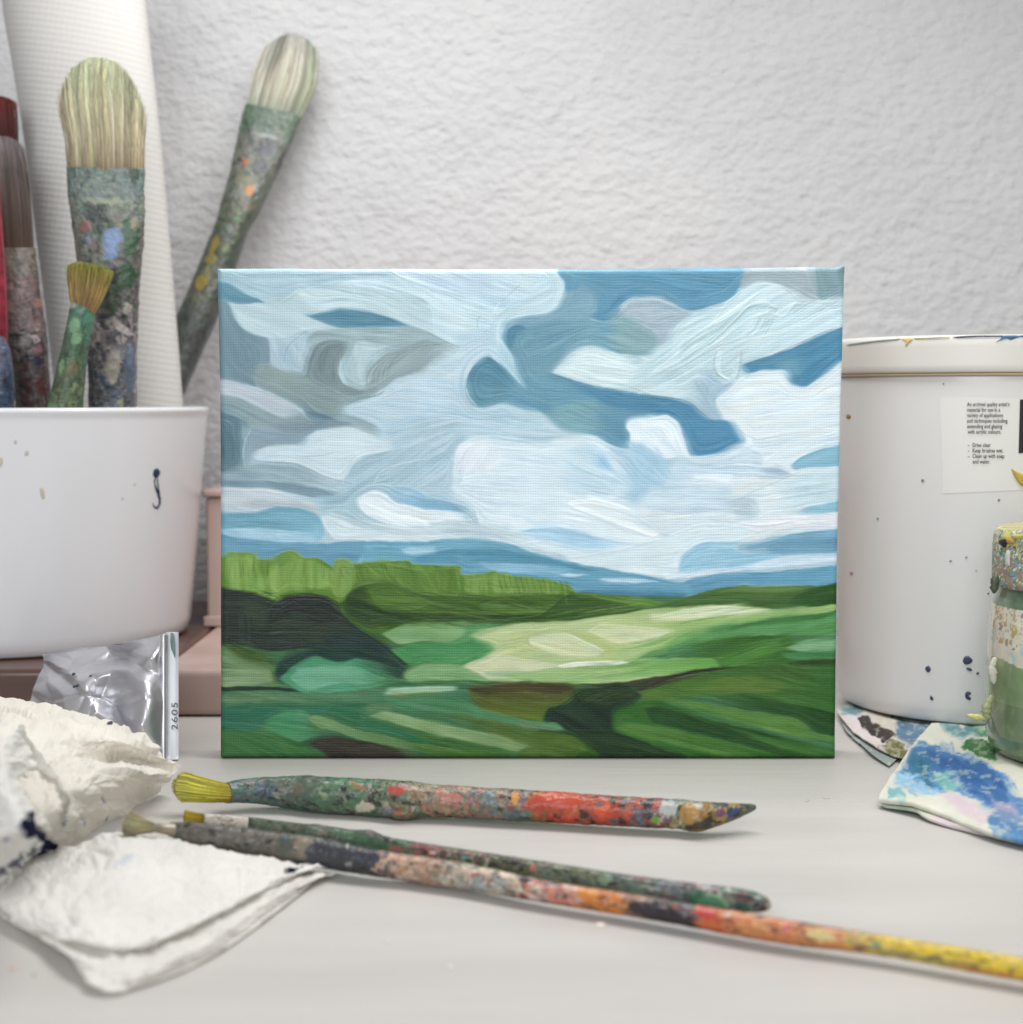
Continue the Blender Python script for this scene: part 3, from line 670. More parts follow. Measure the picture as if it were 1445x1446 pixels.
S|z8|34,84,44|0.90|0.50|792,908 872,920 962,938 1042,960
S|z8|34,84,44|0.90|0.50|493,749 573,761 663,779 743,801
S|z8|28,74,40|0.90|0.50|768,705 848,717 938,735 1018,757
S|z8|34,84,44|0.90|0.50|932,603 1012,615 1102,633 1182,655
S|z8|28,74,40|0.90|0.50|686,929 766,941 856,959 936,981
S|z7|40,100,80|0.90|0.50|739,777 809,783 899,799 969,817
S|z7|120,156,108|0.90|0.50|1032,636 1102,642 1192,658 1262,676
S|z7|130,166,122|0.90|0.50|906,931 976,937 1066,953 1136,971
S|z7|40,100,80|0.90|0.50|1102,709 1172,715 1262,731 1332,749
S|z7|120,156,108|0.90|0.50|757,631 827,637 917,653 987,671
S|z7|30,80,66|0.90|0.50|523,820 593,826 683,842 753,860
S|z7|40,100,80|0.90|0.50|212,728 282,734 372,750 442,768
S|z7|40,100,80|0.90|0.50|701,684 771,690 861,706 931,724
S|z7|30,80,66|0.90|0.50|487,976 557,982 647,998 717,1016
S|z7|120,156,108|0.90|0.50|1137,814 1207,820 1297,836 1367,854
S|z7|30,80,66|0.90|0.50|431,919 501,925 591,941 661,959
S|z7|30,80,66|0.90|0.50|1031,808 1101,814 1191,830 1261,848
S|z7|120,156,108|0.90|0.50|1243,617 1313,623 1403,639 1473,657
S|z7|130,166,122|0.90|0.50|77,694 147,700 237,716 307,734
S|z7|40,100,80|0.90|0.50|97,969 167,975 257,991 327,1009
S|z7|130,166,122|0.90|0.50|642,857 712,863 802,879 872,897
S|z7|40,100,80|0.90|0.50|1006,620 1076,626 1166,642 1236,660
S|z7|30,80,66|0.90|0.50|464,741 534,747 624,763 694,781
S|z7|120,156,108|0.90|0.50|925,619 995,625 1085,641 1155,659
S|z7|40,100,80|0.90|0.50|998,979 1068,985 1158,1001 1228,1019
S|z7|130,166,122|0.90|0.50|628,673 698,679 788,695 858,713
S|z7|30,80,66|0.90|0.50|949,753 1019,759 1109,775 1179,793
S|z7|40,100,80|0.90|0.50|948,639 1018,645 1108,661 1178,679
S|z7|120,156,108|0.90|0.50|353,849 423,855 513,871 583,889
S|z7|120,156,108|0.90|0.50|808,924 878,930 968,946 1038,964
S|z7|120,156,108|0.90|0.50|370,820 440,826 530,842 600,860
S|z7|40,100,80|0.90|0.50|988,842 1058,848 1148,864 1218,882
S|z7|120,156,108|0.90|0.50|776,747 846,753 936,769 1006,787
S|z7|120,156,108|0.90|0.50|100,837 170,843 260,859 330,877
S|z7|40,100,80|0.90|0.50|775,752 845,758 935,774 1005,792
S|z7|208,226,200|1.20|0.80|790,700 850,684 1000,676 1095,674
S|z7|150,184,160|0.90|0.70|712,808 790,790 900,812
S|z7|168,196,150|0.90|0.60|880,815 1050,850 1250,890
S|z7|216,204,186|1.00|0.70|1150,572 1210,550 1280,530
S|z8|244,248,240|1.20|0.90|125,580 220,566 420,558
S|z8|236,240,222|1.00|0.70|590,355 700,325 850,312 1000,316
S|z8|228,238,214|1.00|0.80|150,432 220,460 330,512
S|z8|228,238,200|1.00|0.70|262,425 330,395 480,402
S|z8|30,36,34|1.40|0.80|500,690 600,648 720,612 860,596
S|z8|150,200,160|1.10|0.80|1212,510 1300,512 1375,508
S|z8|88,96,62|0.90|0.55|90,780 150,730 220,690
S|z8|18,34,28|0.90|0.55|120,774 182,727 248,692
S|z8|18,34,28|0.90|0.55|150,768 214,724 276,694
S|z8|18,34,28|0.90|0.55|180,762 246,721 304,696
S|z8|88,96,62|0.90|0.55|210,756 278,718 332,698
S|z8|88,96,62|0.90|0.55|240,750 310,715 360,700
S|z8|18,34,28|0.90|0.55|270,744 342,712 388,702
S|z8|88,96,62|0.90|0.55|300,738 374,709 416,704
S|z8|18,34,28|0.90|0.55|330,732 406,706 444,706
S|z8|18,34,28|0.90|0.55|360,726 438,703 472,708
"""

def vnoise(x, y, seed):
    xi = np.floor(x).astype(np.int64); yi = np.floor(y).astype(np.int64)
    fx = (x - xi).astype(np.float32); fy = (y - yi).astype(np.float32)
    fx = fx * fx * (3 - 2 * fx); fy = fy * fy * (3 - 2 * fy)
    def h(a, b):
        n = (a * 374761393 + b * 668265263 + seed * 2147483647) & 0xffffffff
        n = ((n ^ (n >> 13)) * 1274126177) & 0xffffffff
        return ((n ^ (n >> 16)) & 0xffff).astype(np.float32) / 65535.0
    a = h(xi, yi); b = h(xi + 1, yi); c = h(xi, yi + 1); d = h(xi + 1, yi + 1)
    return (a + (b - a) * fx) * (1 - fy) + (c + (d - c) * fx) * fy

def fbm(x, y, seed, octv=3):
    s = 0; a = .5; t = 0
    for o in range(octv):
        s = s + a * vnoise(x * 2**o, y * 2**o, seed + o * 17); t += a; a *= .5
    return s / t

def spline(pts, n=6):
    P = np.array(pts, float); N = len(P); out = []
    for i in range(N):
        p0, p1, p2, p3 = P[i-1], P[i], P[(i+1) % N], P[(i+2) % N]
        for k in range(n):
            t = k / n
            # centripetal-like damped Catmull-Rom
            m1 = (p2 - p0) * .36; m2 = (p3 - p1) * .36
            L = np.linalg.norm(p2 - p1)
            for (m, qa, qb, qc) in ((m1, p0, p1, p2), (m2, p1, p2, p3)):
                e1 = qb - qa; e2 = qc - qb
                cs = (e1 @ e2) / (np.linalg.norm(e1) * np.linalg.norm(e2) + 1e-9)
                m *= min(1.0, max(0.0, (cs + .35) / .6))      # keep sharp brush tips sharp
                q = np.linalg.norm(m)
                if q > L: m *= L / q
            h00 = 2*t**3 - 3*t*t + 1; h10 = t**3 - 2*t*t + t; h01 = -2*t**3 + 3*t*t; h11 = t**3 - t*t
            out.append(h00*p1 + h10*m1 + h01*p2 + h11*m2)
    return np.array(out)

def poly_sdf(X, Y, pts):
    """signed distance, positive inside"""
    d2 = np.full(X.shape, 1e9, np.float32); ins = np.zeros(X.shape, bool)
    N = len(pts)
    for i in range(N):
        ax, ay = pts[i]; bx, by = pts[(i + 1) % N]
        ex, ey = bx - ax, by - ay
        L2 = ex*ex + ey*ey
        if L2 < 1e-9: continue
        wx = X - ax; wy = Y - ay
        t = np.clip((wx*ex + wy*ey) / L2, 0, 1)
        dx = wx - t*ex; dy = wy - t*ey
        np.minimum(d2, dx*dx + dy*dy, out=d2)
        c = ((ay > Y) != (by > Y))
        if ay != by:
            ins ^= c & (X < (bx - ax) * (Y - ay) / (by - ay) + ax)
    d = np.sqrt(d2)
    return np.where(ins, d, -d)

def paint_layers(text, zt, x0, y0, x1, y1, ss=1.0, seed=1, warp=1.3, base=(200, 200, 200), auto=0):
    W = int((x1 - x0) * ss) + 1; H = int((y1 - y0) * ss) + 1
    gx, gy = np.meshgrid(x0 + np.arange(W) / ss, y0 + np.arange(H) / ss)
    gx = gx.astype(np.float32); gy = gy.astype(np.float32)
    wx = gx + warp * (fbm(gx / 14, gy / 14, seed, 3) - .5) * 2 + 0.5 * (vnoise(gx / 3.1, gy / 3.1, seed + 5) - .5)
    wy = gy + warp * (fbm(gx / 14, gy / 14, seed + 40, 3) - .5) * 2 + 0.5 * (vnoise(gx / 3.1, gy / 3.1, seed + 45) - .5)
    col = np.zeros((H, W, 3), np.float32); col[:] = np.array(base) / 255.
    hgt = np.zeros((H, W), np.float32); fld = np.zeros((H, W), np.float32)
    for li, line in enumerate([l for l in text.strip().split('\n') if l.strip()]):
        if line.startswith('S|'): continue
        z, c, soft, st, ang, pp = line.split('|')
        fade = ang[-1] if ang[-1] in 'LRUD' else ''
        if fade: ang = ang[:-1]
        ox, oy, sc = zt[z]
        pts = [tuple(map(float, q.split(','))) for q in pp.split()]
        pts = spline([(ox + a / sc, oy + b / sc) for a, b in pts])
        soft = float(soft); st = float(st); ang = math.radians(float(ang))
        m = soft + 6
        i0 = max(0, int((pts[:, 0].min() - m - x0) * ss)); i1 = min(W, int((pts[:, 0].max() + m - x0) * ss) + 2)
        j0 = max(0, int((pts[:, 1].min() - m - y0) * ss)); j1 = min(H, int((pts[:, 1].max() + m - y0) * ss) + 2)
        if i1 <= i0 or j1 <= j0: continue
        X = wx[j0:j1, i0:i1]; Y = wy[j0:j1, i0:i1]
        d = poly_sdf(X, Y, pts)
        ca, sa = math.cos(ang), math.sin(ang)
        u = X * ca + Y * sa; v = -X * sa + Y * ca
        v = v + 7 * (fbm(u / 60, v / 60, li + 9, 2) - .5)
        # bristle furrows: follow the stroke direction, bend along the outline near it
        s1 = fbm(u / 42, v / 2.3, li * 3 + 7, 3) - .5
        s2 = fbm(u / 120, v / 6.0, li * 3 + 8, 2) - .5
        # dry, ragged edge along the bristles
        sv = vnoise(X / 34, Y / 34, li + 400)
        soft_v = soft * (.55 + 3.2 * sv ** 3)
        dd = d + (s1 * 1.3 + s2 * 1.2) * soft_v * st * 1.3
        a = np.clip(dd / soft_v * .5 + .5, 0, 1); a = a * a * (3 - 2 * a)
        if fade:
            K = X if fade in 'LR' else Y; k0 = pts[:, 0 if fade in 'LR' else 1]; q = np.clip((K - k0.min()) / (np.ptp(k0) + 1e-6), 0, 1)
            if fade in 'RD': q = 1 - q
            q = np.clip(q / .45 + (s1 + s2) * .7 * st, 0, 1); a = a * q * q * (3 - 2 * q)
        cc = c.split('>')
        c1 = np.array(list(map(float, cc[0].split(',')))) / 255
        if len(cc) > 1:
            q, ax = cc[1].split(':'); c2 = np.array(list(map(float, q.split(',')))) / 255
            G = X if ax == 'x' else Y
            k0 = pts[:, 0 if ax == 'x' else 1]
            t = np.clip((G - max(k0.min(), x0 if ax == 'x' else y0)) / (min(k0.max(), x1 if ax == 'x' else y1) - max(k0.min(), x0 if ax == 'x' else y0) + 1e-6), 0, 1)[..., None]
            C = c1 + (c2 - c1) * t
        else:
            C = np.broadcast_to(c1, X.shape + (3,))
        lum = float(c1.mean())
        var = (s1 * .10 + s2 * .16) * st * (0.45 + .4 * (1 - lum)) + (fbm(X / 25, Y / 25, li + 77, 2) - .5) * .045
        hue = (fbm(u / 50, v / 9, li + 200, 2) - .5) * .07 * (st + .3) * lum * (.25 if (z in ('z1','z2','z3','z4','z5','z6') and c1[2] > c1[0]) else 1)
        C = C + var[..., None] + hue[..., None] * np.array([1, .1, -1])
        fld[j0:j1, i0:i1] = np.where(a > .5, ang, fld[j0:j1, i0:i1])
        A = a[..., None]
        col[j0:j1, i0:i1] = col[j0:j1, i0:i1] * (1 - A) + C * A
        thick = .25 + .5 * st
        hn = .5 * hgt[j0:j1, i0:i1] + thick * .5 + s1 * st * .35 + s2 * .3 * st
        ridge = np.exp(-((d - 1.2) / 1.3) ** 2) * (0.15 + .55 * st) * np.clip(1.6 - soft * .3, 0, 1) * (.3 + 1.4 * vnoise(X / 20, Y / 20, li + 31))
        hgt[j0:j1, i0:i1] = hgt[j0:j1, i0:i1] * (1 - a) + hn * a + ridge * .8
    if auto:
        g = np.random.default_rng(seed + 500)
        for k in range(auto):                     # loose wet-in-wet strokes pulled along each passage
            cx, cy = g.uniform(0, W - 1), g.uniform(0, H - 1); sky = cy < H * .57
            a = fld[int(cy), int(cx)] + g.normal(0, .16); ln = g.uniform(10, 38) * (1.2 if sky else .9); wd = g.uniform(2.2, 6.5)
            i0, i1 = max(0, int(cx - ln - wd)), min(W, int(cx + ln + wd)); j0, j1 = max(0, int(cy - ln - wd)), min(H, int(cy + ln + wd))
            if i1 - i0 < 3 or j1 - j0 < 3: continue
            X = wx[j0:j1, i0:i1] - x0 - cx; Y = wy[j0:j1, i0:i1] - y0 - cy
            u = X * math.cos(a) + Y * math.sin(a); v = -X * math.sin(a) + Y * math.cos(a) + g.normal(0, .004) * u * u
            hair = fbm(u / 30, v / 1.7, k + 3000, 2) - .5
            d = 1 - np.sqrt((np.maximum(np.abs(u) - ln + wd, 0) / wd) ** 2 + (v / wd) ** 2)
            m = np.clip((d + hair * 1.1 - .05) * 2.2, 0, 1) * np.clip(1 - np.abs(u) / ln * .55 * (1 + np.sign(u)), 0, 1)
            c = col[int(cy), int(cx)] + g.normal(0, .013) + hair[..., None] * .05
            diff = np.abs(col[j0:j1, i0:i1] - c).sum(-1)
            m = m * g.uniform(.4, .85) * np.exp(-(diff / .22) ** 2)      # blends neighbours, leaves crisp edges alone
            col[j0:j1, i0:i1] = col[j0:j1, i0:i1] * (1 - m[..., None]) + c * m[..., None]
            hgt[j0:j1, i0:i1] += m * (hair * .5 + .12)
    if auto: col, hgt = drag(np.clip(col, 0, 1), hgt, fld, seed)
    for li, line in enumerate([l for l in text.strip().split('\n') if l.strip()]):       # fine lines cut into the wet paint last
        if line.startswith('S|'):
            _, z, c, wd, al, pp = line.split('|'); ox, oy, sc = zt[z]
            pts = np.array([(ox + float(q.split(',')[0]) / sc, oy + float(q.split(',')[1]) / sc) for q in pp.split()])
            if len(pts) > 2:                       # open smooth curve
                net = [pts[0]]
                for i in range(len(pts) - 1):
                    p0, p1, p2, p3 = pts[max(i-1, 0)], pts[i], pts[i+1], pts[min(i+2, len(pts)-1)]
                    for k in range(1, 7):
                        t = k / 6; net.append(.5 * (2*p1 + (p2-p0)*t + (2*p0-5*p1+4*p2-p3)*t*t + (3*p1-p0-3*p2+p3)*t**3))
                pts = np.array(net)
            wd = float(wd); al = float(al) * .72; m = wd + 2
            i0 = max(0, int((pts[:, 0].min() - m - x0) * ss)); i1 = min(W, int((pts[:, 0].max() + m - x0) * ss) + 2)
            j0 = max(0, int((pts[:, 1].min() - m - y0) * ss)); j1 = min(H, int((pts[:, 1].max() + m - y0) * ss) + 2)
            if i1 <= i0 or j1 <= j0: continue
            X = gx[j0:j1, i0:i1]; Y = gy[j0:j1, i0:i1]; d2 = np.full(X.shape, 1e9); par = np.zeros(X.shape)
            for i in range(len(pts) - 1):
                ax, ay = pts[i]; ex, ey = pts[i+1] - pts[i]; L2 = ex*ex + ey*ey + 1e-9
                t = np.clip(((X-ax)*ex + (Y-ay)*ey) / L2, 0, 1); d = (X-ax-t*ex)**2 + (Y-ay-t*ey)**2
                par = np.where(d < d2, (i + t) / (len(pts) - 1), par); d2 = np.minimum(d2, d)
            w_ = wd * (.35 + .65 * np.sin(np.pi * np.clip(par, .02, .98)) ** .6)
            a = np.exp(-d2 / (w_ * w_)) * al * (.55 + .6 * vnoise(X / 5, Y / 5, li + 900))
            col[j0:j1, i0:i1] = col[j0:j1, i0:i1] * (1 - a[..., None]) + np.array(list(map(float, c.split(',')))) / 255 * a[..., None]
            lumc = sum(map(float, c.split(','))) / 765
            hgt[j0:j1, i0:i1] += a * (.9 if lumc > .7 else -.8)
            continue
    return np.clip(col, 0, 1), hgt

def blur(a, s):
    H, W = a.shape[:2]; p = int(3 * s) + 1
    b = np.pad(a, ((p, p), (p, p)) + ((0, 0),) * (a.ndim - 2), mode='edge')
    k = np.exp(-.5 * (np.arange(-p, p + 1) / s) ** 2); k /= k.sum()
    t = sum(k[i] * b[i:i + H] for i in range(2 * p + 1))
    return sum(k[i] * t[:, i:i + W] for i in range(2 * p + 1))

def flow(img, ang, steps, wgt):
    """average img along the curves of a direction field"""
    H, W = ang.shape; yy, xx = np.mgrid[0:H, 0:W].astype(np.float32)
    acc = img.astype(np.float32).copy(); tot = np.ones((H, W), np.float32); ca, sa = np.cos(ang), np.sin(ang)
    for sgn in (1, -1):
        x, y = xx.copy(), yy.copy(); dx, dy = ca * sgn, sa * sgn
        for k in range(1, steps + 1):
            x = np.clip(x + dx, 0, W - 1); y = np.clip(y + dy, 0, H - 1)
            j = (y + .5).astype(int).clip(0, H - 1); i = (x + .5).astype(int).clip(0, W - 1)
            w = wgt[k - 1] if isinstance(wgt, list) else np.clip(wgt - k, 0, 1)
            acc += img[j, i] * (w[..., None] if (img.ndim == 3 and not np.isscalar(w)) else w); tot += w
            nx, ny = ca[j, i], sa[j, i]; s = np.sign(nx * dx + ny * dy); s[s == 0] = 1; dx, dy = nx * s, ny * s
    return acc / (tot[..., None] if img.ndim == 3 else tot)

def drag(col, hgt, fld, seed):
    """pull the wet paint along the strokes and comb it with bristle furrows that follow the forms"""
    H, W = hgt.shape; yy, xx = np.mgrid[0:H, 0:W].astype(np.float32)
    l = blur(col.mean(2), 1.5); gy, gx = np.gradient(l)
    a, b, c = blur(gx * gx, 7), blur(gx * gy, 7), blur(gy * gy, 7)
    v1 = -(a - c); v2 = -2 * b                                   # doubled tangent angle
    w0 = 6e-6 + 0 * a
    v1 = v1 + w0 * np.cos(2 * fld); v2 = v2 + w0 * np.sin(2 * fld)
    n = np.sqrt(v1 * v1 + v2 * v2) + 1e-12; v1, v2 = blur(v1 / n, 3), blur(v2 / n, 3)
    tan = .5 * np.arctan2(v2, v1)
    amt = 8.5 * np.where((yy > 395) & (yy < 480), .25, 1) * np.clip(vnoise(xx / 34, yy / 26, seed + 700) * 1.7 - .35, 0, 1)
    fl2 = .5 * np.arctan2(blur(np.sin(2 * fld), 4), blur(np.cos(2 * fld), 4))
    col = flow(col, fl2, 13, amt * np.where(yy < H * .57, 1, .7))   # across the ends of strokes
    col = flow(col, tan, 3, 3.2 + 0 * amt)
    g = np.random.default_rng(seed + 9)
    wn = g.normal(0, 1, (H, W)); st1 = flow(wn, tan, 22, [1.0] * 22); st1 /= st1.std()
    w2 = blur(g.normal(0, 1, (H, W)), 1.3); st2 = flow(w2, tan, 40, [1.0] * 40); st2 /= st2.std()
    m = np.clip(vnoise(xx / 46, yy / 36, seed + 800) * 1.6 - .3, .1, 1)
    lum = col.mean(2)
    col = col + ((st1 * .009 + st2 * .013) * (.5 + .7 * m) * (1.15 - .5 * lum))[..., None] + (st2 * .004)[..., None] * np.array([1, 0, -1])
    return np.clip(col, 0, 1), hgt + (st1 * .16 + st2 * .26) * m

def grade_painting(col):
    r, g, b = col[..., 0], col[..., 1], col[..., 2]
    l = (r + g + b)[..., None] / 3
    green = np.clip((g - b) * 8, 0, 1)[..., None] * np.clip((g - r) * 12, 0, 1)[..., None]
    col = l + (col - l) * (1 - .14 * green)
    sky = (1 - np.clip((g - b) * 10, 0, 1))[..., None] * np.clip((l - .4) * 4, 0, 1)
    col = col + sky * np.array([-.018, .002, .004])
    col = l + (col - l) * (1 - .12 * sky)
    wsk = sky * np.clip((l - .5) * 5, 0, 1); col = col * (1 - wsk) + (.80 + (col - .80) * 1.22) * wsk     # fuller range in the clouds
    blue = np.clip((b - r - .12) * 6, 0, 1)[..., None]
    dk = np.clip((.55 - l) * 3, 0, 1); col = col * (1 - .10 * dk)
    col = col * (1 - .03 * blue)
    col = col + green * np.array([.030, .050, -.032]) * np.clip(1.4 - l * 2, 0, 1)
    col = col + blue * np.array([.012, .014, .000])
    return np.clip(col, 0, 1)
# ---------------------------------------------------------------- generic builders
def densify(st, step=1.2):
    """st: rows (Lx,Ly,Rx,Ry,depth...) -> smooth resampling at about step px"""
    st = np.array(st, float); c = (st[:, :2] + st[:, 2:4]) / 2
    s = np.r_[0, np.cumsum(np.linalg.norm(np.diff(c, axis=0), axis=1))]
    n = max(4, int(s[-1] / step)); t = np.linspace(0, s[-1], n)
    # monotone-ish cubic per column
    out = np.empty((n, st.shape[1]))
    for k in range(st.shape[1]):
        y = st[:, k]; d = np.diff(y) / np.maximum(np.diff(s), 1e-6)
        m = np.r_[d[0], np.where(d[1:] * d[:-1] > 0, 2 * d[1:] * d[:-1] / (d[1:] + d[:-1] + 1e-12), 0), d[-1]]
        i = np.clip(np.searchsorted(s, t, 'right') - 1, 0, len(s) - 2); h = s[i+1] - s[i]; u = (t - s[i]) / np.maximum(h, 1e-6)
        out[:, k] = (2*u**3-3*u**2+1)*y[i] + (u**3-2*u**2+u)*h*m[i] + (-2*u**3+3*u**2)*y[i+1] + (u**3-u**2)*h*m[i+1]
    return out, t

def frames(st, mode, step=1.2):
    """world centre, half-width vector, unit depth vector, px arclength for every station"""
    D, t = densify(st, step); n = len(D)
    L = np.empty((n, 3)); R = np.empty((n, 3))
    for i in range(n):
        if mode == 'y':
            L[i] = at_y(D[i, 0], D[i, 1], D[i, 4]); R[i] = at_y(D[i, 2], D[i, 3], D[i, 4])
        else:                                 # lying on the table, axis height in column 4
            mx, my = (D[i, 0] + D[i, 2]) / 2, (D[i, 1] + D[i, 3]) / 2
            c = at_z(mx, my, D[i, 4]); dep = (c - CAM) @ FW
            h = (RT * (D[i, 2] - D[i, 0]) + UP * (D[i, 1] - D[i, 3])) * dep / F / 2
            L[i] = c - h; R[i] = c + h
    C = (L + R) / 2; A = (R - L) / 2
    T = np.gradient(C, axis=0); T /= np.linalg.norm(T, axis=1)[:, None] + 1e-12
    T = np.array([T[max(0, i-6):i+7].mean(0) for i in range(n)]); T /= np.linalg.norm(T, axis=1)[:, None] + 1e-12
    An = A / (np.linalg.norm(A, axis=1)[:, None] + 1e-12)
    Dv = np.cross(An, T); Dv /= np.linalg.norm(Dv, axis=1)[:, None] + 1e-12
    Dv *= np.sign(Dv @ FW)[:, None]
    return C, A, Dv, t, D

def loft(st, mode='y', k=1.0, nseg=48, step=1.2, lump=0.0, seed=1, caps=True, squash=2.0):
    C, A, Dv, t, D = frames(st, mode, step)
    if D.shape[1] > 5: k = D[:, 5:6]
    n = len(C); ang = np.linspace(0, 2 * math.pi, nseg, endpoint=False)
    rad = np.linalg.norm(A, axis=1)[:, None]
    ca, sa = np.cos(ang), np.sin(ang)
    if squash != 2.0:
        ca = np.sign(ca) * np.abs(ca) ** (2 / squash); sa = np.sign(sa) * np.abs(sa) ** (2 / squash)
    U = t[:, None] * np.ones(nseg); W = (ang[None, :] * np.ones((n, 1)))
    wr = np.stack([np.cos(W) * 6, np.sin(W) * 6], -1)
    if lump:
        b = fbm(U / 16 + wr[..., 0] * .35, wr[..., 1] * .35 + U / 40, seed, 4) - .5
        b2 = fbm(U / 5 + wr[..., 0], wr[..., 1] + 9, seed + 3, 2) - .5
        f = 1 + lump * (b * 1.6 + b2 * .5)
    else: f = np.ones_like(U)
    V = C[:, None] + (A[:, None] * (ca * f)[..., None]) + (Dv * rad * k)[:, None] * (sa * f)[..., None]
    Fc = grid_faces(n, nseg, True)
    V = V.reshape(-1, 3)
    if caps:
        V = np.vstack([V, C[0], C[-1]]); nn = n * nseg
        j = np.arange(nseg); j2 = (j + 1) % nseg
        Fc = np.vstack([Fc, np.stack([j2, j, np.full(nseg, nn), np.full(nseg, nn)], -1)[:, :4], np.stack([(n-1)*nseg + j, (n-1)*nseg + j2, np.full(nseg, nn+1), np.full(nseg, nn+1)], -1)])
        U = np.r_[U.ravel(), t[0], t[-1]]; W = np.r_[W.ravel(), 0, 0]
    return V, Fc, U.ravel(), W.ravel()

def cap_fix(V, Fc):
    return V, Fc

def daub(U, W, R, zones, seed, speck=.5):
    """crusted studio paint: zones = [(px position, [colours])], U px along, W angle, R px radius"""
    X = U
    Ya = np.mod(W - math.pi / 2, 2 * math.pi) * R; Yb = 0 * Ya        # seam on the hidden side
    pos = np.array([z[0] for z in zones]); mx = max(len(z[1]) for z in zones)
    pal = np.array([[z[1][min(i * len(z[1]) // mx, len(z[1]) - 1)] for i in range(mx)] for z in zones], float)
    xw = X + 30 * (fbm(X / 12, Ya / 9, seed, 4) - .5) * 2
    zi = np.clip(np.searchsorted(pos, xw, 'right') - 1, 0, len(pos) - 1)
    def pick(sx, sy, sd):
        n = vnoise(X / sx + 1.5 * fbm(X / 11, Ya / 9, sd + 5, 3), Ya / sy + 1.3 * fbm(X / 12, Ya / 8 + 4, sd + 6, 3), sd)
        return np.clip((n * 1.5 - .25) * mx, 0, mx - 1).astype(int)
    c = pal[zi, pick(26, 13, seed + 1)]
    c2 = pal[zi, pick(12, 7, seed + 2)]
    m = (fbm(X / 15, Ya / 8, seed + 3, 4) > .5)[:, None]
    c = np.where(m, c * .35 + c2 * .65, c)
    n = fbm(X / 13, Ya / 5, seed + 4, 3)
    c3 = pal[zi, pick(11, 6, seed + 8)]
    c = np.where((n > 1 - .36 * speck)[:, None], c * .3 + c3 * .7 + 8, c)
    zj = np.clip(zi + np.round((vnoise(X / 14, Ya / 10, seed + 30) - .5) * 4).astype(int), 0, len(pos) - 1); sel = fbm(X / 11, Ya / 7, seed + 33, 4) > (.66 - .10 * speck)
    c = np.where(sel[:, None], c * .2 + pal[zj, pick(9, 7, seed + 31)] * .8, c)
    c = c * (.76 + .48 * fbm(X / 7, Ya / 3.6, seed + 9, 3))[:, None]
    dk = np.clip((fbm(X / 13, Ya / 5, seed + 41, 4) - .64) * 12, 0, 1)[:, None] * speck; c = c * (1 - dk * .75)
    return np.clip(c, 0, 255)

def blobs(V, c, B, seed=5, side=True):
    """explicit daubs of paint given in picture coordinates: (x, y, rx, ry, tilt, colour)"""
    px, py = proj(V)
    wx = px + 9 * (fbm(px / 8, py / 8, seed, 4) - .5); wy = py + 9 * (fbm(px / 8, py / 8, seed + 9, 4) - .5)
    for (x, y, rx, ry, tl, col) in B:
        a = math.radians(tl); dx = wx - x; dy = wy - y
        u = (dx * math.cos(a) + dy * math.sin(a)) / rx; v = (-dx * math.sin(a) + dy * math.cos(a)) / ry
        d = 1 - np.sqrt(u * u + v * v)
        m = np.clip(d * min(rx, ry) / 1.6 + .2 + (vnoise(px / 2.2, py / 2.2, seed + 21) - .5) * .9 * (min(rx, ry) > 3), 0, 1)[:, None]
        m = m * (.82 + .18 * vnoise(px / 2, py / 2, seed + 3))[:, None]
        c = c * (1 - m) + np.array(col, float) * m
    return c

def painted_loft(name, st, mode, k, zones, seed, parent, m, lump=.06, bl=(), nseg=64, step=1.0, speck=.5, squash=2.0):
    V, Fc, U, W = loft(st, mode, k, nseg, step, lump, seed, True, squash)
    a = np.array(st, float); R = np.interp(U, [0, max(U.max(), 1)], [np.hypot(a[0, 2]-a[0, 0], a[0, 3]-a[0, 1]) / 2 + 4, np.hypot(a[-1, 2]-a[-1, 0], a[-1, 3]-a[-1, 1]) / 2 + 4])
    R = np.maximum(R, 8)
    c = daub(U, W, R, zones, seed, speck)
    if len(bl): c = blobs(V, c, bl, seed)
    c = c * np.array([.92, .91, .90])
    me = tri_mesh(name, V, Fc, lin(c / 255.0))
    return link(name, me, m, parent)

def tri_mesh(name, V, Fc, C=None):
    """faces may hold degenerate quads (caps)"""
    me = bpy.data.meshes.new(name)
    q = [tuple(f[:3]) if f[2] == f[3] else tuple(f) for f in Fc.tolist()]
    me.from_pydata(V.tolist(), [], q); me.polygons.foreach_set('use_smooth', np.full(len(q), True))
    if C is not None:
        a = me.color_attributes.new('Col', 'FLOAT_COLOR', 'POINT')
        a.data.foreach_set('color', np.concatenate([C, np.ones((len(C), 1))], 1).astype(np.float32).ravel())
    me.update(); return me

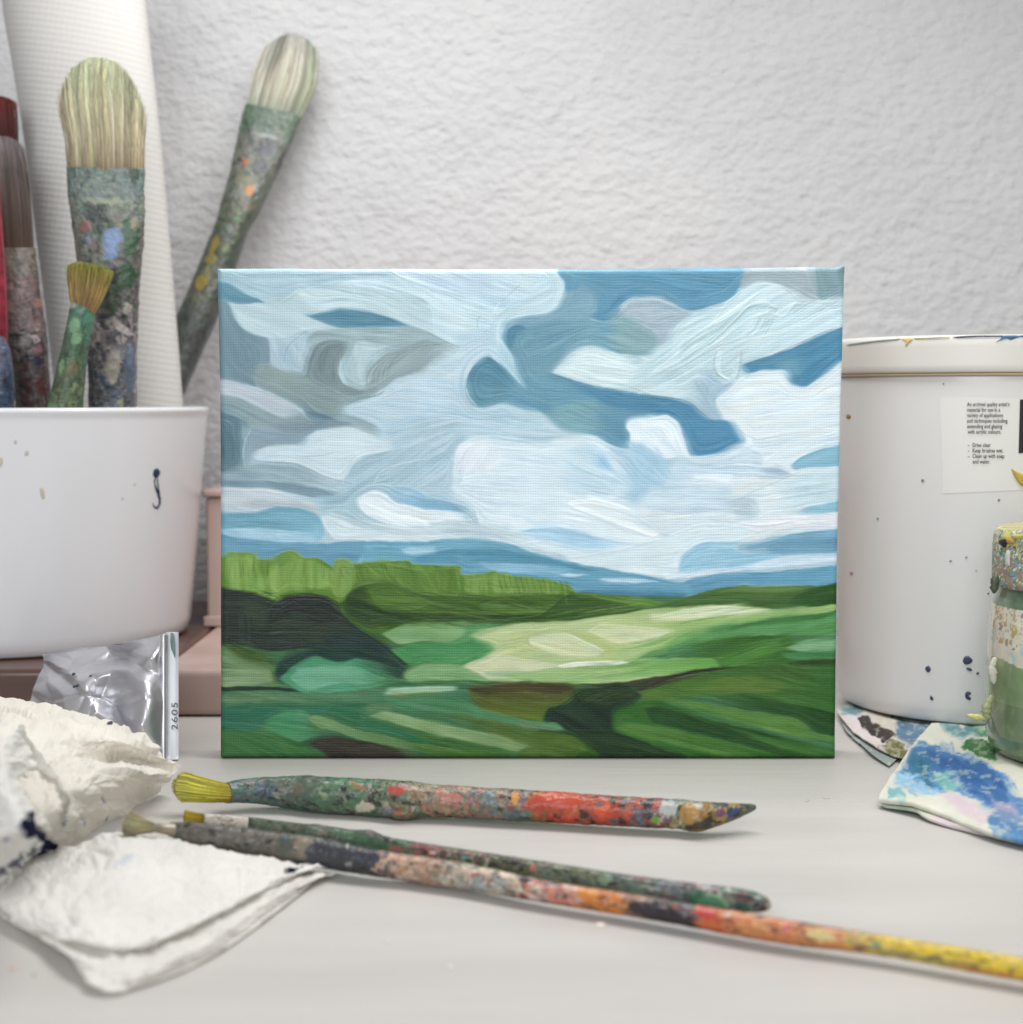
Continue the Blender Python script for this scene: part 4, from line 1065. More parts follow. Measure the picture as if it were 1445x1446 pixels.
def bristles(name, st, mode, k, n, colf, parent, m, tip, r=.00013, seed=3, wild=.05, segs=7):
    """a head of hairs fanned through the stations; tip(u) = share of the length a hair reaches"""
    g = np.random.default_rng(seed)
    C, A, Dv, t, D = frames(st, mode, 1.0); N = len(C)
    kk = D[:, 5:6] if D.shape[1] > 5 else np.full((N, 1), k)
    rad = np.linalg.norm(A, axis=1)[:, None]; DV = Dv * rad * kk
    V = []; Fc = []; Cc = []; base = 0
    u = g.uniform(-1, 1, n * 2); v = g.uniform(-1, 1, n * 2)
    ok = (u * u + v * v) < 1; u = u[ok][:n]; v = v[ok][:n]
    e = g.random(len(u)) < .45; q = np.sqrt(np.maximum(0, 1 - u * u)); v = np.where(e, -q * (.85 + .15 * g.random(len(u))), v)
    for i in range(len(u)):
        end = tip(u[i], v[i]) * (1 - abs(g.normal(0, .025)))
        s = np.linspace(0, end, segs + 1) * (N - 1); a = np.clip(s.astype(int), 0, N - 2); f = (s - a)[:, None]
        cc = C[a] * (1 - f) + C[a+1] * f; aa = A[a] * (1 - f) + A[a+1] * f; dd = DV[a] * (1 - f) + DV[a+1] * f
        w1, w2 = g.normal(0, wild, 2); ph = np.linspace(0, 1, segs + 1)[:, None] ** 2
        P = cc + aa * (u[i] + w1 * ph) + dd * (v[i] + w2 * ph)
        T = P[-1] - P[0]; T /= np.linalg.norm(T) + 1e-9
        X = np.cross(T, FW); X /= np.linalg.norm(X) + 1e-9; Y = np.cross(T, X)
        rr = r * (.75 + .5 * g.random()) * np.linspace(1, .45, segs + 1)[:, None]
        ring = [P + X * rr, P - X * rr * .5 + Y * rr * .87, P - X * rr * .5 - Y * rr * .87]
        V.append(np.stack(ring, 1).reshape(-1, 3))
        Fc.append(grid_faces(segs + 1, 3, True) + base); base += 3 * (segs + 1)
        c = colf(u[i], ph[:, 0] ** .5 * end, g)                 # (segs+1,3)
        Cc.append(np.repeat(c, 3, axis=0))
    me = np_mesh(name, np.vstack(V), np.vstack(Fc), lin(np.clip(np.vstack(Cc), 0, 255) / 255.0))
    return link(name, me, m, parent)

def ramp_cols(stops, jit=16):
    p = np.array([s[0] for s in stops]); c = np.array([s[1] for s in stops], float)
    def f(u, h, g):
        jc = .10 * (vnoise(np.array([u * 9.0 + 20]), np.array([3.0]), 5)[0] - .5) * 2
        o = (1 + jc) * np.stack([np.interp(h, p, c[:, i]) for i in range(3)], 1)
        return o * (1 + g.normal(0, jit / 120.0)) + g.normal(0, jit / 4, 3)
    return f

def net_eval(net, nu, nv):
    """smooth surface through a control net (rows x cols x 3)"""
    P = np.array(net, float)
    def axis(P, n):
        m = P.shape[0]; t = np.linspace(0, m - 1, n); i = np.clip(t.astype(int), 0, m - 2); f = (t - i).reshape((-1,) + (1,) * (P.ndim - 1))
        p0 = P[np.maximum(i - 1, 0)]; p1 = P[i]; p2 = P[i + 1]; p3 = P[np.minimum(i + 2, m - 1)]
        m1 = (p2 - p0) * .5; m2 = (p3 - p1) * .5
        return (2*f**3-3*f*f+1)*p1 + (f**3-2*f*f+f)*m1 + (3*f*f-2*f**3)*p2 + (f**3-f*f)*m2
    return axis(axis(P, nv).transpose(1, 0, 2), nu).transpose(1, 0, 2)

def ridged(x, y, seed, octv=4):
    s = 0; a = .5
    for o in range(octv):
        s = s + a * (1 - np.abs(2 * vnoise(x * 2**o + 3.1 * o, y * 2**o, seed + o * 13) - 1)); a *= .5
    return s

def solid_sheet(name, V, H, W, C, thick, parent=None, m=None):
    """closed thin sheet from a grid"""
    du = np.gradient(V, axis=1); dv = np.gradient(V, axis=0)
    N = np.cross(du, dv); N /= np.linalg.norm(N, axis=2)[..., None] + 1e-12
    V2 = V - N * thick
    F1 = grid_faces(H, W); F2 = F1[:, ::-1] + H * W
    e = []
    n = H * W
    for i in range(H - 1):
        e.append((i*W, (i+1)*W, (i+1)*W + n, i*W + n)); e.append(((i+1)*W + W-1, i*W + W-1, i*W + W-1 + n, (i+1)*W + W-1 + n))
    for j in range(W - 1):
        e.append((j+1, j, j + n, j+1+n)); b = (H-1)*W; e.append((b+j, b+j+1, b+j+1+n, b+j+n))
    me = np_mesh(name, np.vstack([V.reshape(-1, 3), V2.reshape(-1, 3)]), np.vstack([F1, F2, np.array(e)]), np.vstack([C.reshape(-1, 3)] * 2) if C is not None else None)
    return link(name, me, m, parent)

def box(name, x0, x1, y0, y1, z0, z1, m, parent=None, bev=.002, seg=3):
    bm = bmesh.new(); bmesh.ops.create_cube(bm, size=1)
    for v in bm.verts: v.co = Vector(((x0+x1)/2 + v.co.x*(x1-x0), (y0+y1)/2 + v.co.y*(y1-y0), (z0+z1)/2 + v.co.z*(z1-z0)))
    if bev: bmesh.ops.bevel(bm, geom=bm.edges[:], offset=bev, segments=seg, affect='EDGES', profile=.5)
    me = bpy.data.meshes.new(name); bm.to_mesh(me); bm.free()
    for p in me.polygons: p.use_smooth = False
    return link(name, me, m, parent)

def lathe(name, prof, cx, cy, m, parent=None, n=160, cf=None, dz=.0025):
    prof = np.array(prof, float)
    # densify the profile a little for smooth shading
    P = [prof[0]]
    for a, b in zip(prof[:-1], prof[1:]):
        k = max(1, int(np.linalg.norm(b - a) / dz)); P += [a + (b - a) * i / k for i in range(1, k + 1)]
    P = np.array(P); an = np.linspace(0, 2 * math.pi, n, endpoint=False)
    V = np.stack([cx + P[:, :1] * np.cos(an), cy + P[:, :1] * np.sin(an), P[:, 1:2] * np.ones(n)], -1)
    C = None
    if cf is not None: C = cf(V.reshape(-1, 3))
    me = np_mesh(name, V, grid_faces(len(P), n, True), C)
    return link(name, me, m, parent)

# ---------------------------------------------------------------- setting: wall and table
wallm = mat('plaster', rough=.85, spec=.2, bump=[('noise', (135, 145, 190), .68, .0042), ('noise', (300, 300, 340), .36, .0015), ('noise', (42, 42, 48), .36, .007)])
vary(wallm, (198, 198, 200), (205, 205, 206), 9)
for nd in wallm.node_tree.nodes:                # the trowel marks climb to the right
    if nd.bl_idname == 'ShaderNodeMapping': nd.inputs['Rotation'].default_value = (0, math.radians(24), 0)
WALLY = .343
def plane_obj(name, pts, m, label):
    me = bpy.data.meshes.new(name); me.from_pydata([tuple(p) for p in pts], [], [(0, 1, 2, 3)])
    o = link(name, me, m); tag(o, label, name.replace('_', ' '), kind='structure'); return o
wall = plane_obj('wall', [(-1.6, WALLY, -.3), (1.6, WALLY, -.3), (1.6, WALLY, 1.6), (-1.6, WALLY, 1.6)], wallm, 'white plaster wall with rough trowelled texture')
tablem = mat('table_paint', rough=.42, spec=.4, bump=[('noise', (14, 260, 1), .32, .0007), ('noise', (90, 90, 1), .2, .0006), ('noise', (500, 500, 1), .1, .0003)])
vary(tablem, (185, 181, 177), (193, 189, 185), (7, 30, 1), detail=6)
table = plane_obj('table', [(-1.3, -.9, 0), (1.3, -.9, 0), (1.3, WALLY, 0), (-1.3, WALLY, 0)], tablem, 'white painted table top with faint brush grain')

RZ = .0227
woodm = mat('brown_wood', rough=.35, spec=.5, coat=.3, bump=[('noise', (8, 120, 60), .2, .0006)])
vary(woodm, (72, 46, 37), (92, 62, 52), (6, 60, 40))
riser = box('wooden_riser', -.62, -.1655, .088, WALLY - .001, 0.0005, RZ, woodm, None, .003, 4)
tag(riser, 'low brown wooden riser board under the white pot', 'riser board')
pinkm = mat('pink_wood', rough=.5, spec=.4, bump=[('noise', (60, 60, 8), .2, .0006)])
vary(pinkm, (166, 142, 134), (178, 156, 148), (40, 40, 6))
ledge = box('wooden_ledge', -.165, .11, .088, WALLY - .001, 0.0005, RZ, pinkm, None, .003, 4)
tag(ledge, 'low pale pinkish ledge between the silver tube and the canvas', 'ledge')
bx = thing('brown_block', (-.03, .27, RZ), 'pinkish brown block in the gap between white pot and canvas', 'box')  # plain block; gives the gap beside the pot its brown tone
box('block_body', -.169, .10, .228, .31, RZ + .0003, .0945, pinkm, bx, .002)
box('block_top', -.1705, .1025, .2255, .3125, .0947, .0990, pinkm, bx, .0015)
box('block_foot', -.1705, .1025, .2255, .2279, RZ + .0003, RZ + .006, pinkm, bx, .0008)

# ---------------------------------------------------------------- the canvas
paintm = mat('oil_paint', rough=.40, spec=.28, attr=True, bump=[('wave', 1, 0, 0)])
nt = paintm.node_tree; N = nt.nodes; L = nt.links
for nd in list(N):
    if nd.bl_idname in ('ShaderNodeBump', 'ShaderNodeTexWave', 'ShaderNodeMapping'): N.remove(nd)
tc = [n for n in N if n.bl_idname == 'ShaderNodeTexCoord'][0]
bumps = None
def wave(dirn, freq):
    wv = N.new('ShaderNodeTexWave'); wv.bands_direction = dirn; wv.inputs['Scale'].default_value = freq; wv.inputs['Distortion'].default_value = 2.6; wv.inputs['Detail'].default_value = 2.0
    wv.inputs['Detail Scale'].default_value = .6
    L.new(tc.outputs['Object'], wv.inputs['Vector']); return wv
WEAVE = 190 / 2 * 1.0
wa = wave('X', 330); wb = wave('Z', 300)
mn = N.new('ShaderNodeMath'); mn.operation = 'MULTIPLY'; L.new(wa.outputs['Fac'], mn.inputs[0]); L.new(wb.outputs['Fac'], mn.inputs[1])
at = N.new('ShaderNodeAttribute'); at.attribute_name = 'thick'
sb = N.new('ShaderNodeMath'); sb.operation = 'MULTIPLY'; L.new(mn.outputs[0], sb.inputs[0]); L.new(at.outputs['Fac'], sb.inputs[1])
bp = N.new('ShaderNodeBump'); bp.inputs['Strength'].default_value = 1.0; bp.inputs['Distance'].default_value = .00014
L.new(sb.outputs[0], bp.inputs['Height']); L.new(bp.outputs[0], N['Principled BSDF'].inputs['Normal'])

def build_canvas():
    col, hgt = paint_layers(STROKES, ZT, PX0, PY0, PX1, PY1, 1.0, 3, auto=1500)
    col = grade_painting(col)
    W, H = 1000, 790
    BL = at_y(312, 1071.5, 0); BR = at_y(1180.5, 1071, 0); TR = at_y(1194.5, 376, 0); TL = at_y(308, 378.5, 0)
    BL[2] = BR[2] = .0006
    u = np.linspace(0, 1, W)[None, :, None]; v = np.linspace(0, 1, H)[:, None, None]
    P = (TL * (1 - u) + TR * u) * (1 - v) + (BL * (1 - u) + BR * u) * v
    P = P.astype(float)
    px, py = proj(P.reshape(-1, 3)); px = px.reshape(H, W); py = py.reshape(H, W)
    def samp(A, x, y):
        x = np.clip(x - PX0, 0, A.shape[1] - 1.01); y = np.clip(y - PY0, 0, A.shape[0] - 1.01)
        i = x.astype(int); j = y.astype(int); fx = x - i; fy = y - j
        if A.ndim == 3: fx = fx[..., None]; fy = fy[..., None]
        return (A[j, i]*(1-fx) + A[j, i+1]*fx)*(1-fy) + (A[j+1, i]*(1-fx) + A[j+1, i+1]*fx)*fy
    qx = np.clip(px, 309, 1189); qy = np.clip(py, 382, 1067)
    c = samp(col, qx, qy); h = samp(hgt, qx, qy)
    # edge roll: the cloth turns over the stretcher bar
    wid = np.linalg.norm(TR - TL); hei = np.linalg.norm(TL - BL); r = .0022
    du = np.minimum(u[..., 0], 1 - u[..., 0]) * wid; dv = np.minimum(v[..., 0], 1 - v[..., 0]) * hei
    def drop(d): q = np.clip(1 - d / r, 0, 1); return r * (1 - np.sqrt(np.maximum(0, 1 - q * q)))
    P[..., 1] += np.maximum(drop(du + 0 * v[..., 0]), drop(dv + 0 * u[..., 0]))
    # hand-stretched: the edges bow and waver a little
    P[..., 0] += .0007 * np.sin(np.pi * v[..., 0]) * (.5 - u[..., 0]) * 2 + .00022 * (fbm(py / 90, px * 0 + (px > 750) * 7.0, 91, 3) - .5) * 2
    P[..., 2] += np.where(v[..., 0] < .5, 1, 0) * (-.0006 * np.sin(np.pi * u[..., 0]) + .00025 * (fbm(px / 80, px * 0 + 3.0, 92, 3) - .5) * 2) * (1 - 2 * v[..., 0])
    # the nick of dried paint on the top right corner
    k = np.exp(-((px - 1190) ** 2 + (py - 380) ** 2) / 30.0); P[..., 2] += k * .0009; P[..., 1] -= k * .0008
    P[..., 1] -= (np.clip(h, -1.2, 2.0)) * .00018
    P[..., 1] -= .00025 * (fbm(px / 130, py / 130, 55, 2) - .5)
    me = np_mesh('painted_face', P[:, :, :], grid_faces(H, W)[:, ::-1], lin(c.reshape(-1, 3)))
    a = me.attributes.new('thick', 'FLOAT', 'POINT')
    th = np.clip(1.0 - .75 * np.clip(h, 0, 1.3), .12, 1)
    a.data.foreach_set('value', th.astype(np.float32).ravel())
    root = thing('painted_canvas', ((BL[0] + BR[0]) / 2, .009, 0), 'small oil landscape of green fields under a cloudy blue sky on stretched canvas', 'painting')
    link('painted_face', me, paintm, root)
    # the painted sides, wrapped round the bars
    edge = []
    top = P[0]; bot = P[-1]; lef = P[:, 0]; rig = P[:, -1]
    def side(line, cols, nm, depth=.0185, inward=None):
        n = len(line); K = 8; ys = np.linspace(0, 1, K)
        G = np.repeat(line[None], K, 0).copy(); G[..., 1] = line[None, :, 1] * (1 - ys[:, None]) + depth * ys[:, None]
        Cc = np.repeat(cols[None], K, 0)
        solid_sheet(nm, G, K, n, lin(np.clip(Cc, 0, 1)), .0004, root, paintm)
    s = 3
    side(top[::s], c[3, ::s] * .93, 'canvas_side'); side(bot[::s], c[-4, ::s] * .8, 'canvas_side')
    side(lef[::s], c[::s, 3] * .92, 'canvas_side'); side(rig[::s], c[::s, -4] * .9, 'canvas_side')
    rawm = mat('stretcher_wood', lin((196, 168, 128)), .6, bump=[('noise', (30, 30, 300), .2, .0004)])
    x0, x1, z1 = BL[0] + .0025, BR[0] - .0025, .2005
    box('stretcher_bar', x0, x1, .006, .0182, .0016, .036, rawm, root, .001)
    box('stretcher_bar', x0, x1, .006, .0182, .166, z1 - .001, rawm, root, .001)
    box('stretcher_bar', x0, x0 + .034, .0062, .0180, .0363, .1657, rawm, root, .001)
    box('stretcher_bar', x1 - .034, x1, .0062, .0180, .0363, .1657, rawm, root, .001)
build_canvas()

# ---------------------------------------------------------------- white pot
potm = mat('white_ceramic', lin((214, 215, 219)), .22, spec=.5, coat=.35, coatr=.12, bump=[('noise', 25, .05, .001)])
PC = np.array([-.268, .202]); 
pot = thing('white_pot', (PC[0], PC[1], RZ), 'large glossy white pot with a small blue paint squiggle, filled with brushes', 'pot')
zb, zt = RZ + .0003, .1447
RP = lambda z: .0925 + (.1040 - .0925) * ((z - zb) / (zt - zb)) ** .85
prof = [(0, zb + .001), (.086, zb + .001), (.0895, zb), (.0915, zb + .0012), (.0927, zb + .004)]
prof += [(RP(z), z) for z in np.linspace(zb + .007, zt - .004, 22)]
prof += [(.1046, zt - .0025), (.1047, zt - .0012), (.1038, zt - .0002), (.1025, zt), (.1012, zt - .0006), (.1004, zt - .003)]
prof += [(RP(z) - .0045, z) for z in np.linspace(zt - .008, zb + .012, 14)] + [(.08, zb + .006), (0, zb + .005)]
lathe('pot_body', prof, PC[0], PC[1], potm, pot, 200)

def cyl_hit(px, py, c, R):
    """first hit of the picture ray with an upright cylinder of radius R(z)"""
    d = ray(px, py); r = R(.1) if callable(R) else R
    for _ in range(4):
        ox, oy = CAM[0] - c[0], CAM[1] - c[1]
        a = d[0]**2 + d[1]**2; b = ox * d[0] + oy * d[1]; q = b * b - a * (ox*ox + oy*oy - r*r)
        if q < 0: q = 0
        t = (-b - math.sqrt(q)) / a; P = CAM + d * t
        if callable(R): r = R(P[2])
    return P
def dab(name, pts, c, R, m, parent, lift=.00025, smooth=True):
    """a flat daub of dried paint on an upright round surface; outline in picture coordinates"""
    q = spline(pts, 5) if smooth else np.array(pts, float)
    if not smooth:
        q2 = []
        for a, b in zip(q, np.roll(q, -1, 0)):
            k = max(1, int(np.linalg.norm(b - a) / 6)); q2 += [a + (b - a) * i / k for i in range(k)]
        q = np.array(q2)
    cen = q.mean(0); V = []; n = len(q)
    for f, lf in ((1.0, 0.00002), (.93, lift), (.5, lift * 1.3)):
        for p in q:
            x, y = cen + (p - cen) * f; P = cyl_hit(x, y, c, R); nrm = np.array([P[0] - c[0], P[1] - c[1], 0]); nrm /= np.linalg.norm(nrm)
            V.append(P + nrm * lf)
    P = cyl_hit(cen[0], cen[1], c, R); nrm = np.array([P[0] - c[0], P[1] - c[1], 0]); nrm /= np.linalg.norm(nrm); V.append(P + nrm * lift * 1.3)
    fs = []
    for k in range(2):
        for i in range(n): fs.append((k*n + i, k*n + (i+1) % n, (k+1)*n + (i+1) % n, (k+1)*n + i))
    for i in range(n): fs.append((2*n + i, 2*n + (i+1) % n, 3*n))
    me = bpy.data.meshes.new(name); me.from_pydata([tuple(v) for v in V], [], fs)
    for p in me.polygons: p.use_smooth = True
    return link(name, me, m, parent)
def blob_pts(x, y, rx, ry, tilt=0, n=9, jit=.18, seed=0):
    g = random.Random(int(x * 7 + y * 13 + seed)); a0 = math.radians(tilt); o = []
    for i in range(n):
        a = 2 * math.pi * i / n; r = 1 + g.uniform(-jit, jit); u, v = rx * r * math.cos(a), ry * r * math.sin(a)
        o.append((x + u * math.cos(a0) - v * math.sin(a0), y + u * math.sin(a0) + v * math.cos(a0)))
    return o
def flat(name, rgb, rough=.4): return mat(name, tuple(lin(rgb)), rough, bump=[('noise', 400, .2, .0004)])
navy = flat('navy_paint', (28, 48, 78)); ochre = flat('ochre_paint', (176, 150, 96)); stain = flat('faint_stain', (186, 178, 166)); stain2 = flat('ochre_stain', (158, 128, 70))
dab('paint_squiggle', blob_pts(221, 668, 4.6, 6.4, 10, 10, .15), PC, RP, navy, pot, .0005)
for (x, y, rx, ry, tl) in ((60, 697, 3.2, 9, -14), (38, 640, 3, 4, 10), (22, 624, 2.5, 3, 0), (1, 652, 3, 7, 0), (190, 684, 1.6, 1.6, 0), (173, 704, 1.8, 1.8, 0)):
    dab('paint_spot', blob_pts(x, y, rx, ry, tl), PC, RP, stain, pot, .0001)

# ---------------------------------------------------------------- things standing in the pot
crustm = mat('crusted_paint', rough=.36, spec=.5, attr=True, coat=.12, coatr=.3, bump=[('noise', 260, .7, .0012), ('noise', 900, .35, .0003)])
hairm = mat('bristle', rough=.5, spec=.3, attr=True)
corem = mat('bristle_core', tuple(lin((120, 108, 78))), .8)
coreg = mat('bristle_core_yellow', tuple(lin((104, 96, 24))), .8)
cored = mat('bristle_core_dark', tuple(lin((60, 48, 46))), .8)
corer = mat('bristle_core_red', tuple(lin((62, 20, 16))), .8)

def row(*v): return list(v)
# paper roll
def paper_roll():
    st = [(-8, -70, 192, -74, .25), (2, -20, 203, -24, .248), (6, 20, 207, 16, .246), (18, 90, 215, 90, .242), (26, 140, 221, 140, .24), (38, 220, 229, 220, .236), (50, 320, 238, 320, .232), (64, 430, 247, 430, .228), (76, 530, 255, 530, .224), (84, 600, 260, 600, .222), (92, 680, 264, 680, .22)]
    V, Fc, U, Wn = loft(st, 'y', .55, 160, 2.0, 0.0)
    m = mat('embossed_paper', tuple(lin((198, 196, 193))), .9, spec=.1)
    nt = m.node_tree; N = nt.nodes; L = nt.links
    tc = N.new('ShaderNodeTexCoord'); mp = N.new('ShaderNodeMapping'); L.new(tc.outputs['Object'], mp.inputs[0])
    mp.inputs['Rotation'].default_value = (0, math.radians(-9), 0)
    vo = N.new('ShaderNodeTexWave'); vo.bands_direction = 'Z'; vo.inputs['Scale'].default_value = 95; vo.inputs['Distortion'].default_value = 1.2; vo.inputs['Detail Scale'].default_value = 6
    L.new(mp.outputs[0], vo.inputs['Vector'])
    v2 = N.new('ShaderNodeTexWave'); v2.bands_direction = 'X'; v2.inputs['Scale'].default_value = 95; v2.inputs['Distortion'].default_value = 2.5
    L.new(mp.outputs[0], v2.inputs['Vector'])
    mm = N.new('ShaderNodeMath'); mm.operation = 'MULTIPLY_ADD'; L.new(v2.outputs['Fac'], mm.inputs[0]); mm.inputs[1].default_value = .45; L.new(vo.outputs['Fac'], mm.inputs[2])
    bp = N.new('ShaderNodeBump'); bp.inputs['Strength'].default_value = .2; bp.inputs['Distance'].default_value = .0005; L.new(mm.outputs[0], bp.inputs['Height'])
    L.new(bp.outputs[0], N['Principled BSDF'].inputs['Normal'])
    tag(link('paper_roll', tri_mesh('paper_roll', V, Fc), m), 'tall white embossed paper towel roll standing in the pot behind the brushes', 'paper roll')
paper_roll()

G_GREY = [(92, 104, 100), (110, 118, 108), (70, 92, 80), (130, 134, 122), (84, 84, 84)]
# big filbert brush
def filbert():
    root = thing('paint_brush', at_y(150, 560, .165), 'wide flat brush with cream bristles and a pale blue dab on its crusted ferrule', 'paint brush', 'brushes standing in the white pot')
    st = [(94, 236, 205, 239, .160, .16), (97, 280, 204, 280, .160, .2), (105, 340, 203, 335, .160, .28), (113, 390, 198, 390, .161, .4), (119, 440, 195, 440, .162, .55), (124, 500, 193, 500, .163, .7), (126, 560, 192, 560, .165, .8), (128, 640, 190, 640, .167, .9), (132, 720, 186, 720, .169, .9)]
    zones = [(0, [(112, 128, 128), (96, 116, 108), (124, 138, 132), (84, 104, 100)]), (45, [(104, 120, 112), (136, 138, 120), (96, 100, 104), (120, 132, 110)]), (75, [(100, 112, 102), (128, 106, 102), (110, 106, 106), (70, 92, 72)]),
             (150, [(60, 80, 62), (110, 100, 100), (84, 78, 84)]), (205, [(84, 78, 84), (124, 114, 118), (160, 152, 152), (66, 64, 74)]), (260, [(96, 96, 100), (140, 134, 128), (82, 92, 108), (70, 84, 100)])]
    bl = [(133, 302, 13, 14, 0, (46, 56, 58)), (140, 320, 7, 9, 20, (40, 50, 54)), (120, 320, 9, 8, 0, (140, 92, 92)), (184, 335, 12, 30, 5, (52, 88, 60)), (178, 390, 13, 22, 10, (40, 78, 52)), (190, 250, 8, 14, 0, (40, 62, 46)),
          (161, 388, 6, 14, 10, (22, 34, 30)), (137, 345, 4, 12, -10, (30, 40, 40)), (160, 334, 13, 13, 0, (122, 150, 196)), (157, 355, 10.5, 14, 5, (120, 148, 194)), (157, 345, 10, 12, 0, (121, 149, 195)), (125, 338, 3, 7, 0, (130, 136, 180)), (148, 283, 32, 5, 3, (148, 160, 138)), (180, 435, 8, 10, 0, (176, 170, 168)), (172, 462, 22, 6, 32, (176, 172, 170)),
          (160, 520, 12, 26, 8, (152, 148, 136)), (184, 520, 8, 40, 2, (82, 98, 120)), (172, 570, 5, 8, 0, (150, 156, 110)), (184, 500, 5, 20, 0, (106, 122, 140)), (190, 315, 5, 10, 0, (150, 140, 120))]
    painted_loft('handle', st, 'y', .3, zones, 21, root, crustm, .05, bl, 72, 1.0, .5, 2.6)
    bs = [(95, 246, 204, 248, .160, .16), (92, 200, 205, 205, .160, .17), (84, 150, 206, 160, .161, .18), (82, 110, 204, 120, .163, .16), (88, 78, 200, 84, .165, .10)]
    tip = lambda u, v: (1 - .10 * abs(u + .1) ** 2.0 - .36 * max(0, abs(u)) ** 3.2) * .99
    colf = ramp_cols([(0, (122, 110, 88)), (.15, (156, 146, 122)), (.5, (180, 174, 148)), (.8, (182, 184, 154)), (1, (190, 196, 166))], 24)
    bristles('bristles', bs, 'y', .16, 4200, colf, root, hairm, tip, .00015, 3, .05)
    cs = [(100, 246, 200, 248, .161, .1), (99, 200, 198, 205, .161, .1), (96, 155, 198, 165, .162, .08), (104, 120, 188, 128, .163, .05), (125, 104, 168, 106, .164, .04)]
    V, Fc, U, W = loft(cs, 'y', .1, 32, 4); link('bristle_core', tri_mesh('bristle_core', V, Fc), corem, root)
filbert()

def small_round():
    root = thing('paint_brush', at_y(95, 570, .132), 'short round brush with splayed yellow green bristles and green crusted handle', 'paint brush', 'brushes standing in the white pot')
    st = [(101, 424, 136, 440, .128), (98, 440, 133, 455, .128), (92, 470, 127, 480, .129), (84, 505, 122, 512, .130), (76, 540, 119, 546, .131), (68, 575, 115, 580, .132), (60, 620, 108, 625, .134), (50, 690, 98, 695, .137)]
    zones = [(0, [(84, 128, 112), (70, 110, 96), (96, 140, 118)]), (40, [(74, 108, 84), (92, 118, 92), (68, 92, 74)]), (80, [(78, 98, 76), (96, 104, 80), (70, 88, 70)]), (120, [(80, 108, 84), (110, 130, 96), (88, 96, 74), (120, 140, 108)])]
    bl = [(106, 460, 8, 12, 12, (136, 184, 142)), (108, 478, 7, 8, 0, (130, 176, 130)), (86, 518, 4, 13, 14, (132, 178, 126)), (102, 430, 5, 6, 20, (190, 180, 166)), (126, 450, 9, 8, 0, (86, 140, 122)), (103, 520, 8, 12, 0, (112, 108, 84)), (76, 575, 8, 9, 0, (124, 160, 122))]
    painted_loft('handle', st, 'y', 1.0, zones, 31, root, crustm, .06, bl, 56, 1.0, .3)
    bs = [(102, 432, 134, 446, .128, .9), (98, 412, 148, 420, .127, .8), (96, 385, 158, 392, .126, .7), (99, 362, 162, 376, .126, .62)]
    colf = ramp_cols([(0, (138, 112, 78)), (.4, (164, 140, 92)), (.75, (158, 144, 82)), (1, (152, 160, 70))], 26)
    tip = lambda u, v: .97 - .10 * abs(u) ** 3 - .05 * max(0, -v)
    bristles('bristles', bs, 'y', .8, 1100, colf, root, hairm, tip, .00022, 5, .05)
    cs = [(104, 432, 132, 446, .128, .8), (102, 412, 144, 420, .128, .6), (104, 390, 150, 396, .128, .4), (112, 375, 148, 382, .128, .2)]
    V, Fc, U, W = loft(cs, 'y', .5, 24, 4); link('bristle_core', tri_mesh('bristle_core', V, Fc), coreg, root)
small_round()

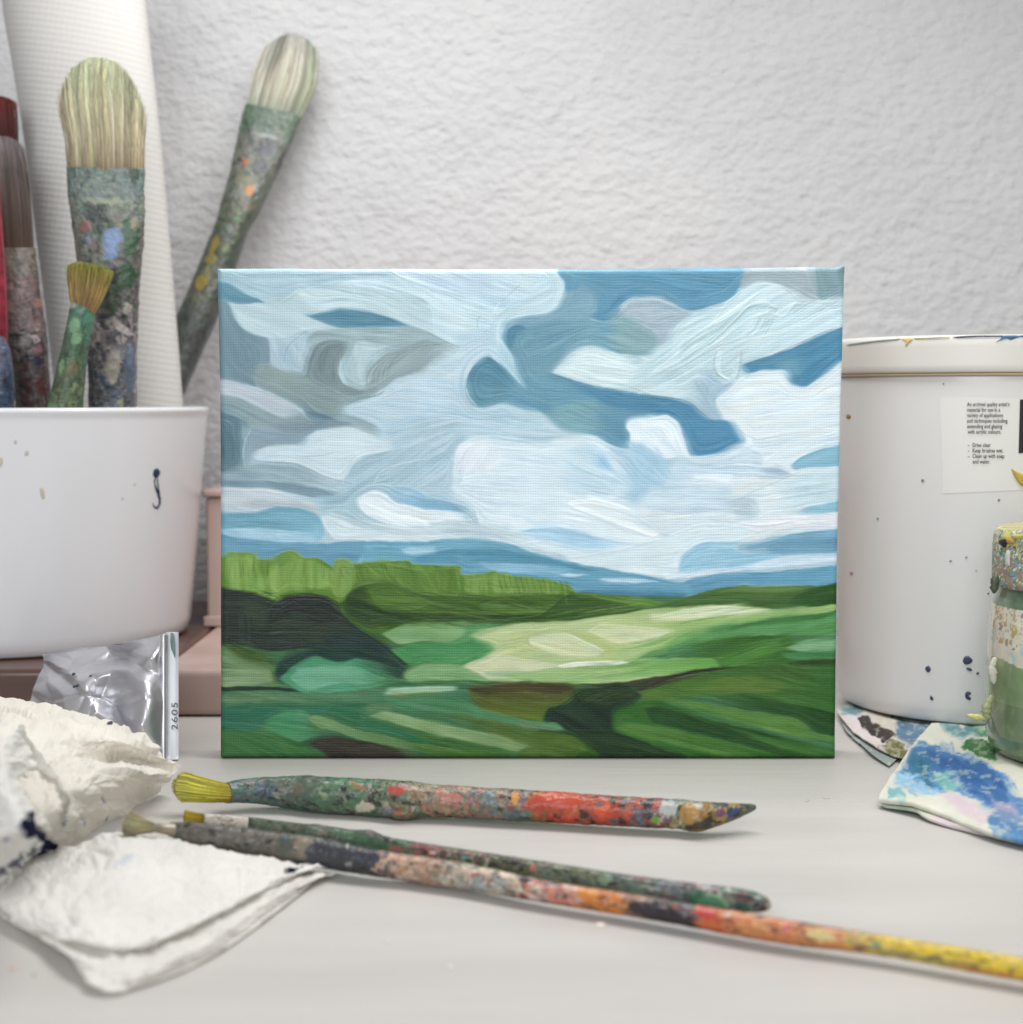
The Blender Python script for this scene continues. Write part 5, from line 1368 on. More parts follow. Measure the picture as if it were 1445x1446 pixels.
def leaning():
    root = thing('paint_brush', at_y(260, 560, .205), 'flat brush with pale grey bristles leaning right against the plaster wall', 'paint brush', 'brushes standing in the white pot')
    st = [(346, 147, 426, 165, .313, .2), (340, 172, 415, 190, .311, .28), (333, 205, 402, 224, .307, .4), (323, 250, 383, 262, .301, .6), (312, 288, 365, 302, .295, .8), (306, 312, 351, 324, .291, .9), (296, 338, 344, 345, .289, 1), (286, 364, 335, 373, .286, 1), (269, 404, 321, 414, .281, 1), (247, 455, 301, 462, .274, 1), (232, 490, 284, 500, .270, 1), (213, 535, 263, 548, .264, 1), (196, 575, 244, 590, .259, 1), (172, 635, 216, 650, .252, 1)]
    zones = [(0, [(86, 110, 92), (76, 98, 84), (96, 116, 96)]), (36, [(92, 104, 96), (110, 112, 100), (78, 84, 84), (120, 118, 110)]), (110, [(96, 104, 94), (104, 104, 88), (88, 100, 90)]), (150, [(76, 96, 76), (92, 100, 82)]), (185, [(78, 88, 82), (86, 88, 76), (72, 84, 76)]), (240, [(80, 84, 72), (70, 84, 76), (90, 90, 76)]), (300, [(66, 74, 70), (78, 84, 78), (74, 78, 78)]), (390, [(74, 78, 76), (84, 88, 82)])]
    bl = [(376, 205, 13, 18, 15, (58, 66, 76)), (366, 235, 11, 14, 20, (52, 60, 70)), (345, 228, 5, 4, 0, (188, 92, 44)), (339, 226, 3, 3, 0, (40, 40, 40)), (351, 268, 7, 10, 10, (196, 124, 56)), (362, 268, 5, 4, 0, (120, 144, 150)), (374, 192, 20, 5, 10, (140, 154, 148)),
          (303, 346, 5, 17, 20, (150, 132, 58)), (298, 366, 8, 9, 20, (140, 124, 60)), (285, 398, 9, 11, 30, (152, 130, 54)), (292, 384, 5, 10, 10, (120, 122, 84)), (278, 418, 6, 12, 20, (96, 104, 84)), (318, 350, 4, 8, 20, (110, 130, 80)), (335, 308, 6, 6, 0, (70, 122, 76)), (322, 313, 22, 1.6, 14, (40, 42, 38)), (330, 285, 30, 1.5, 14, (56, 64, 58)), (345, 255, 14, 10, 0, (120, 122, 100)), (352, 290, 8, 6, 0, (124, 104, 76))]
    painted_loft('handle', st, 'y', .3, zones, 41, root, crustm, .05, bl, 64, 1.0, .35, 2.3)
    bs = [(348, 152, 424, 172, .313, .2), (352, 130, 434, 150, .314, .22), (362, 95, 447, 115, .316, .2), (376, 62, 449, 78, .318, .16), (388, 42, 444, 52, .319, .1)]
    def colf(u, h, g):
        base = ramp_cols([(0, (146, 152, 138)), (.3, (180, 176, 160)), (.7, (190, 188, 174)), (1, (166, 166, 156))], 24)(u, h, g)
        if u > .62 and g.random() < .6: base = base * np.array([.74, .86, .72])
        if -.75 < u < -.25 and g.random() < .7: base = base * np.interp(h, [.3, .7], [1, .66])[:, None]
        return base
    tip = lambda u, v: .985 - .24 * max(0, -u) ** 2.6 - .13 * max(0, u) ** 3
    bristles('bristles', bs, 'y', .2, 1700, colf, root, hairm, tip, .00022, 8, .03)
    cs = [(352, 154, 420, 172, .314, .12), (358, 130, 428, 148, .315, .12), (370, 98, 438, 114, .317, .1), (388, 72, 432, 82, .318, .06)]
    V, Fc, U, W = loft(cs, 'y', .1, 24, 4); link('bristle_core', tri_mesh('bristle_core', V, Fc), corem, root)
leaning()

def left_ones():
    root = thing('paint_brush', at_y(40, 570, .17), 'soft flat brush with greyish brown bristles and mauve crusted ferrule', 'paint brush', 'brushes standing in the white pot')
    st = [(-36, 352, 50, 350, .170, .25), (-32, 380, 53, 378, .170, .3), (-26, 420, 58, 418, .171, .4), (-10, 465, 64, 462, .172, .5), (6, 478, 65, 470, .172, .7), (14, 520, 68, 515, .173, .8), (20, 560, 71, 560, .174, .8), (26, 610, 72, 610, .175, .8), (36, 690, 74, 690, .176, .8)]
    zones = [(0, [(112, 104, 94), (120, 112, 100), (90, 82, 76)]), (40, [(116, 92, 94), (130, 104, 106), (104, 100, 98), (96, 74, 76)]), (95, [(104, 84, 86), (120, 100, 100)]), (126, [(70, 64, 62), (92, 84, 78), (110, 104, 104), (50, 46, 56)]), (170, [(80, 70, 66), (60, 46, 44), (96, 96, 98), (76, 48, 46)])]
    bl = [(56, 427, 7, 6, 0, (168, 120, 104)), (24, 461, 3, 3, 0, (210, 206, 196)), (50, 477, 6, 7, 0, (186, 170, 172)), (50, 478, 2, 2, 0, (60, 54, 60)), (54, 493, 8, 6, 0, (140, 92, 104)), (52, 508, 8, 7, 0, (40, 36, 58)), (30, 472, 30, 2, -10, (30, 28, 26)), (14, 430, 8, 6, 0, (150, 118, 116)), (58, 545, 8, 14, 0, (84, 44, 44))]
    painted_loft('handle', st, 'y', .3, zones, 51, root, crustm, .05, bl, 56, 1.0, .5, 2.4)
    bs = [(-36, 358, 48, 356, .170, .25), (-40, 310, 46, 308, .170, .26), (-44, 250, 40, 248, .171, .24), (-48, 190, 31, 190, .172, .16)]
    colf = ramp_cols([(0, (78, 60, 50)), (.3, (84, 70, 62)), (.7, (104, 94, 90)), (1, (146, 138, 140))], 16)
    bristles('bristles', bs, 'y', .2, 1500, colf, root, hairm, lambda u, v: .985 - .1 * abs(u) ** 4, .00019, 9, .03)
    V, Fc, U, W = loft([(-32, 356, 44, 354, .171, .15), (-36, 300, 42, 298, .171, .15), (-38, 225, 30, 225, .172, .1)], 'y', .1, 24, 4); link('bristle_core', tri_mesh('bristle_core', V, Fc), cored, root)
    # dark red haired brush behind
    root = thing('paint_brush', at_y(-20, 570, .21), 'brush with dark rust red bristles at the left edge behind the grey one', 'paint brush', 'brushes standing in the white pot')
    painted_loft('handle', [(-50, 232, 26, 232, .205, .2), (-46, 330, 20, 330, .206, .3), (-40, 450, 10, 450, .208, .6), (-36, 600, 4, 600, .21, .8), (-34, 690, 0, 690, .212, .8)], 'y', .3, [(0, [(70, 30, 30), (84, 40, 36)]), (120, [(90, 60, 60), (70, 50, 50)])], 61, root, crustm, .03, (), 40, 2.0)
    bs = [(-50, 240, 26, 240, .205, .2), (-52, 190, 26, 190, .205, .2), (-52, 132, 22, 134, .206, .14)]
    bristles('bristles', bs, 'y', .2, 1200, ramp_cols([(0, (60, 20, 18)), (.6, (68, 22, 18)), (1, (104, 34, 26))], 14), root, hairm, lambda u, v: .985 - .07 * abs(u) ** 3, .0002, 12, .02)
    V, Fc, U, W = loft([(-46, 240, 22, 240, .206, .12), (-46, 160, 20, 160, .206, .1)], 'y', .1, 24, 4); link('bristle_core', tri_mesh('bristle_core', V, Fc), corer, root)
    # crimson handle and blue handle at the very edge
    redm = mat('crimson_lacquer', tuple(lin((122, 22, 42))), .3, coat=.4, bump=[('noise', 200, .2, .0005)]); vary(redm, (104, 18, 36), (140, 40, 56), 160)
    root = thing('paint_brush', at_y(2, 500, .15), 'glossy crimson brush handle at the left edge in front of the grey brush', 'paint brush', 'brushes standing in the white pot')
    V, Fc, U, W = loft([(-14, 200, -4, 200, .150), (-16, 300, 2, 300, .151), (-18, 400, 9, 400, .152), (-16, 470, 11, 470, .152), (-12, 540, 10, 540, .153), (-8, 690, 8, 690, .154)], 'y', 1, 40, 3)
    link('handle', tri_mesh('handle', V, Fc), redm, root)
    fer = mat('dull_metal', tuple(lin((150, 146, 140))), .35, 1.0)
    V, Fc, U, W = loft([(-13, 150, -5, 150, .149), (-15, 212, -3, 212, .150)], 'y', 1, 32, 3); link('ferrule', tri_mesh('ferrule', V, Fc), fer, root)
    root = thing('paint_brush', at_y(10, 560, .14), 'blue crusted brush handle at the left edge low above the rim', 'paint brush', 'brushes standing in the white pot')
    painted_loft('handle', [(-22, 470, 6, 478, .138), (-18, 495, 15, 498, .139), (-14, 530, 19, 530, .140), (-10, 575, 21, 575, .141), (-4, 680, 24, 680, .143)], 'y', 1.0, [(0, [(84, 92, 116), (70, 84, 108), (96, 100, 120)]), (50, [(62, 80, 108), (56, 70, 96), (84, 96, 120)])], 71, root, crustm, .04, [(7, 538, 4, 6, 0, (16, 18, 22)), (22, 568, 2, 9, 0, (196, 190, 168))], 40, 1.5, .3)
left_ones()

# ---------------------------------------------------------------- brushes lying on the table
GR = 'paint brushes lying on the table'
def tb(rows, z, k=None):
    """rows (x, top, bottom[, z]) of a stick lying on the table -> stations"""
    o = []
    for i, r in enumerate(rows):
        x, t, b = r[:3]; zz = r[3] if len(r) > 3 else z
        j0, j1 = max(0, i - 1), min(len(rows) - 1, i + 1)
        dx = rows[j1][0] - rows[j0][0]; dy = (rows[j1][1] + rows[j1][2] - rows[j0][1] - rows[j0][2]) / 2
        l = math.hypot(dx, dy); nx, ny = -dy / l, dx / l
        h = (b - t) / 2 * abs(ny); cx, cy = x, (t + b) / 2
        o.append([cx - nx * h, cy - ny * h, cx + nx * h, cy + ny * h, zz] + ([r[4]] if len(r) > 4 else []))
    return o
def brush_a():
    root = thing('paint_brush', at_z(640, 1155, 0), 'thick crusted brush with yellow bristles and slanted handle tip, lying nearest the canvas', 'paint brush', GR)
    rows = [(322, 1105, 1134), (335, 1102, 1134), (350, 1100, 1134), (400, 1096, 1140), (425, 1095, 1143), (450, 1097, 1147), (500, 1099, 1150), (550, 1102, 1154), (572, 1103, 1158), (600, 1107, 1154), (650, 1110, 1155), (700, 1113, 1158), (800, 1119, 1163), (900, 1126, 1168), (960, 1129, 1171), (984, 1131, 1175), (1000, 1132, 1170), (1020, 1133, 1164), (1045, 1134, 1154), (1062, 1135, 1146), (1068, 1137, 1142)]
    z = .0068
    rows = [(x, t, b, z + max(0, (23 - (b - t) / 2)) * .00009) for x, t, b in rows]
    zones = [(0, [(84, 110, 100), (70, 92, 104), (110, 96, 88)]), (40, [(70, 98, 100), (84, 104, 90)]), (75, [(92, 98, 88), (84, 108, 88), (76, 96, 80)]), (140, [(76, 112, 86), (88, 118, 92), (70, 98, 78)]), (205, [(96, 118, 96), (150, 150, 136), (84, 90, 74), (120, 140, 110)]), (245, [(110, 116, 84), (120, 84, 70), (150, 146, 120), (96, 110, 92)]),
             (290, [(150, 138, 110), (130, 120, 96), (178, 110, 96), (90, 96, 76)]), (345, [(130, 96, 98), (164, 112, 104), (96, 104, 90), (110, 128, 130)]), (395, [(112, 122, 108), (90, 82, 92), (130, 96, 88), (86, 110, 104)]), (430, [(176, 110, 54), (150, 60, 44), (120, 104, 60)]), (450, [(184, 66, 36), (176, 60, 40), (160, 78, 50)]),
             (520, [(178, 68, 40), (140, 60, 50), (120, 90, 90)]), (570, [(110, 84, 86), (150, 64, 52), (92, 100, 112), (90, 60, 60)]), (630, [(120, 130, 120), (168, 166, 150), (70, 90, 84), (150, 150, 120)]), (660, [(164, 130, 66), (150, 116, 60), (120, 110, 70)]), (695, [(66, 84, 80), (60, 70, 90), (96, 96, 60), (80, 76, 80)])]
    bl = [(372, 1116, 14, 10, 20, (74, 92, 112)), (392, 1124, 9, 6, 10, (140, 142, 130)), (398, 1125, 4, 3, 0, (70, 86, 70)), (374, 1118, 2, 16, 24, (60, 44, 42)), (420, 1115, 12, 10, 0, (108, 106, 94)), (516, 1139, 14, 8, -10, (206, 196, 178)), (493, 1126, 7, 5, -25, (26, 36, 50)), (546, 1146, 10, 4, 0, (110, 134, 160)), (562, 1116, 16, 6, 3, (176, 76, 68)), (505, 1110, 14, 6, 30, (150, 116, 76)),
          (640, 1128, 16, 8, 0, (176, 118, 108)), (728, 1128, 6, 10, 0, (206, 140, 50)), (790, 1130, 34, 13, 3, (190, 70, 40)), (850, 1142, 10, 11, 40, (216, 84, 38)), (848, 1136, 6, 4, 0, (86, 96, 98)), (924, 1157, 6, 7, 0, (110, 156, 36)), (944, 1142, 12, 14, 0, (170, 178, 176)), (973, 1150, 14, 15, 0, (172, 132, 66)), (1018, 1148, 8, 6, 0, (112, 70, 108)), (1036, 1147, 12, 4, -20, (52, 76, 120)), (1062, 1138, 5, 3, 0, (96, 108, 84)),
          (915, 1154, 4, 4, 0, (24, 26, 40)), (760, 1138, 24, 10, 3, (176, 62, 40)), (866, 1160, 8, 4, 0, (60, 84, 84)), (318, 1120, 4, 11, 0, (196, 126, 130))]
    painted_loft('handle', tb(rows, z), 't', 1.0, zones, 81, root, crustm, .075, bl, 72, .8, .8)
    V, Fc, U, W = loft(tb([(312, 1108, 1133, .0072), (322, 1105, 1135, .0070), (327, 1104, 1134, .007)], z), 't', 1.0, 32, 1); 
    link('ferrule_band', tri_mesh('ferrule_band', V, Fc), mat('pink_crust', tuple(lin((178, 120, 120))), .5, bump=[('noise', 600, .5, .0005)]), root)
    bs = tb([(322, 1107, 1132, .0075, 1), (305, 1103, 1133, .0085, .8), (280, 1096, 1133, .0095, .7), (258, 1090, 1132, .0105, .6), (241, 1090, 1132, .011, .5)], z)
    colf = ramp_cols([(0, (148, 134, 44)), (.5, (180, 172, 64)), (1, (196, 192, 104))], 24)
    bristles('bristles', bs, 't', .6, 1100, colf, root, hairm, lambda u, v: .96 - .16 * abs(u) ** 2, .00022, 15, .04)
    V, Fc, U, W = loft(tb([(322, 1109, 1130, .0075, .8), (290, 1104, 1128, .009, .5), (265, 1104, 1124, .010, .3)], z), 't', .5, 24, 3); link('bristle_core', tri_mesh('bristle_core', V, Fc), coreg, root)
brush_a()

def brush_b():
    root = thing('paint_brush', at_z(700, 1225, 0), 'crusted green brush with rounded maroon tip, middle of the three lying down', 'paint brush', GR)
    rows = [(345, 1153, 1170), (380, 1157, 1178), (420, 1162, 1188), (445, 1164, 1196), (470, 1168, 1198), (500, 1172, 1200), (515, 1171, 1204), (540, 1180, 1208), (600, 1191, 1219), (700, 1206, 1234), (800, 1222, 1250), (900, 1237, 1266), (970, 1246, 1276), (1020, 1252, 1283), (1055, 1257, 1288), (1075, 1264, 1289), (1085, 1270, 1286), (1089, 1275, 1281)]
    z = .0052
    zones = [(0, [(90, 104, 84), (120, 110, 100), (70, 90, 74)]), (60, [(66, 84, 66), (90, 90, 76), (110, 104, 92)]), (120, [(70, 98, 72), (84, 74, 80), (60, 72, 60)]), (170, [(64, 96, 70), (92, 92, 84), (76, 84, 76)]), (240, [(130, 84, 84), (90, 86, 70), (150, 110, 104)]), (300, [(84, 96, 66), (60, 70, 56), (150, 150, 130), (96, 60, 56)]),
             (370, [(80, 84, 64), (104, 104, 80), (66, 60, 58)]), (430, [(98, 110, 88), (84, 94, 82), (110, 116, 96)]), (520, [(92, 112, 98), (84, 98, 104), (100, 118, 92)]), (590, [(104, 112, 116), (80, 88, 84), (110, 70, 76)]), (640, [(130, 130, 128), (92, 84, 90), (70, 74, 80), (170, 160, 156)]), (695, [(40, 92, 66), (60, 116, 84)]), (745, [(66, 34, 38), (84, 44, 46), (50, 36, 48)])]
    bl = [(985, 1266, 16, 10, 12, (40, 96, 68)), (1015, 1272, 17, 8, 25, (122, 166, 126)), (1004, 1275, 20, 10, 12, (70, 132, 98)), (1072, 1276, 8, 5, -30, (30, 26, 34)), (1086, 1277, 5, 6, 0, (176, 164, 148)), (1050, 1266, 14, 8, 10, (72, 36, 40)), (1044, 1280, 9, 5, 0, (40, 66, 76)), (560, 1200, 14, 5, 10, (150, 92, 90)), (612, 1205, 5, 3, 0, (210, 196, 176)), (656, 1212, 5, 4, 0, (96, 150, 150)), (752, 1226, 6, 6, 0, (172, 108, 92)), (855, 1243, 12, 6, 10, (124, 148, 122)), (905, 1240, 16, 3, 10, (120, 64, 70)), (920, 1254, 22, 3, 10, (170, 166, 160)), (500, 1182, 22, 6, 14, (72, 108, 80))]
    painted_loft('handle', tb(rows, z), 't', 1.0, zones, 91, root, crustm, .08, bl, 64, .8, .7)
    painted_loft('ferrule', tb([(288, 1149, 1164, .0105), (310, 1150, 1166, .0095), (350, 1154, 1171, .0078)], z), 't', .7, [(0, [(200, 194, 184), (186, 176, 166), (150, 120, 116)])], 95, root, crustm, .05, [(300, 1158, 10, 5, 0, (214, 208, 200)), (335, 1163, 5, 3, 0, (190, 170, 150))], 40, 1)
    bs = tb([(292, 1150, 1163, .010, .7), (275, 1147, 1162, .011, .6), (259, 1143, 1161, .012, .5)], z)
    bristles('bristles', bs, 't', .6, 420, ramp_cols([(0, (130, 112, 20)), (1, (178, 154, 40))], 14), root, hairm, lambda u, v: .97, .0002, 16, .02)
brush_b()

def brush_c():
    root = thing('paint_brush', at_z(900, 1300, 0), 'long frontmost brush with frayed grey bristles and a yellow handle end', 'paint brush', GR)
    rows = [(240, 1161, 1181), (260, 1160, 1188), (298, 1164, 1197), (343, 1169, 1205), (388, 1175, 1213), (423, 1179, 1221), (466, 1186, 1228), (500, 1194, 1233), (534, 1201, 1238), (600, 1210, 1249), (660, 1220, 1257), (738, 1237, 1270), (808, 1250, 1281), (901, 1264, 1296), (979, 1277, 1310), (1051, 1289, 1324), (1126, 1301, 1336), (1200, 1313, 1344), (1277, 1325, 1355), (1360, 1338, 1371), (1445, 1352, 1386), (1520, 1364, 1400), (1600, 1378, 1412)]
    z = .0050
    def zz(x): return float(np.interp(x, [240, 400, 600], [.0105, .0075, .0050]))
    rows = [(x, t, b, zz(x)) for x, t, b in rows]
    zones = [(0, [(84, 88, 78), (92, 92, 84)]), (22, [(96, 92, 86), (88, 86, 80), (104, 98, 90)]), (150, [(100, 96, 88), (72, 84, 74), (110, 104, 96)]), (185, [(112, 104, 94), (90, 92, 84)]), (215, [(50, 52, 58), (64, 66, 72), (40, 42, 50)]), (298, [(176, 150, 132), (160, 130, 110), (190, 150, 130)]),
             (340, [(170, 140, 120), (150, 110, 90), (140, 130, 110), (186, 160, 142)]), (395, [(176, 166, 150), (196, 176, 160), (130, 150, 150), (120, 96, 80)]), (440, [(196, 178, 160), (210, 190, 170), (110, 100, 90), (150, 160, 160)]), (505, [(190, 168, 156), (90, 60, 62), (200, 110, 96), (206, 190, 176)]),
             (560, [(200, 120, 104), (196, 172, 158), (206, 140, 110)]), (590, [(206, 130, 50), (196, 110, 48), (176, 120, 84)]), (645, [(136, 104, 88), (120, 92, 82), (190, 130, 80)]), (690, [(110, 88, 80), (36, 30, 36), (150, 140, 140)]), (705, [(34, 28, 36), (44, 38, 44), (100, 96, 104)]), (758, [(196, 76, 52), (204, 96, 64), (190, 120, 80)]),
             (800, [(200, 132, 84), (204, 124, 66), (190, 130, 100)]), (900, [(200, 134, 84), (196, 126, 78), (206, 150, 100)]), (960, [(206, 178, 84), (204, 150, 90), (196, 186, 110)]), (1010, [(206, 178, 60), (210, 184, 56), (196, 170, 70)]), (1060, [(214, 186, 44), (216, 190, 50), (208, 178, 48)]), (1300, [(214, 186, 44), (216, 192, 60)])]
    bl = [(432, 1196, 16, 12, 30, (128, 118, 104)), (402, 1194, 12, 13, 5, (74, 84, 76)), (404, 1184, 3, 3, 0, (60, 120, 150)), (470, 1210, 40, 20, 12, (52, 54, 62)), (440, 1215, 18, 6, -30, (50, 54, 66)), (489, 1193, 2.5, 6, 5, (216, 208, 190)), (492, 1219, 8, 4, -35, (150, 148, 140)), (520, 1212, 16, 15, 10, (48, 50, 62)), (535, 1218, 3, 16, 20, (190, 150, 130)), (570, 1226, 6, 5, 0, (160, 128, 60)), (740, 1242, 10, 5, 12, (40, 26, 34)),
          (830, 1262, 16, 9, 10, (208, 132, 44)), (868, 1286, 14, 4, 10, (206, 128, 44)), (925, 1288, 40, 12, 14, (34, 28, 38)), (975, 1301, 10, 6, 0, (28, 24, 34)), (935, 1280, 12, 3, 12, (130, 126, 138)), (997, 1292, 14, 9, 12, (198, 60, 56)), (1000, 1305, 22, 5, 12, (196, 104, 44)), (1026, 1292, 7, 5, 0, (196, 168, 150)), (1110, 1312, 9, 5, 0, (196, 92, 84)), (1134, 1307, 8, 4, -20, (110, 50, 46)), (1160, 1322, 22, 8, 12, (212, 198, 130)), (1180, 1337, 36, 5, 10, (196, 132, 78)), (1215, 1338, 12, 5, 0, (130, 84, 70)), (1236, 1334, 9, 6, 0, (130, 150, 120)),
          (1300, 1352, 90, 3, 9, (124, 128, 112)), (1400, 1374, 70, 4, 11, (196, 128, 70)), (1262, 1353, 6, 2, 5, (214, 214, 206)), (1180, 1311, 60, 1.6, 10, (110, 112, 96)), (1060, 1313, 30, 4, 12, (196, 130, 70))]
    painted_loft('handle', tb(rows, z), 't', 1.0, zones, 101, root, crustm, .055, bl, 64, .8, .65)
    V, Fc, U, W = loft(tb([(212, 1163, 1174, .0135), (226, 1163, 1177, .012), (246, 1163, 1181, .0108)], z), 't', 1.0, 32, 1)
    link('ferrule', tri_mesh('ferrule', V, Fc), mat('worn_ferrule', tuple(lin((150, 140, 124))), .4, .4, bump=[('noise', (60, 800, 800), .5, .0005)]), root)
    bs = tb([(216, 1162, 1175, .013, 1), (203, 1157, 1177, .014, .9), (188, 1151, 1180, .0145, .8), (170, 1143, 1185, .015, .7)], z)
    bristles('bristles', bs, 't', .8, 620, ramp_cols([(0, (124, 112, 84)), (.5, (156, 148, 116)), (1, (180, 172, 146))], 22), root, hairm, lambda u, v: .93 - .22 * abs(u) ** 2, .0002, 17, .10)
brush_c()
# ---------------------------------------------------------------- white plastic tub
TC = np.array([.2232, .1085]); TZ = .0042
tub = thing('plastic_tub', (TC[0], TC[1], TZ), 'tall white plastic tub with printed label and navy paint spots on a stained rag', 'tub')
tubm = mat('white_plastic', tuple(lin((209, 208, 207))), .32, spec=.5, coat=.15, bump=[('noise', 30, .06, .001)])
lidm = mat('lid_plastic', tuple(lin((206, 204, 198))), .4, spec=.5, bump=[('noise', 60, .1, .001)])
ZL = .1602; ZT = .1768
RT2 = lambda z: .0645 + .0028 * min(1, max(0, (z - TZ) / (ZL - TZ)))
prof = [(0, TZ + .002), (.058, TZ + .002), (.0610, TZ), (.0630, TZ + .0010), (.0642, TZ + .0034)] + [(RT2(z), z) for z in np.linspace(TZ + .008, ZL - .002, 24)] + [(.0668, ZL), (.060, ZL + .0002)]
lathe('tub_body', prof, TC[0], TC[1], tubm, tub, 220)
RL = lambda z: .0694
lathe('tub_lid', [(.0677, ZL + .0006), (.0688, ZL + .0002), (.0694, ZL + .0012), (.0695, ZT - .0022), (.0690, ZT - .0006), (.0680, ZT), (.0643, ZT - .0004), (.0638, ZT - .002), (0, ZT - .002)], TC[0], TC[1], lidm, tub, 220)
lathe('lid_seam', [(.0677, ZL - .0011), (.0686, ZL - .0009), (.0688, ZL - .0001), (.0677, ZL)], TC[0], TC[1], mat('tan_seam', tuple(lin((188, 164, 130))), .5, bump=[('noise', 60, .1, .001)]), tub, 220)  # tan line along the gap under the lid
labm = mat('label_film', tuple(lin((214, 213, 210))), .38, spec=.5, bump=[('noise', 60, .05, .0005)])
def ring_patch(name, corners, c, R, m, parent, lift, n=24, k=10):
    (x0, y0), (x1, y1), (x2, y2), (x3, y3) = corners        # TL TR BR BL
    G = np.empty((k, n, 3))
    for i in range(k):
        for j in range(n):
            u, v = j / (n - 1), i / (k - 1)
            x = (x0 + (x1 - x0) * u) * (1 - v) + (x3 + (x2 - x3) * u) * v; y = (y0 + (y1 - y0) * u) * (1 - v) + (y3 + (y2 - y3) * u) * v
            P = cyl_hit(x, y, c, R); nr = np.array([P[0] - c[0], P[1] - c[1], 0]); nr /= np.linalg.norm(nr); G[i, j] = P + nr * lift
    return link(name, np_mesh(name, G, grid_faces(k, n)), m, parent)
lab = ring_patch('label', [(1328, 560), (1490, 563), (1490, 690), (1332, 697)], TC, RT2, labm, tub, .00012)
inkm = mat('black_ink', (.012, .012, .013), .5, bump=[('noise', 60, .05, .0005)])
ring_patch('label_block', [(1440.5, 564), (1492, 565), (1492, 637), (1438.5, 640)], TC, RT2, inkm, lab, .00035)
dab('label_swoosh', [(1428, 661), (1436, 666), (1446, 669), (1462, 672), (1462, 690), (1446, 688), (1439, 683), (1432, 672)], TC, RT2, mat('gold_ink', tuple(lin((186, 160, 62))), .4, bump=[('noise', 60, .05, .0005)]), lab, .0007)
def bent_text(name, body, px, py, size_px, parent, m, c, R, stretch=1.0, lift=.0005, bold=.0, lean=0):
    cu = bpy.data.curves.new(name, 'FONT'); cu.body = body; cu.size = 1; cu.resolution_u = 2; cu.offset = bold
    o = bpy.data.objects.new(name, cu); COL.objects.link(o)
    dg = bpy.context.evaluated_depsgraph_get(); me = bpy.data.meshes.new_from_object(o.evaluated_get(dg)); bpy.data.objects.remove(o)
    for v in me.vertices:
        x, y = px + v.co.x * size_px * stretch, py - v.co.y * size_px + lean * v.co.x * size_px
        P = cyl_hit(x, y, c, R); nr = np.array([P[0] - c[0], P[1] - c[1], 0]); nr /= np.linalg.norm(nr)
        v.co = Vector(P + nr * lift)
    me.materials.clear(); me.update()
    return link(name, me, m, parent)
lines = [('An archival quality artist\u2019s', 1366, 573.5), ('material for use in a', 1366, 581.3), ('variety of applications', 1366, 589), ('and techniques including', 1366, 596.8), ('extending and glazing', 1366, 604.6), ('with acrylic colours.', 1367, 612.4),
         ('-', 1367, 631), ('Dries clear', 1373.5, 631), ('-', 1367, 638.8), ('Keep brushes wet.', 1373.5, 638.8), ('-', 1367, 646.6), ('Clean up with soap', 1373.5, 646.6), ('and water.', 1374, 654.4)]
widths = {0: 70, 1: 56, 2: 60, 3: 66, 4: 60, 5: 55, 7: 31, 9: 47, 11: 50, 12: 28}
txt = inkm
for i, (t, x, y) in enumerate(lines):
    n = len(t) * .50
    st = widths.get(i, n * 8.0) / (n * 8.0) * 1.0
    bent_text('label_text', t, x, y, 8.0, lab, inkm, TC, RT2, min(1.05, max(.72, st)), bold=.012)
spotn = flat('navy_spot', (52, 60, 88)); spotg = flat('grey_spot', (110, 112, 116)); spoto = flat('ochre_spot', (140, 104, 46)); spotr = flat('rust_spot', (160, 120, 100))
for (x, y, rx, ry, tl, mm) in ((1311, 945, 4, 4.6, 0, spotn), (1366.5, 932.5, 7, 6.6, 0, spotn), (1369, 945, 4.6, 2.2, 20, spotn), (1381, 951, 2, 2, 0, spotn), (1316, 986, 2.2, 3.6, -30, spotn), (1303.5, 678.5, 2, 2.2, 0, spotg), (1411, 706, 1.7, 1.8, 0, spotg), (1240, 732.5, 1.3, 1.3, 0, spotg),
                       (1203, 809.5, 2.2, 2.2, 0, spotr), (1198.5, 588, 3.2, 3.2, 0, spoto), (1365, 787, 1.6, 1.3, 0, spotg), (1396, 838, 1.4, 1.2, 0, spotn), (1343, 792, 2, 1, -10, spotg), (1333, 542, 1, 1.4, 0, spotg), (1379, 806, 1, 1, 0, spotg)):
    dab('paint_spot', blob_pts(x, y, rx, ry, tl, 9, .14), TC, RT2, mm, tub, .0003)
dab('paint_spot', [(1364, 978), (1368, 976), (1372, 979), (1370, 981), (1367, 979), (1366, 983), (1368, 986), (1372, 986), (1370, 989), (1365, 987), (1363, 983)], TC, RT2, spotn, tub, .0003)
lb = flat('blue_spill', (56, 96, 136)); ln = flat('dark_spill', (42, 50, 66)); lo = flat('ochre_spill', (196, 172, 112)); lg = flat('green_spill', (128, 146, 140))
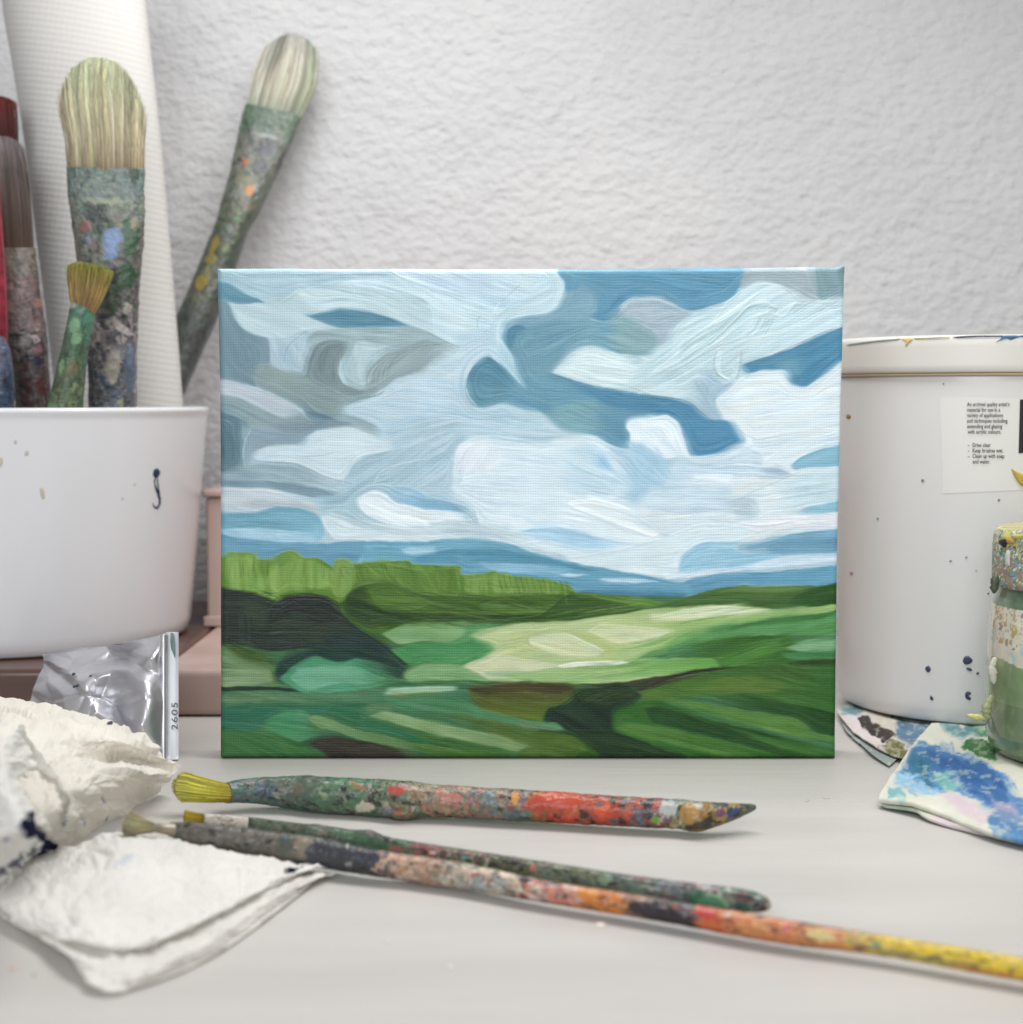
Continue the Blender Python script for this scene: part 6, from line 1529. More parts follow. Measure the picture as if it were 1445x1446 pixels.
for pts, mm in (([(1344, 475.6), (1360, 474.4), (1380, 473.6), (1400, 473.5), (1418, 473.6), (1420, 475.5), (1400, 475.6), (1380, 475.8), (1366, 476.6), (1350, 477)], ln),
                ([(1414, 474), (1424, 473.4), (1436, 473.4), (1444, 475), (1436, 477), (1428, 480), (1422, 478), (1414, 480), (1406, 483), (1414, 477.5)], lb), ([(1440, 473.4), (1470, 474), (1470, 476), (1444, 476)], lb),
                ([(1196, 486.5), (1230, 481.5), (1260, 478.6), (1272, 477.8), (1271, 479.4), (1240, 482.4), (1215, 486), (1196, 488.6)], lg), ([(1272, 477.6), (1288, 477), (1290, 479), (1284, 485), (1280, 490), (1279, 487), (1283, 481), (1276, 479.4)], lo), ([(1290, 477.2), (1342, 475), (1342, 476.2), (1292, 478.8)], lo)):
    dab('paint_spill', pts, TC, RL, mm, tub, .0003)

# ---------------------------------------------------------------- jar of cloudy green water
JC = np.array([.2365, -.0125]); JZ = .0048; JR = .0425
jar = thing('glass_jar', (JC[0], JC[1], JZ), 'paint smeared glass jar with cloudy green water at the right edge', 'jar')
glassy = mat('smeared_glass', rough=.16, spec=.5, attr=True, coat=.5, coatr=.05, bump=[('noise', 70, .12, .001)])
crustj = mat('jar_crust', rough=.6, spec=.3, attr=True, bump=[('noise', 260, .7, .001)])
def jar_col(V):
    px, py = proj(V); z = V[:, 2]; a = np.arctan2(V[:, 1] - JC[1], V[:, 0] - JC[0]) * 42 + 200; zm = z * 1000
    n = fbm(a / 3, zm / 3, 5, 3); n2 = fbm(a / 1.5, zm / 2.2, 8, 3); n3 = fbm(a / 7, zm / 9, 12, 4)
    c = np.array([124., 144, 106])[None] * np.ones((len(V), 1)) * (.86 + .3 * n3)[:, None]
    c = np.where((n3 > .62)[:, None], c * .6 + np.array([168, 174, 134]) * .4, c)
    c = np.where((z < .028)[:, None], c * .88, c)
    edge = .0445 + .003 * (n - .5) * 2
    white = np.array([206., 200, 184]) * np.ones_like(c) * (.94 + .1 * n)[:, None]
    white = np.where(((n2 > .64) & (z > .052))[:, None], np.array([176, 152, 104]) * np.ones_like(c), white)
    white = np.where(((n2 < .33) & (z > .05))[:, None], np.array([150, 132, 134]) * np.ones_like(c), white)
    white = np.where(((n3 < .4) & (z < .056))[:, None], np.array([170, 190, 190]) * np.ones_like(c), white)
    c = np.where(((z > edge) & (z < .0665))[:, None], white, c)
    c = np.where((z >= .0665)[:, None], np.array([92., 112, 88]) * (.8 + .4 * n)[:, None], c)
    return lin(np.clip(c, 0, 255) / 255)
prof = [(0, JZ + .001), (.034, JZ), (.0385, JZ + .001), (.0412, JZ + .004), (.0424, JZ + .009), (JR, .022), (JR, .030), (.0422, .050), (.0416, .060), (.0408, .066), (.0395, .0695), (.0388, .0725), (.0388, .078)]
lathe('jar_body', prof, JC[0], JC[1], glassy, jar, 420, jar_col, .0005)
def lid_col(V):
    z = V[:, 2]; a = np.arctan2(V[:, 1] - JC[1], V[:, 0] - JC[0]) * 42 + 200; zm = z * 1000
    n = fbm(a / 3.2, zm / 2.6, 25, 4); n2 = fbm(a / .8, zm / .8, 28, 2); n3 = fbm(a / 2.4, zm / 2.6, 33, 3)
    pal = np.array([[98, 122, 116], [206, 200, 184], [120, 140, 130], [186, 178, 120], [90, 108, 100], [206, 202, 192], [112, 126, 128]], float)
    c = pal[np.clip((n * 1.7 - .35) * 7, 0, 6).astype(int)]
    c = np.where(((n3 > .56) & (z < .086))[:, None], np.array([150, 132, 118.]) * np.ones_like(c), c)
    c = np.where(((n3 < .4) & (z < .088))[:, None], np.array([122, 146, 146.]) * np.ones_like(c), c)
    c = np.where(((n > .55) & (z > .091))[:, None], np.array([190, 176, 84.]) * np.ones_like(c), c)
    return lin(np.clip(c * (.9 + .2 * n2)[:, None], 0, 255) / 255)
lid = lathe('jar_lid', [(.0392, .0745), (.0405, .0738), (.0411, .0755), (.0411, .0900), (.0406, .0945), (.0392, .0968), (.037, .0972), (0, .0968)], JC[0], JC[1], crustj, jar, 420, lid_col, .0005)
for (x, y, rx, ry, mm) in ((1418, 766, 6, 6, flat('black_daub', (26, 28, 28))), (1428, 764, 5, 4, flat('orange_daub', (176, 136, 70))), (1440, 757, 10, 3, flat('yellow_daub', (196, 184, 92))), (1424, 790, 3, 12, flat('pale_daub', (190, 192, 180))), (1407, 822, 3, 5, flat('mustard_daub', (150, 128, 50)))):
    dab('lid_daub', blob_pts(x, y, rx, ry, 0, 9, .25), JC, lambda z: .0412, mm, lid, .0007)
# dried drips standing proud of the jar's left side
def lump(name, pts, parent, m, r, seed, squash=1.0):
    g = np.random.default_rng(seed); V = []; fs = []
    P = np.array(pts, float); n = 14; k = 12
    pr = []
    for i in range(len(P) - 1):
        for q in range(5): pr.append(P[i] + (P[i+1] - P[i]) * q / 5)
    pr.append(P[-1]); pr = np.array(pr); N = len(pr)
    for i, p in enumerate(pr):
        w = r * math.sin(math.pi * (i + .6) / (N + .2)) ** .5 * (.75 + .6 * g.random())
        T = pr[min(i+1, N-1)] - pr[max(i-1, 0)]; T /= np.linalg.norm(T); X = np.cross(T, [0, 1, 0]); X /= np.linalg.norm(X) + 1e-9; Y = np.cross(T, X)
        for j in range(n):
            a = 2 * math.pi * j / n; f = 1 + .25 * (g.random() - .5); V.append(p + X * w * f * math.cos(a) + Y * w * f * math.sin(a) * squash)
    F_ = grid_faces(N, n, True)
    V.append(pr[0]); V.append(pr[-1]); j = np.arange(n); j2 = (j + 1) % n
    F_ = np.vstack([F_, np.stack([j2, j, np.full(n, N*n), np.full(n, N*n)], -1), np.stack([(N-1)*n + j, (N-1)*n + j2, np.full(n, N*n+1), np.full(n, N*n+1)], -1)])
    return link(name, tri_mesh(name, np.array(V), F_), m, parent)
def on_pot(x, y, r=0):
    P = cyl_hit(x, y, PC, RP); nr = np.array([P[0] - PC[0], P[1] - PC[1], 0]); return P + nr / np.linalg.norm(nr) * r
squig = [o for o in pot.children if o.name.startswith('paint_squiggle')][0]
lump('paint_trail', [on_pot(x, y) for x, y in ((221, 672), (218, 679), (219, 686), (222, 694), (225, 703), (225.5, 711), (222, 717.5), (217.5, 715.5), (215.5, 710))], squig, navy, .00062, 12, 1.0)
lump('paint_trail', [on_pot(x, y) for x, y in ((222.5, 672), (222.5, 682), (224.5, 693), (225.5, 700))], squig, navy, .0004, 13, 1.0)
yj = JC[1] - .012
lump('dried_drip', [at_y(1406, 928, yj), at_y(1401, 942, yj), at_y(1403, 956, yj), at_y(1404, 966, yj)], jar, flat('drip_white', (192, 188, 172)), .0015, 3, .6)
lump('dried_drip', [at_y(1401, 982, yj), at_y(1397, 990, yj), at_y(1393, 1000, yj), at_y(1394, 1012, yj), at_y(1388, 1018, yj)], jar, flat('drip_green', (150, 156, 112)), .0018, 4, .7)
lump('dried_drip', [at_y(1392, 1014, yj), at_y(1380, 1013, yj), at_y(1366, 1010, yj)], jar, flat('drip_yellow', (196, 190, 120)), .0011, 5, .7)
lump('dried_drip', [at_y(1408, 812, yj), at_y(1405, 824, yj), at_y(1404, 838, yj)], jar, flat('drip_dark', (70, 76, 60)), .0016, 6, .7)

# ---------------------------------------------------------------- stained rag under tub and jar
ragm = mat('stained_cloth', rough=.8, spec=.15, attr=True, bump=[('noise', 500, .35, .0005), ('noise', 90, .25, .001)])
RAG1 = """
p|196,188,180|3|.3|20|1140,960 1460,960 1460,1110 1140,1110
p|96,140,154|4|.8|20|1185,1002 1200,1000 1214,1008 1210,1016 1190,1014
p|206,192,196|4|.5|30|1190,1012 1220,1016 1250,1040 1240,1060 1210,1040
p|62,54,52|3|1|20|1210,1018 1225,1016 1245,1028 1262,1040 1258,1050 1240,1044 1222,1034
p|190,184,170|3|.6|20|1230,1004 1270,1012 1262,1030 1240,1024
p|108,108,60|4|.9|10|1244,1052 1262,1050 1285,1058 1278,1072 1254,1064
p|86,120,150|5|.8|10|1268,1020 1290,1022 1310,1030 1296,1054 1272,1048 1262,1034
p|70,96,90|3|.8|10|1256,1010 1280,1018 1276,1024 1258,1018
p|60,110,140|5|.8|10|1300,1020 1330,1020 1330,1032 1306,1034
"""
RAG2 = """
p|206,206,190|3|.3|20|1230,1000 1600,1000 1600,1260 1230,1260
p|92,148,156|5|.7|5|1328,1028 1370,1028 1400,1034 1390,1040 1340,1040
p|52,112,56|4|.9|20|1360,1050 1380,1048 1402,1056 1408,1078 1390,1074 1366,1064
p|84,150,92|5|.8|10|1376,1028 1402,1030 1404,1038 1380,1036
p|70,126,186|5|.9|25|1300,1050 1330,1056 1360,1066 1396,1086 1430,1110 1450,1150 1430,1160 1400,1144 1370,1130 1340,1120 1310,1124 1276,1114 1268,1098 1284,1078
p|46,96,160|5|1|28|1312,1062 1350,1070 1390,1086 1420,1112 1416,1140 1380,1128 1352,1112 1330,1096 1306,1080
p|44,110,140|4|.9|60|1290,1070 1310,1080 1320,1110 1300,1118 1286,1100
p|136,186,220|4|.8|10|1266,1096 1280,1090 1300,1104 1324,1118 1316,1128 1284,1118 1262,1110
p|106,176,176|4|.8|40|1322,1092 1340,1096 1356,1104 1350,1116 1336,1122 1326,1108
p|206,186,196|5|.5|25|1316,1128 1340,1120 1370,1134 1400,1150 1440,1164 1430,1176 1390,1164 1350,1146
p|150,150,180|5|.6|25|1400,1128 1430,1140 1450,1160 1430,1166 1405,1150
p|70,124,176|6|.9|25|1400,1150 1440,1160 1600,1190 1600,1206 1440,1190 1400,1170
p|110,170,180|4|.7|25|1256,1114 1270,1118 1276,1128 1252,1130
"""
def rag(net, layers, label, px0, py0, px1, py1, seed, thick, lift, name='stained_rag', amp=.0007):
    colr, h = paint_layers(layers, {'p': (0, 0, 1)}, px0, py0, px1, py1, 1.0, seed, warp=9)
    base_ = colr[2, 2] * 0 + np.array([.80, .79, .73])
    gy_, gx_ = np.mgrid[0:colr.shape[0], 0:colr.shape[1]]; dry = np.clip((fbm(gx_ / 9, gy_ / 5, seed + 90, 4) - .56) * 9, 0, 1)[..., None] * .45
    colr = colr * (1 - dry) + base_ * dry; colr = colr * (1 - .22) + colr.mean(2, keepdims=True) * .20
    nu, nv = 260, 160
    G = net_eval([[at_z(a, b, c + lift) for a, b, c in r] for r in net], nu, nv)
    px, py = proj(G.reshape(-1, 3))
    G = G + 0; G[..., 2] += (amp * (fbm(px / 28, py / 18, seed, 3) - .5) * 2).reshape(nv, nu)
    G[..., 2] = np.maximum(G[..., 2], thick + .0004)
    x = np.clip(px - px0, 0, colr.shape[1] - 1).astype(int); y = np.clip(py - py0, 0, colr.shape[0] - 1).astype(int)
    C = lin(colr[y, x])
    o = solid_sheet(name, G, nv, nu, C, -thick, None, ragm) if False else solid_sheet(name, G, nv, nu, C, thick, None, ragm)
    return tag(o, label, 'rag', 'paint stained rags')
r1 = rag([[(1183, 1003, .0012), (1210, 990, .0015), (1260, 985, .0015), (1330, 985, .0012), (1420, 985, .001)],
     [(1186, 1012, .0022), (1215, 1010, .0018), (1265, 1010, .0015), (1330, 1010, .0012), (1420, 1010, .001)],
     [(1196, 1024, .0022), (1225, 1032, .002), (1270, 1040, .0018), (1330, 1040, .0012), (1420, 1040, .001)],
     [(1206, 1036, .002), (1234, 1054, .002), (1268, 1070, .0016), (1320, 1080, .0012), (1400, 1080, .001)]], RAG1, 'small corner of stained rag with dark brown blotch beside the canvas corner, under the tub', 1130, 950, 1470, 1120, 5, .0008, .0006)
under = rag([[(1186, 1016, .0006), (1230, 1020, .0004), (1300, 1040, .0004)], [(1196, 1034, .0008), (1226, 1050, .0006), (1270, 1070, .0004)], [(1210, 1046, .0008), (1232, 1066, .001), (1256, 1082, .0006)]], 'p|150,164,160|3|.4|20|1140,960 1460,960 1460,1110 1140,1110', '', 1130, 950, 1470, 1120, 8, .0004, .0004, 'rag_layer', .0002)
for k in ('label', 'category', 'group'):
    if k in under: del under[k]
under.parent = r1
r2 = rag([[(1316, 1024, .0030), (1370, 1022, .0030), (1440, 1022, .003), (1520, 1022, .003), (1620, 1022, .003)],
     [(1288, 1056, .0034), (1350, 1058, .0030), (1420, 1062, .003), (1510, 1070, .003), (1620, 1080, .003)],
     [(1262, 1094, .0036), (1320, 1100, .0030), (1400, 1120, .003), (1500, 1140, .003), (1620, 1150, .003)],
     [(1246, 1118, .0040), (1290, 1124, .0042), (1350, 1146, .0036), (1430, 1172, .0034), (1620, 1205, .0030)],
     [(1243, 1127, .0034), (1288, 1133, .0046), (1340, 1153, .0030), (1430, 1182, .0032), (1620, 1220, .0030)],
     [(1245, 1131, .0026), (1289, 1137, .0036), (1340, 1156, .0022), (1430, 1186, .0024), (1620, 1224, .0022)]], RAG2, 'large folded rag with blue and green paint blotches under the glass jar', 1225, 1000, 1640, 1260, 6, .0009, .0004)
u2 = rag([[(1290, 1070, .001), (1350, 1080, .001), (1430, 1100, .001), (1620, 1130, .001)],
     [(1246, 1128, .0012), (1300, 1136, .0016), (1400, 1170, .0010), (1620, 1215, .001)],
     [(1244, 1137, .0008), (1292, 1143, .0022), (1345, 1165, .0010), (1620, 1231, .0008)],
     [(1252, 1142, .0004), (1292, 1145, .0018), (1345, 1168, .0004), (1620, 1234, .0004)]], 'p|196,200,180|3|.4|20|1140,960 1660,960 1660,1310 1140,1310\np|150,176,150|4|.7|20|1256,1130 1300,1134 1300,1146 1256,1142\np|206,186,190|4|.5|20|1320,1150 1400,1176 1390,1184 1310,1160', '', 1225, 1000, 1640, 1260, 9, .0006, .0004, 'rag_layer', .0002)
for k in ('label', 'category', 'group'):
    if k in u2: del u2[k]
u2.parent = r2

# ---------------------------------------------------------------- crumpled paper towels
def facets(x, y, seed):
    """crumple: piecewise flat facets with sharp folds"""
    xi = np.floor(x).astype(np.int64); yi = np.floor(y).astype(np.int64)
    f1 = np.full(x.shape, 9.); f2 = np.full(x.shape, 9.)
    def h(a, b, s):
        n = (a * 374761393 + b * 668265263 + (seed + s) * 2147483647) & 0xffffffff
        n = ((n ^ (n >> 13)) * 1274126177) & 0xffffffff
        return ((n ^ (n >> 16)) & 0xffff) / 65535.0
    for i in (-1, 0, 1, 2):
        for j in (-1, 0, 1, 2):
            a, b = xi + i, yi + j
            d = (a + h(a, b, 1) - x) ** 2 + (b + h(a, b, 7) - y) ** 2
            n1 = np.minimum(f1, d); f2 = np.minimum(np.maximum(f1, d), f2); f1 = n1
    return np.minimum(f2 - f1, .9)
towm = mat('paper_towel', rough=.9, spec=.08, attr=True, bump=[('noise', 900, .22, .0003), ('noise', 240, .15, .0008)])
def translucent(m, f):
    nt = m.node_tree; N = nt.nodes; L = nt.links; b = N['Principled BSDF']; t = N.new('ShaderNodeBsdfTranslucent'); mx = N.new('ShaderNodeMixShader')
    a = [n for n in N if n.bl_idname == 'ShaderNodeAttribute'][0]; L.new(a.outputs['Color'], t.inputs['Color']); mx.inputs[0].default_value = f
    L.new(b.outputs[0], mx.inputs[1]); L.new(t.outputs[0], mx.inputs[2]); L.new(mx.outputs[0], N['Material Output'].inputs['Surface'])
translucent(towm, .26)
TG = 'used paper towels'
def towel(net, label, seed, amp, base=(226, 221, 213), stains=(), name='paper_towel', scale=46, nu=300, nv=240, thick=.00022, edge=.9, min_z=.0008, zs=1.0):
    G = net_eval([[at_z(a, b, c * zs) for a, b, c in r] for r in net], nu, nv)
    px, py = proj(G.reshape(-1, 3)); px = px.reshape(nv, nu); py = py.reshape(nv, nu)
    uu = np.linspace(0, 1, nu)[None, :]; vv = np.linspace(0, 1, nv)[:, None]
    r = ridged(px / scale + .7 * fbm(px / 50, py / 50, seed + 3, 2), py / (scale * .8), seed, 4)
    r2 = ridged((px + py) / (scale * .55), (py - px) / (scale * .9), seed + 30, 3)
    wxx = px + 9 * (fbm(px / 30, py / 30, seed + 7, 2) - .5); wyy = py + 9 * (fbm(px / 30, py / 30, seed + 8, 2) - .5)
    fc = facets(wxx / scale, wyy / (scale * .7), seed) + .45 * facets(wxx / (scale * .42) + 5, wyy / (scale * .33), seed + 2) + .16 * facets(wxx / (scale * .17), wyy / (scale * .14), seed + 4)
    cr = (r - .95) * .35 + (fc - .6) * .75
    # torn outline
    e = edge * 2.2
    for axis_, t, k in ((0, vv + 0 * uu, 1), (1, uu + 0 * vv, 1)):
        pass
    dN = np.cross(np.gradient(G, axis=1), np.gradient(G, axis=0)); dN /= np.linalg.norm(dN, axis=2)[..., None] + 1e-12
    dN *= np.sign((dN * -FW).sum(-1))[..., None]
    G = G + dN * (cr * amp)[..., None]
    jag = (fbm(px / 7, py / 7, seed + 60, 3) - .5) * e + (fbm(px / 34, py / 34, seed + 61, 2) - .5) * e * 2.5
    G[0] += (G[1] - G[2]) * jag[0][:, None]; G[-1] += (G[-2] - G[-3]) * jag[-1][:, None]
    G[..., 2] = np.maximum(G[..., 2], min_z + .0003 * (fbm(px / 12, py / 12, seed + 5, 2)))
    c = np.ones((nv * nu, 3)) * np.array(base, float)
    x, y = px.ravel(), py.ravel()
    c *= (1 + .05 * (fbm(x / 40, y / 30, seed + 70, 3) - .5))[:, None]
    for (sx, sy, rx, ry, tl, col, dens) in stains:
        a = math.radians(tl); dx, dy = x - sx, y - sy
        u = (dx * math.cos(a) + dy * math.sin(a)) / rx; v = (-dx * math.sin(a) + dy * math.cos(a)) / ry
        d = 1 - np.sqrt(u * u + v * v); n = fbm(x / 6, y / 5, seed + 80, 4); n2 = fbm(x / 2.2, y / 2.2, seed + 81, 2)
        m = np.clip((d + (n - .5) * 1.5 + (n2 - .5) * .5 - (.55 - dens)) * 5, 0, 1)[:, None] * min(1, dens + .35)
        c = c * (1 - m) + np.array(col, float) * m
    o = link(name, np_mesh(name, G, grid_faces(nv, nu), lin(np.clip(c, 0, 255) / 255)), towm)
    if name == 'paper_towel': tag(o, label, 'paper towel', TG)
    return o
towel([[(-40, 985, .030), (30, 990, .031), (80, 1001, .030), (140, 1018, .027), (185, 1032, .024), (228, 1060, .018), (256, 1082, .012)],
       [(-40, 1012, .034), (30, 1015, .035), (80, 1022, .033), (140, 1036, .029), (185, 1050, .025), (224, 1070, .017), (254, 1085, .011)],
       [(-40, 1060, .030), (30, 1062, .030), (80, 1074, .025), (140, 1078, .019), (180, 1078, .016), (215, 1082, .013), (250, 1090, .010)],
       [(-40, 1084, .030), (35, 1078, .031), (85, 1083, .029), (140, 1085, .026), (185, 1087, .021), (218, 1094, .014), (246, 1098, .008)],
       [(-40, 1130, .026), (50, 1125, .028), (95, 1120, .027), (140, 1112, .022), (182, 1108, .017), (214, 1106, .011), (240, 1106, .005)],
       [(-40, 1190, .018), (60, 1180, .018), (100, 1165, .015), (140, 1148, .011), (180, 1130, .008), (212, 1117, .004), (234, 1112, .003)],
       [(-40, 1230, .004), (60, 1208, .003), (92, 1196, .002), (134, 1175, .0012), (176, 1152, .0012), (210, 1130, .0012), (230, 1119, .0012)]],
      'cream crumpled paper towel heaped against the silver tube', 3, .0034, (236, 231, 222), [(155, 1160, 3, 16, 0, (110, 130, 190), .12), (122, 1165, 5, 10, 0, (110, 140, 190), .15), (153, 1026, 5, 2, -10, (70, 72, 90), .6), (150, 1130, 3, 8, -20, (120, 136, 196), .2)], scale=60)
towel([[(-40, 1062, .044), (-5, 1046, .046), (14, 1036, .046), (28, 1026, .046), (30, 1028, .045)],
       [(-40, 1085, .043), (-2, 1076, .048), (18, 1062, .042), (34, 1050, .038), (42, 1050, .038)],
       [(-40, 1110, .040), (4, 1100, .047), (24, 1090, .034), (50, 1078, .032), (66, 1078, .033)],
       [(-40, 1140, .036), (16, 1125, .045), (34, 1116, .026), (62, 1108, .025), (88, 1108, .030)],
       [(-40, 1170, .032), (32, 1150, .041), (44, 1140, .019), (70, 1132, .018), (103, 1134, .026)],
       [(-40, 1195, .028), (44, 1176, .036), (50, 1168, .014), (70, 1160, .012), (98, 1158, .022)],
       [(-40, 1220, .022), (52, 1184, .027), (62, 1180, .014), (78, 1174, .012), (88, 1172, .014)],
       [(-40, 1240, .016), (30, 1206, .020), (56, 1198, .014), (70, 1194, .010), (84, 1190, .008)],
       [(-40, 1275, .006), (0, 1250, .008), (35, 1224, .006), (60, 1212, .004), (80, 1204, .003)]],
      'folded white paper towel standing at left edge with a dark navy ink stain', 14, .0020, (236, 235, 231),
      [(60, 1166, 24, 16, -20, (26, 32, 58), .95), (74, 1188, 22, 9, -40, (24, 34, 66), .9), (66, 1140, 24, 12, -10, (90, 92, 108), .35), (20, 1222, 36, 8, -30, (50, 54, 76), .34), (8, 1190, 10, 3, 0, (80, 90, 130), .15)], scale=44)
towel([[(50, 1214, .006), (110, 1192, .010), (170, 1180, .013), (230, 1186, .011), (300, 1200, .009), (370, 1214, .007), (430, 1223, .005), (478, 1229, .0035)],
       [(10, 1240, .010), (90, 1222, .016), (160, 1205, .020), (230, 1206, .017), (300, 1216, .012), (360, 1226, .009), (410, 1230, .007), (462, 1229, .0045)],
       [(-6, 1262, .009), (70, 1258, .014), (150, 1246, .017), (220, 1242, .015), (290, 1244, .012), (345, 1246, .010), (392, 1240, .008), (446, 1229, .006)],
       [(6, 1288, .007), (70, 1296, .012), (140, 1296, .015), (210, 1290, .014), (270, 1280, .012), (328, 1268, .0105), (380, 1250, .009), (430, 1230, .008)],
       [(28, 1308, .0040), (75, 1320, .0085), (130, 1331, .0110), (190, 1335, .0105), (250, 1316, .0100), (318, 1284, .0095), (374, 1255, .009), (420, 1233, .0085)],
       [(30, 1312, .003), (76, 1326, .0062), (130, 1338, .0085), (190, 1340, .0080), (250, 1320, .008), (320, 1287, .008), (376, 1257, .0075), (422, 1234, .0080)]],
      'upper ply of flat white paper towel spread under the frayed brush', 24, .0026, (236, 234, 229), [(218, 1322, 4, 2, 0, (90, 130, 180), .6), (414, 1229, 9, 2, -8, (36, 38, 48), .8), (180, 1215, 20, 8, -20, (190, 204, 220), .2)], scale=58, nu=340, zs=.72)
low = towel([[(-12, 1270, .001), (80, 1275, .003), (180, 1280, .004), (290, 1262, .004), (400, 1238, .004), (482, 1229, .003)],
       [(-4, 1290, .0012), (70, 1315, .004), (180, 1332, .005), (280, 1305, .005), (375, 1258, .005), (474, 1232, .003)],
       [(40, 1316, .002), (96, 1345, .0068), (185, 1362, .0064), (285, 1330, .0062), (385, 1266, .0058), (462, 1236, .0028)],
       [(88, 1342, .0035), (116, 1366, .0055), (192, 1380, .0045), (296, 1340, .0035), (392, 1274, .0035), (452, 1240, .0022)],
       [(90, 1346, .0010), (130, 1392, .0030), (200, 1389, .0015), (302, 1346, .0012), (395, 1282, .001), (446, 1243, .001)],
       [(92, 1348, .0010), (142, 1398, .001), (204, 1392, .001), (304, 1349, .001), (396, 1284, .001), (446, 1244, .001)]],
      '', 34, .0020, (234, 231, 225), [], 'towel_ply', scale=58, nu=340, zs=.8)
low.parent = [o for o in COL.objects if o.get('label', '').startswith('upper ply')][0]
low.parent['label'] = 'two ply white paper towel lying flat under the tip of the frayed brush'

# ---------------------------------------------------------------- silver paint tube
tube = thing('paint_tube', at_z(150, 1090, 0), 'crushed silver foil paint tube with stamped numbers on its flat crimped end', 'paint tube')
foil = mat('foil', tuple(lin((204, 204, 209))), .38, .85, bump=[('noise', 45, .3, .0025), ('noise', 240, .12, .0006)])
vary(foil, (192, 192, 199), (212, 211, 214), 40)
net = [[(236, 893, .020), (215, 901, .024), (180, 908, .034), (130, 917, .045), (92, 922, .053), (58, 926, .062)],
       [(235, 915, .014), (212, 925, .008), (178, 928, .030), (128, 938, .034), (90, 940, .046), (58, 943, .060)],
       [(234, 945, .010), (206, 950, .004), (168, 948, .012), (126, 952, .020), (84, 955, .038), (50, 960, .055)],
       [(234, 990, .004), (203, 984, -.006), (160, 976, .014), (118, 974, .014), (76, 978, .030), (42, 982, .048)],
       [(233, 1030, .000), (200, 1030, -.010), (160, 1020, .010), (112, 1010, .010), (74, 1012, .024), (38, 1010, .040)],
       [(232, 1062, -.003), (200, 1060, -.010), (158, 1056, -.002), (112, 1050, .006), (76, 1048, .018), (42, 1040, .032)],
       [(232, 1090, -.004), (202, 1094, .000), (160, 1094, .002), (115, 1085, .010), (80, 1075, .020), (50, 1066, .030)]]
def tube_sheet(off, seed, nm, flip=1):
    G = net_eval([[at_y(a, b, c) for a, b, c in r] for r in net], 170, 130)
    px, py = proj(G.reshape(-1, 3)); px = px.reshape(130, 170); py = py.reshape(130, 170)
    t = np.linspace(0, 1, 170)[None, :]
    cr = (facets(px / 86 + py / 150, py / 60 - px / 110, seed) - .45 + .22 * (facets(px / 34, py / 27, seed + 3) - .4)) * np.clip(t * 2.6, 0, 1) * .85
    G[..., 1] += -cr * .0085 * flip + off * np.sqrt(np.clip(t * 1.3, 0, 1))
    G[..., 2] = np.maximum(G[..., 2], .001)
    return solid_sheet(nm, G, 130, 170, None, .0002, tube, foil)
tube_sheet(0, 5, 'tube_body'); tube_sheet(.010, 9, 'tube_back', -.6)
# the crimp: a folded flat strip with a ridge down its inner edge
cn = [[at_y(x, y, d) for x, d in ((234.5, .016 - k * .0033), (240.5, .0165 - k * .0033), (246.5, .0165 - k * .0033), (252.2, .017 - k * .0033))] for k, y in enumerate((892.5, 925, 960, 995, 1030, 1065, 1091))]
Gc = net_eval(cn, 12, 60); Gc[..., 2] = np.maximum(Gc[..., 2], .0006)
crimp = link('crimp', np_mesh('crimp', Gc, grid_faces(60, 12)), mat('foil_flat', tuple(lin((206, 208, 212))), .55, .55, bump=[('noise', 150, .25, .0006)]), tube)
rn = [[at_y(x, y, d) for x, d in ((228.5, .0145 - k * .0033), (230.0, .0125 - k * .0033), (232.0, .0125 - k * .0033), (234.6, .0150 - k * .0033))] for k, y in enumerate((896, 925, 960, 995, 1030, 1065, 1093))]
Gr = net_eval(rn, 10, 60); Gr[..., 2] = np.maximum(Gr[..., 2], .0006)
solid_sheet('crimp_fold', Gr, 60, 10, None, .0006, tube, foil)
def stamp():
    cu = bpy.data.curves.new('stamped_number', 'FONT'); cu.body = '2605'; cu.size = 1; cu.offset = .012; cu.space_character = 1.18
    o = bpy.data.objects.new('stamped_number', cu); COL.objects.link(o)
    dg = bpy.context.evaluated_depsgraph_get(); me = bpy.data.meshes.new_from_object(o.evaluated_get(dg)); bpy.data.objects.remove(o)
    for v in me.vertices:
        x = 250.8 - v.co.y * 12.5; y = 1031 - v.co.x * 17.5          # reads upward
        k = (y - 892.5) / 33.2
        v.co = Vector(at_y(x, y, .0165 - k * .0033 - .0016))
    me.materials.clear(); link('stamped_number', me, mat('stamp_shadow', tuple(lin((84, 84, 88))), .5, .6, bump=[('noise', 150, .25, .0006)]), crimp)
stamp()
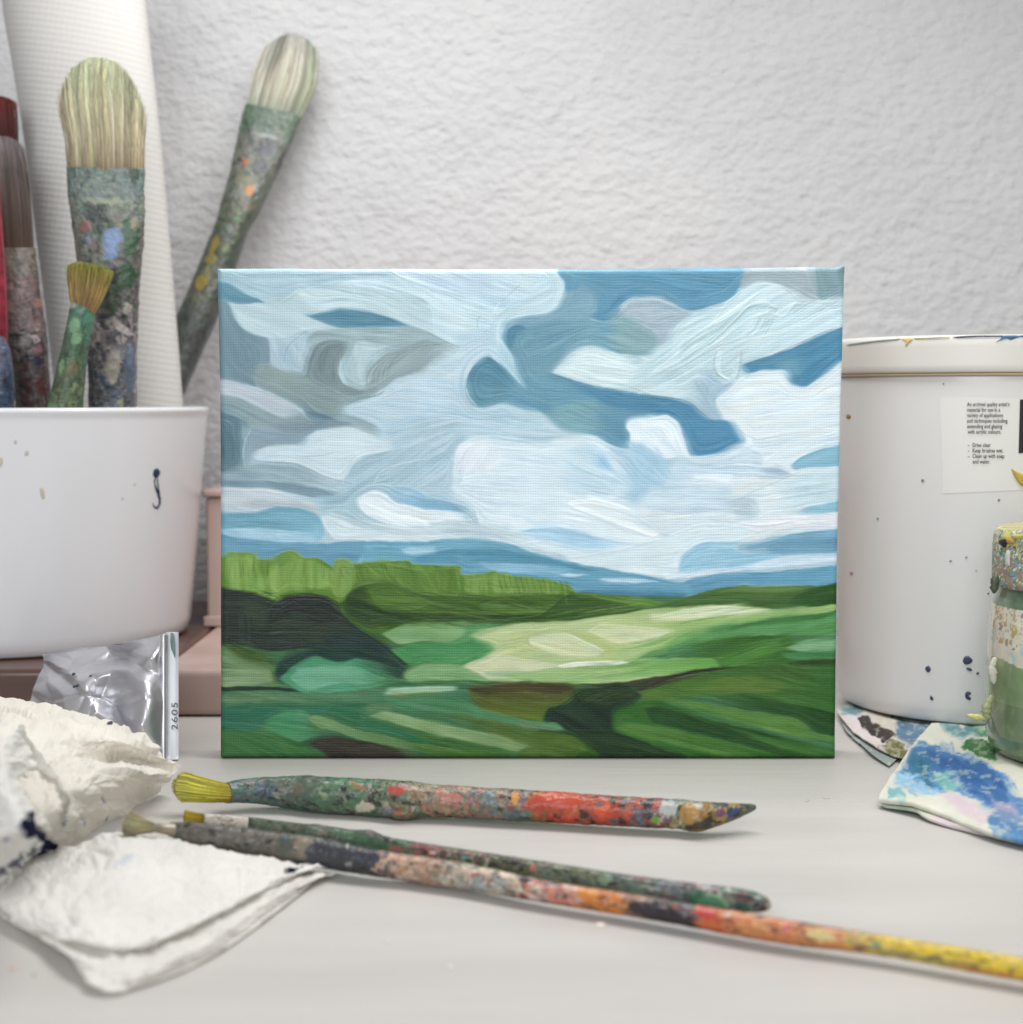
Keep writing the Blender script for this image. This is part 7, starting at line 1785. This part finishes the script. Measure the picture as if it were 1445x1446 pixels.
G_ = net_eval([[at_y(241, 894, .0148), at_y(243, 893.5, .0148), at_y(245, 894, .0148)], [at_y(240.5, 905, .0136), at_y(243.5, 908, .0136), at_y(247, 910, .0136)], [at_y(242, 918, .0124), at_y(244.5, 922, .0124), at_y(247.4, 930, .0112)]], 10, 16)
solid_sheet('green_smear', G_, 16, 10, None, .0002, crimp, flat('teal_smear', (92, 120, 120)))
for (x, y, yy, rx, ry) in ((104, 952, .024, 2.2, 2.4), (128, 956, .018, 1.4, 6), (107, 969, .018, 4, 2)):
    sp = []
    lump('paint_speck', [at_y(x - rx, y + ry * .5, yy), at_y(x + rx, y - ry * .5, yy)], tube, flat('speck_dark', (52, 60, 74)), .0006, int(x), .6)

# ---------------------------------------------------------------- dried flecks on the table top
def fleck(x, y, rx, ry, rgb, lift=.0003):
    c = at_z(x, y, 0); P = [at_z(a, b, 0) for a, b in blob_pts(x, y, rx, ry, 0, 10, .22)]
    V = [tuple(p[:2]) + (.00015,) for p in P] + [tuple(np.array(c)[:2] + (np.array(p)[:2] - c[:2]) * .6) + (.00015 + lift,) for p in P] + [(c[0], c[1], .00015 + lift)]
    n = len(P); fs = [(i, (i+1) % n, n + (i+1) % n, n + i) for i in range(n)] + [(n + i, n + (i+1) % n, 2*n) for i in range(n)]
    me = bpy.data.meshes.new('paint_fleck'); me.from_pydata(V, [], fs)
    for p in me.polygons: p.use_smooth = True
    return link('paint_fleck', me, flat('fleck', rgb))
FL = [(848, 1306, 8, 3.4, (216, 210, 200), 'cream raised paint fleck below the middle of the front brush'), (1167, 1127, 4, 1.5, (190, 182, 170), 'faint beige fleck between canvas corner and rag'),
      (1140, 1131, 3, 1.5, (188, 182, 172), 'faint beige fleck left of its twin near the rag'), (20, 1368, 7, 2.2, (196, 176, 164), 'pinkish smear on the table left of the flat towel'), (48, 1378, 2.4, 1.2, (182, 160, 150), 'tiny pink fleck below the pinkish smear'), (636, 1366, 5, 2, (206, 202, 194), 'pale fleck near the middle of the front table edge'), (548, 1330, 5, 1.8, (208, 203, 195), 'pale fleck below the dark taped part of the front brush')]
for x, y, rx, ry, rgb, lb_ in FL:
    tag(fleck(x, y, rx, ry, rgb), lb_, 'paint fleck', 'dried paint flecks on the table')
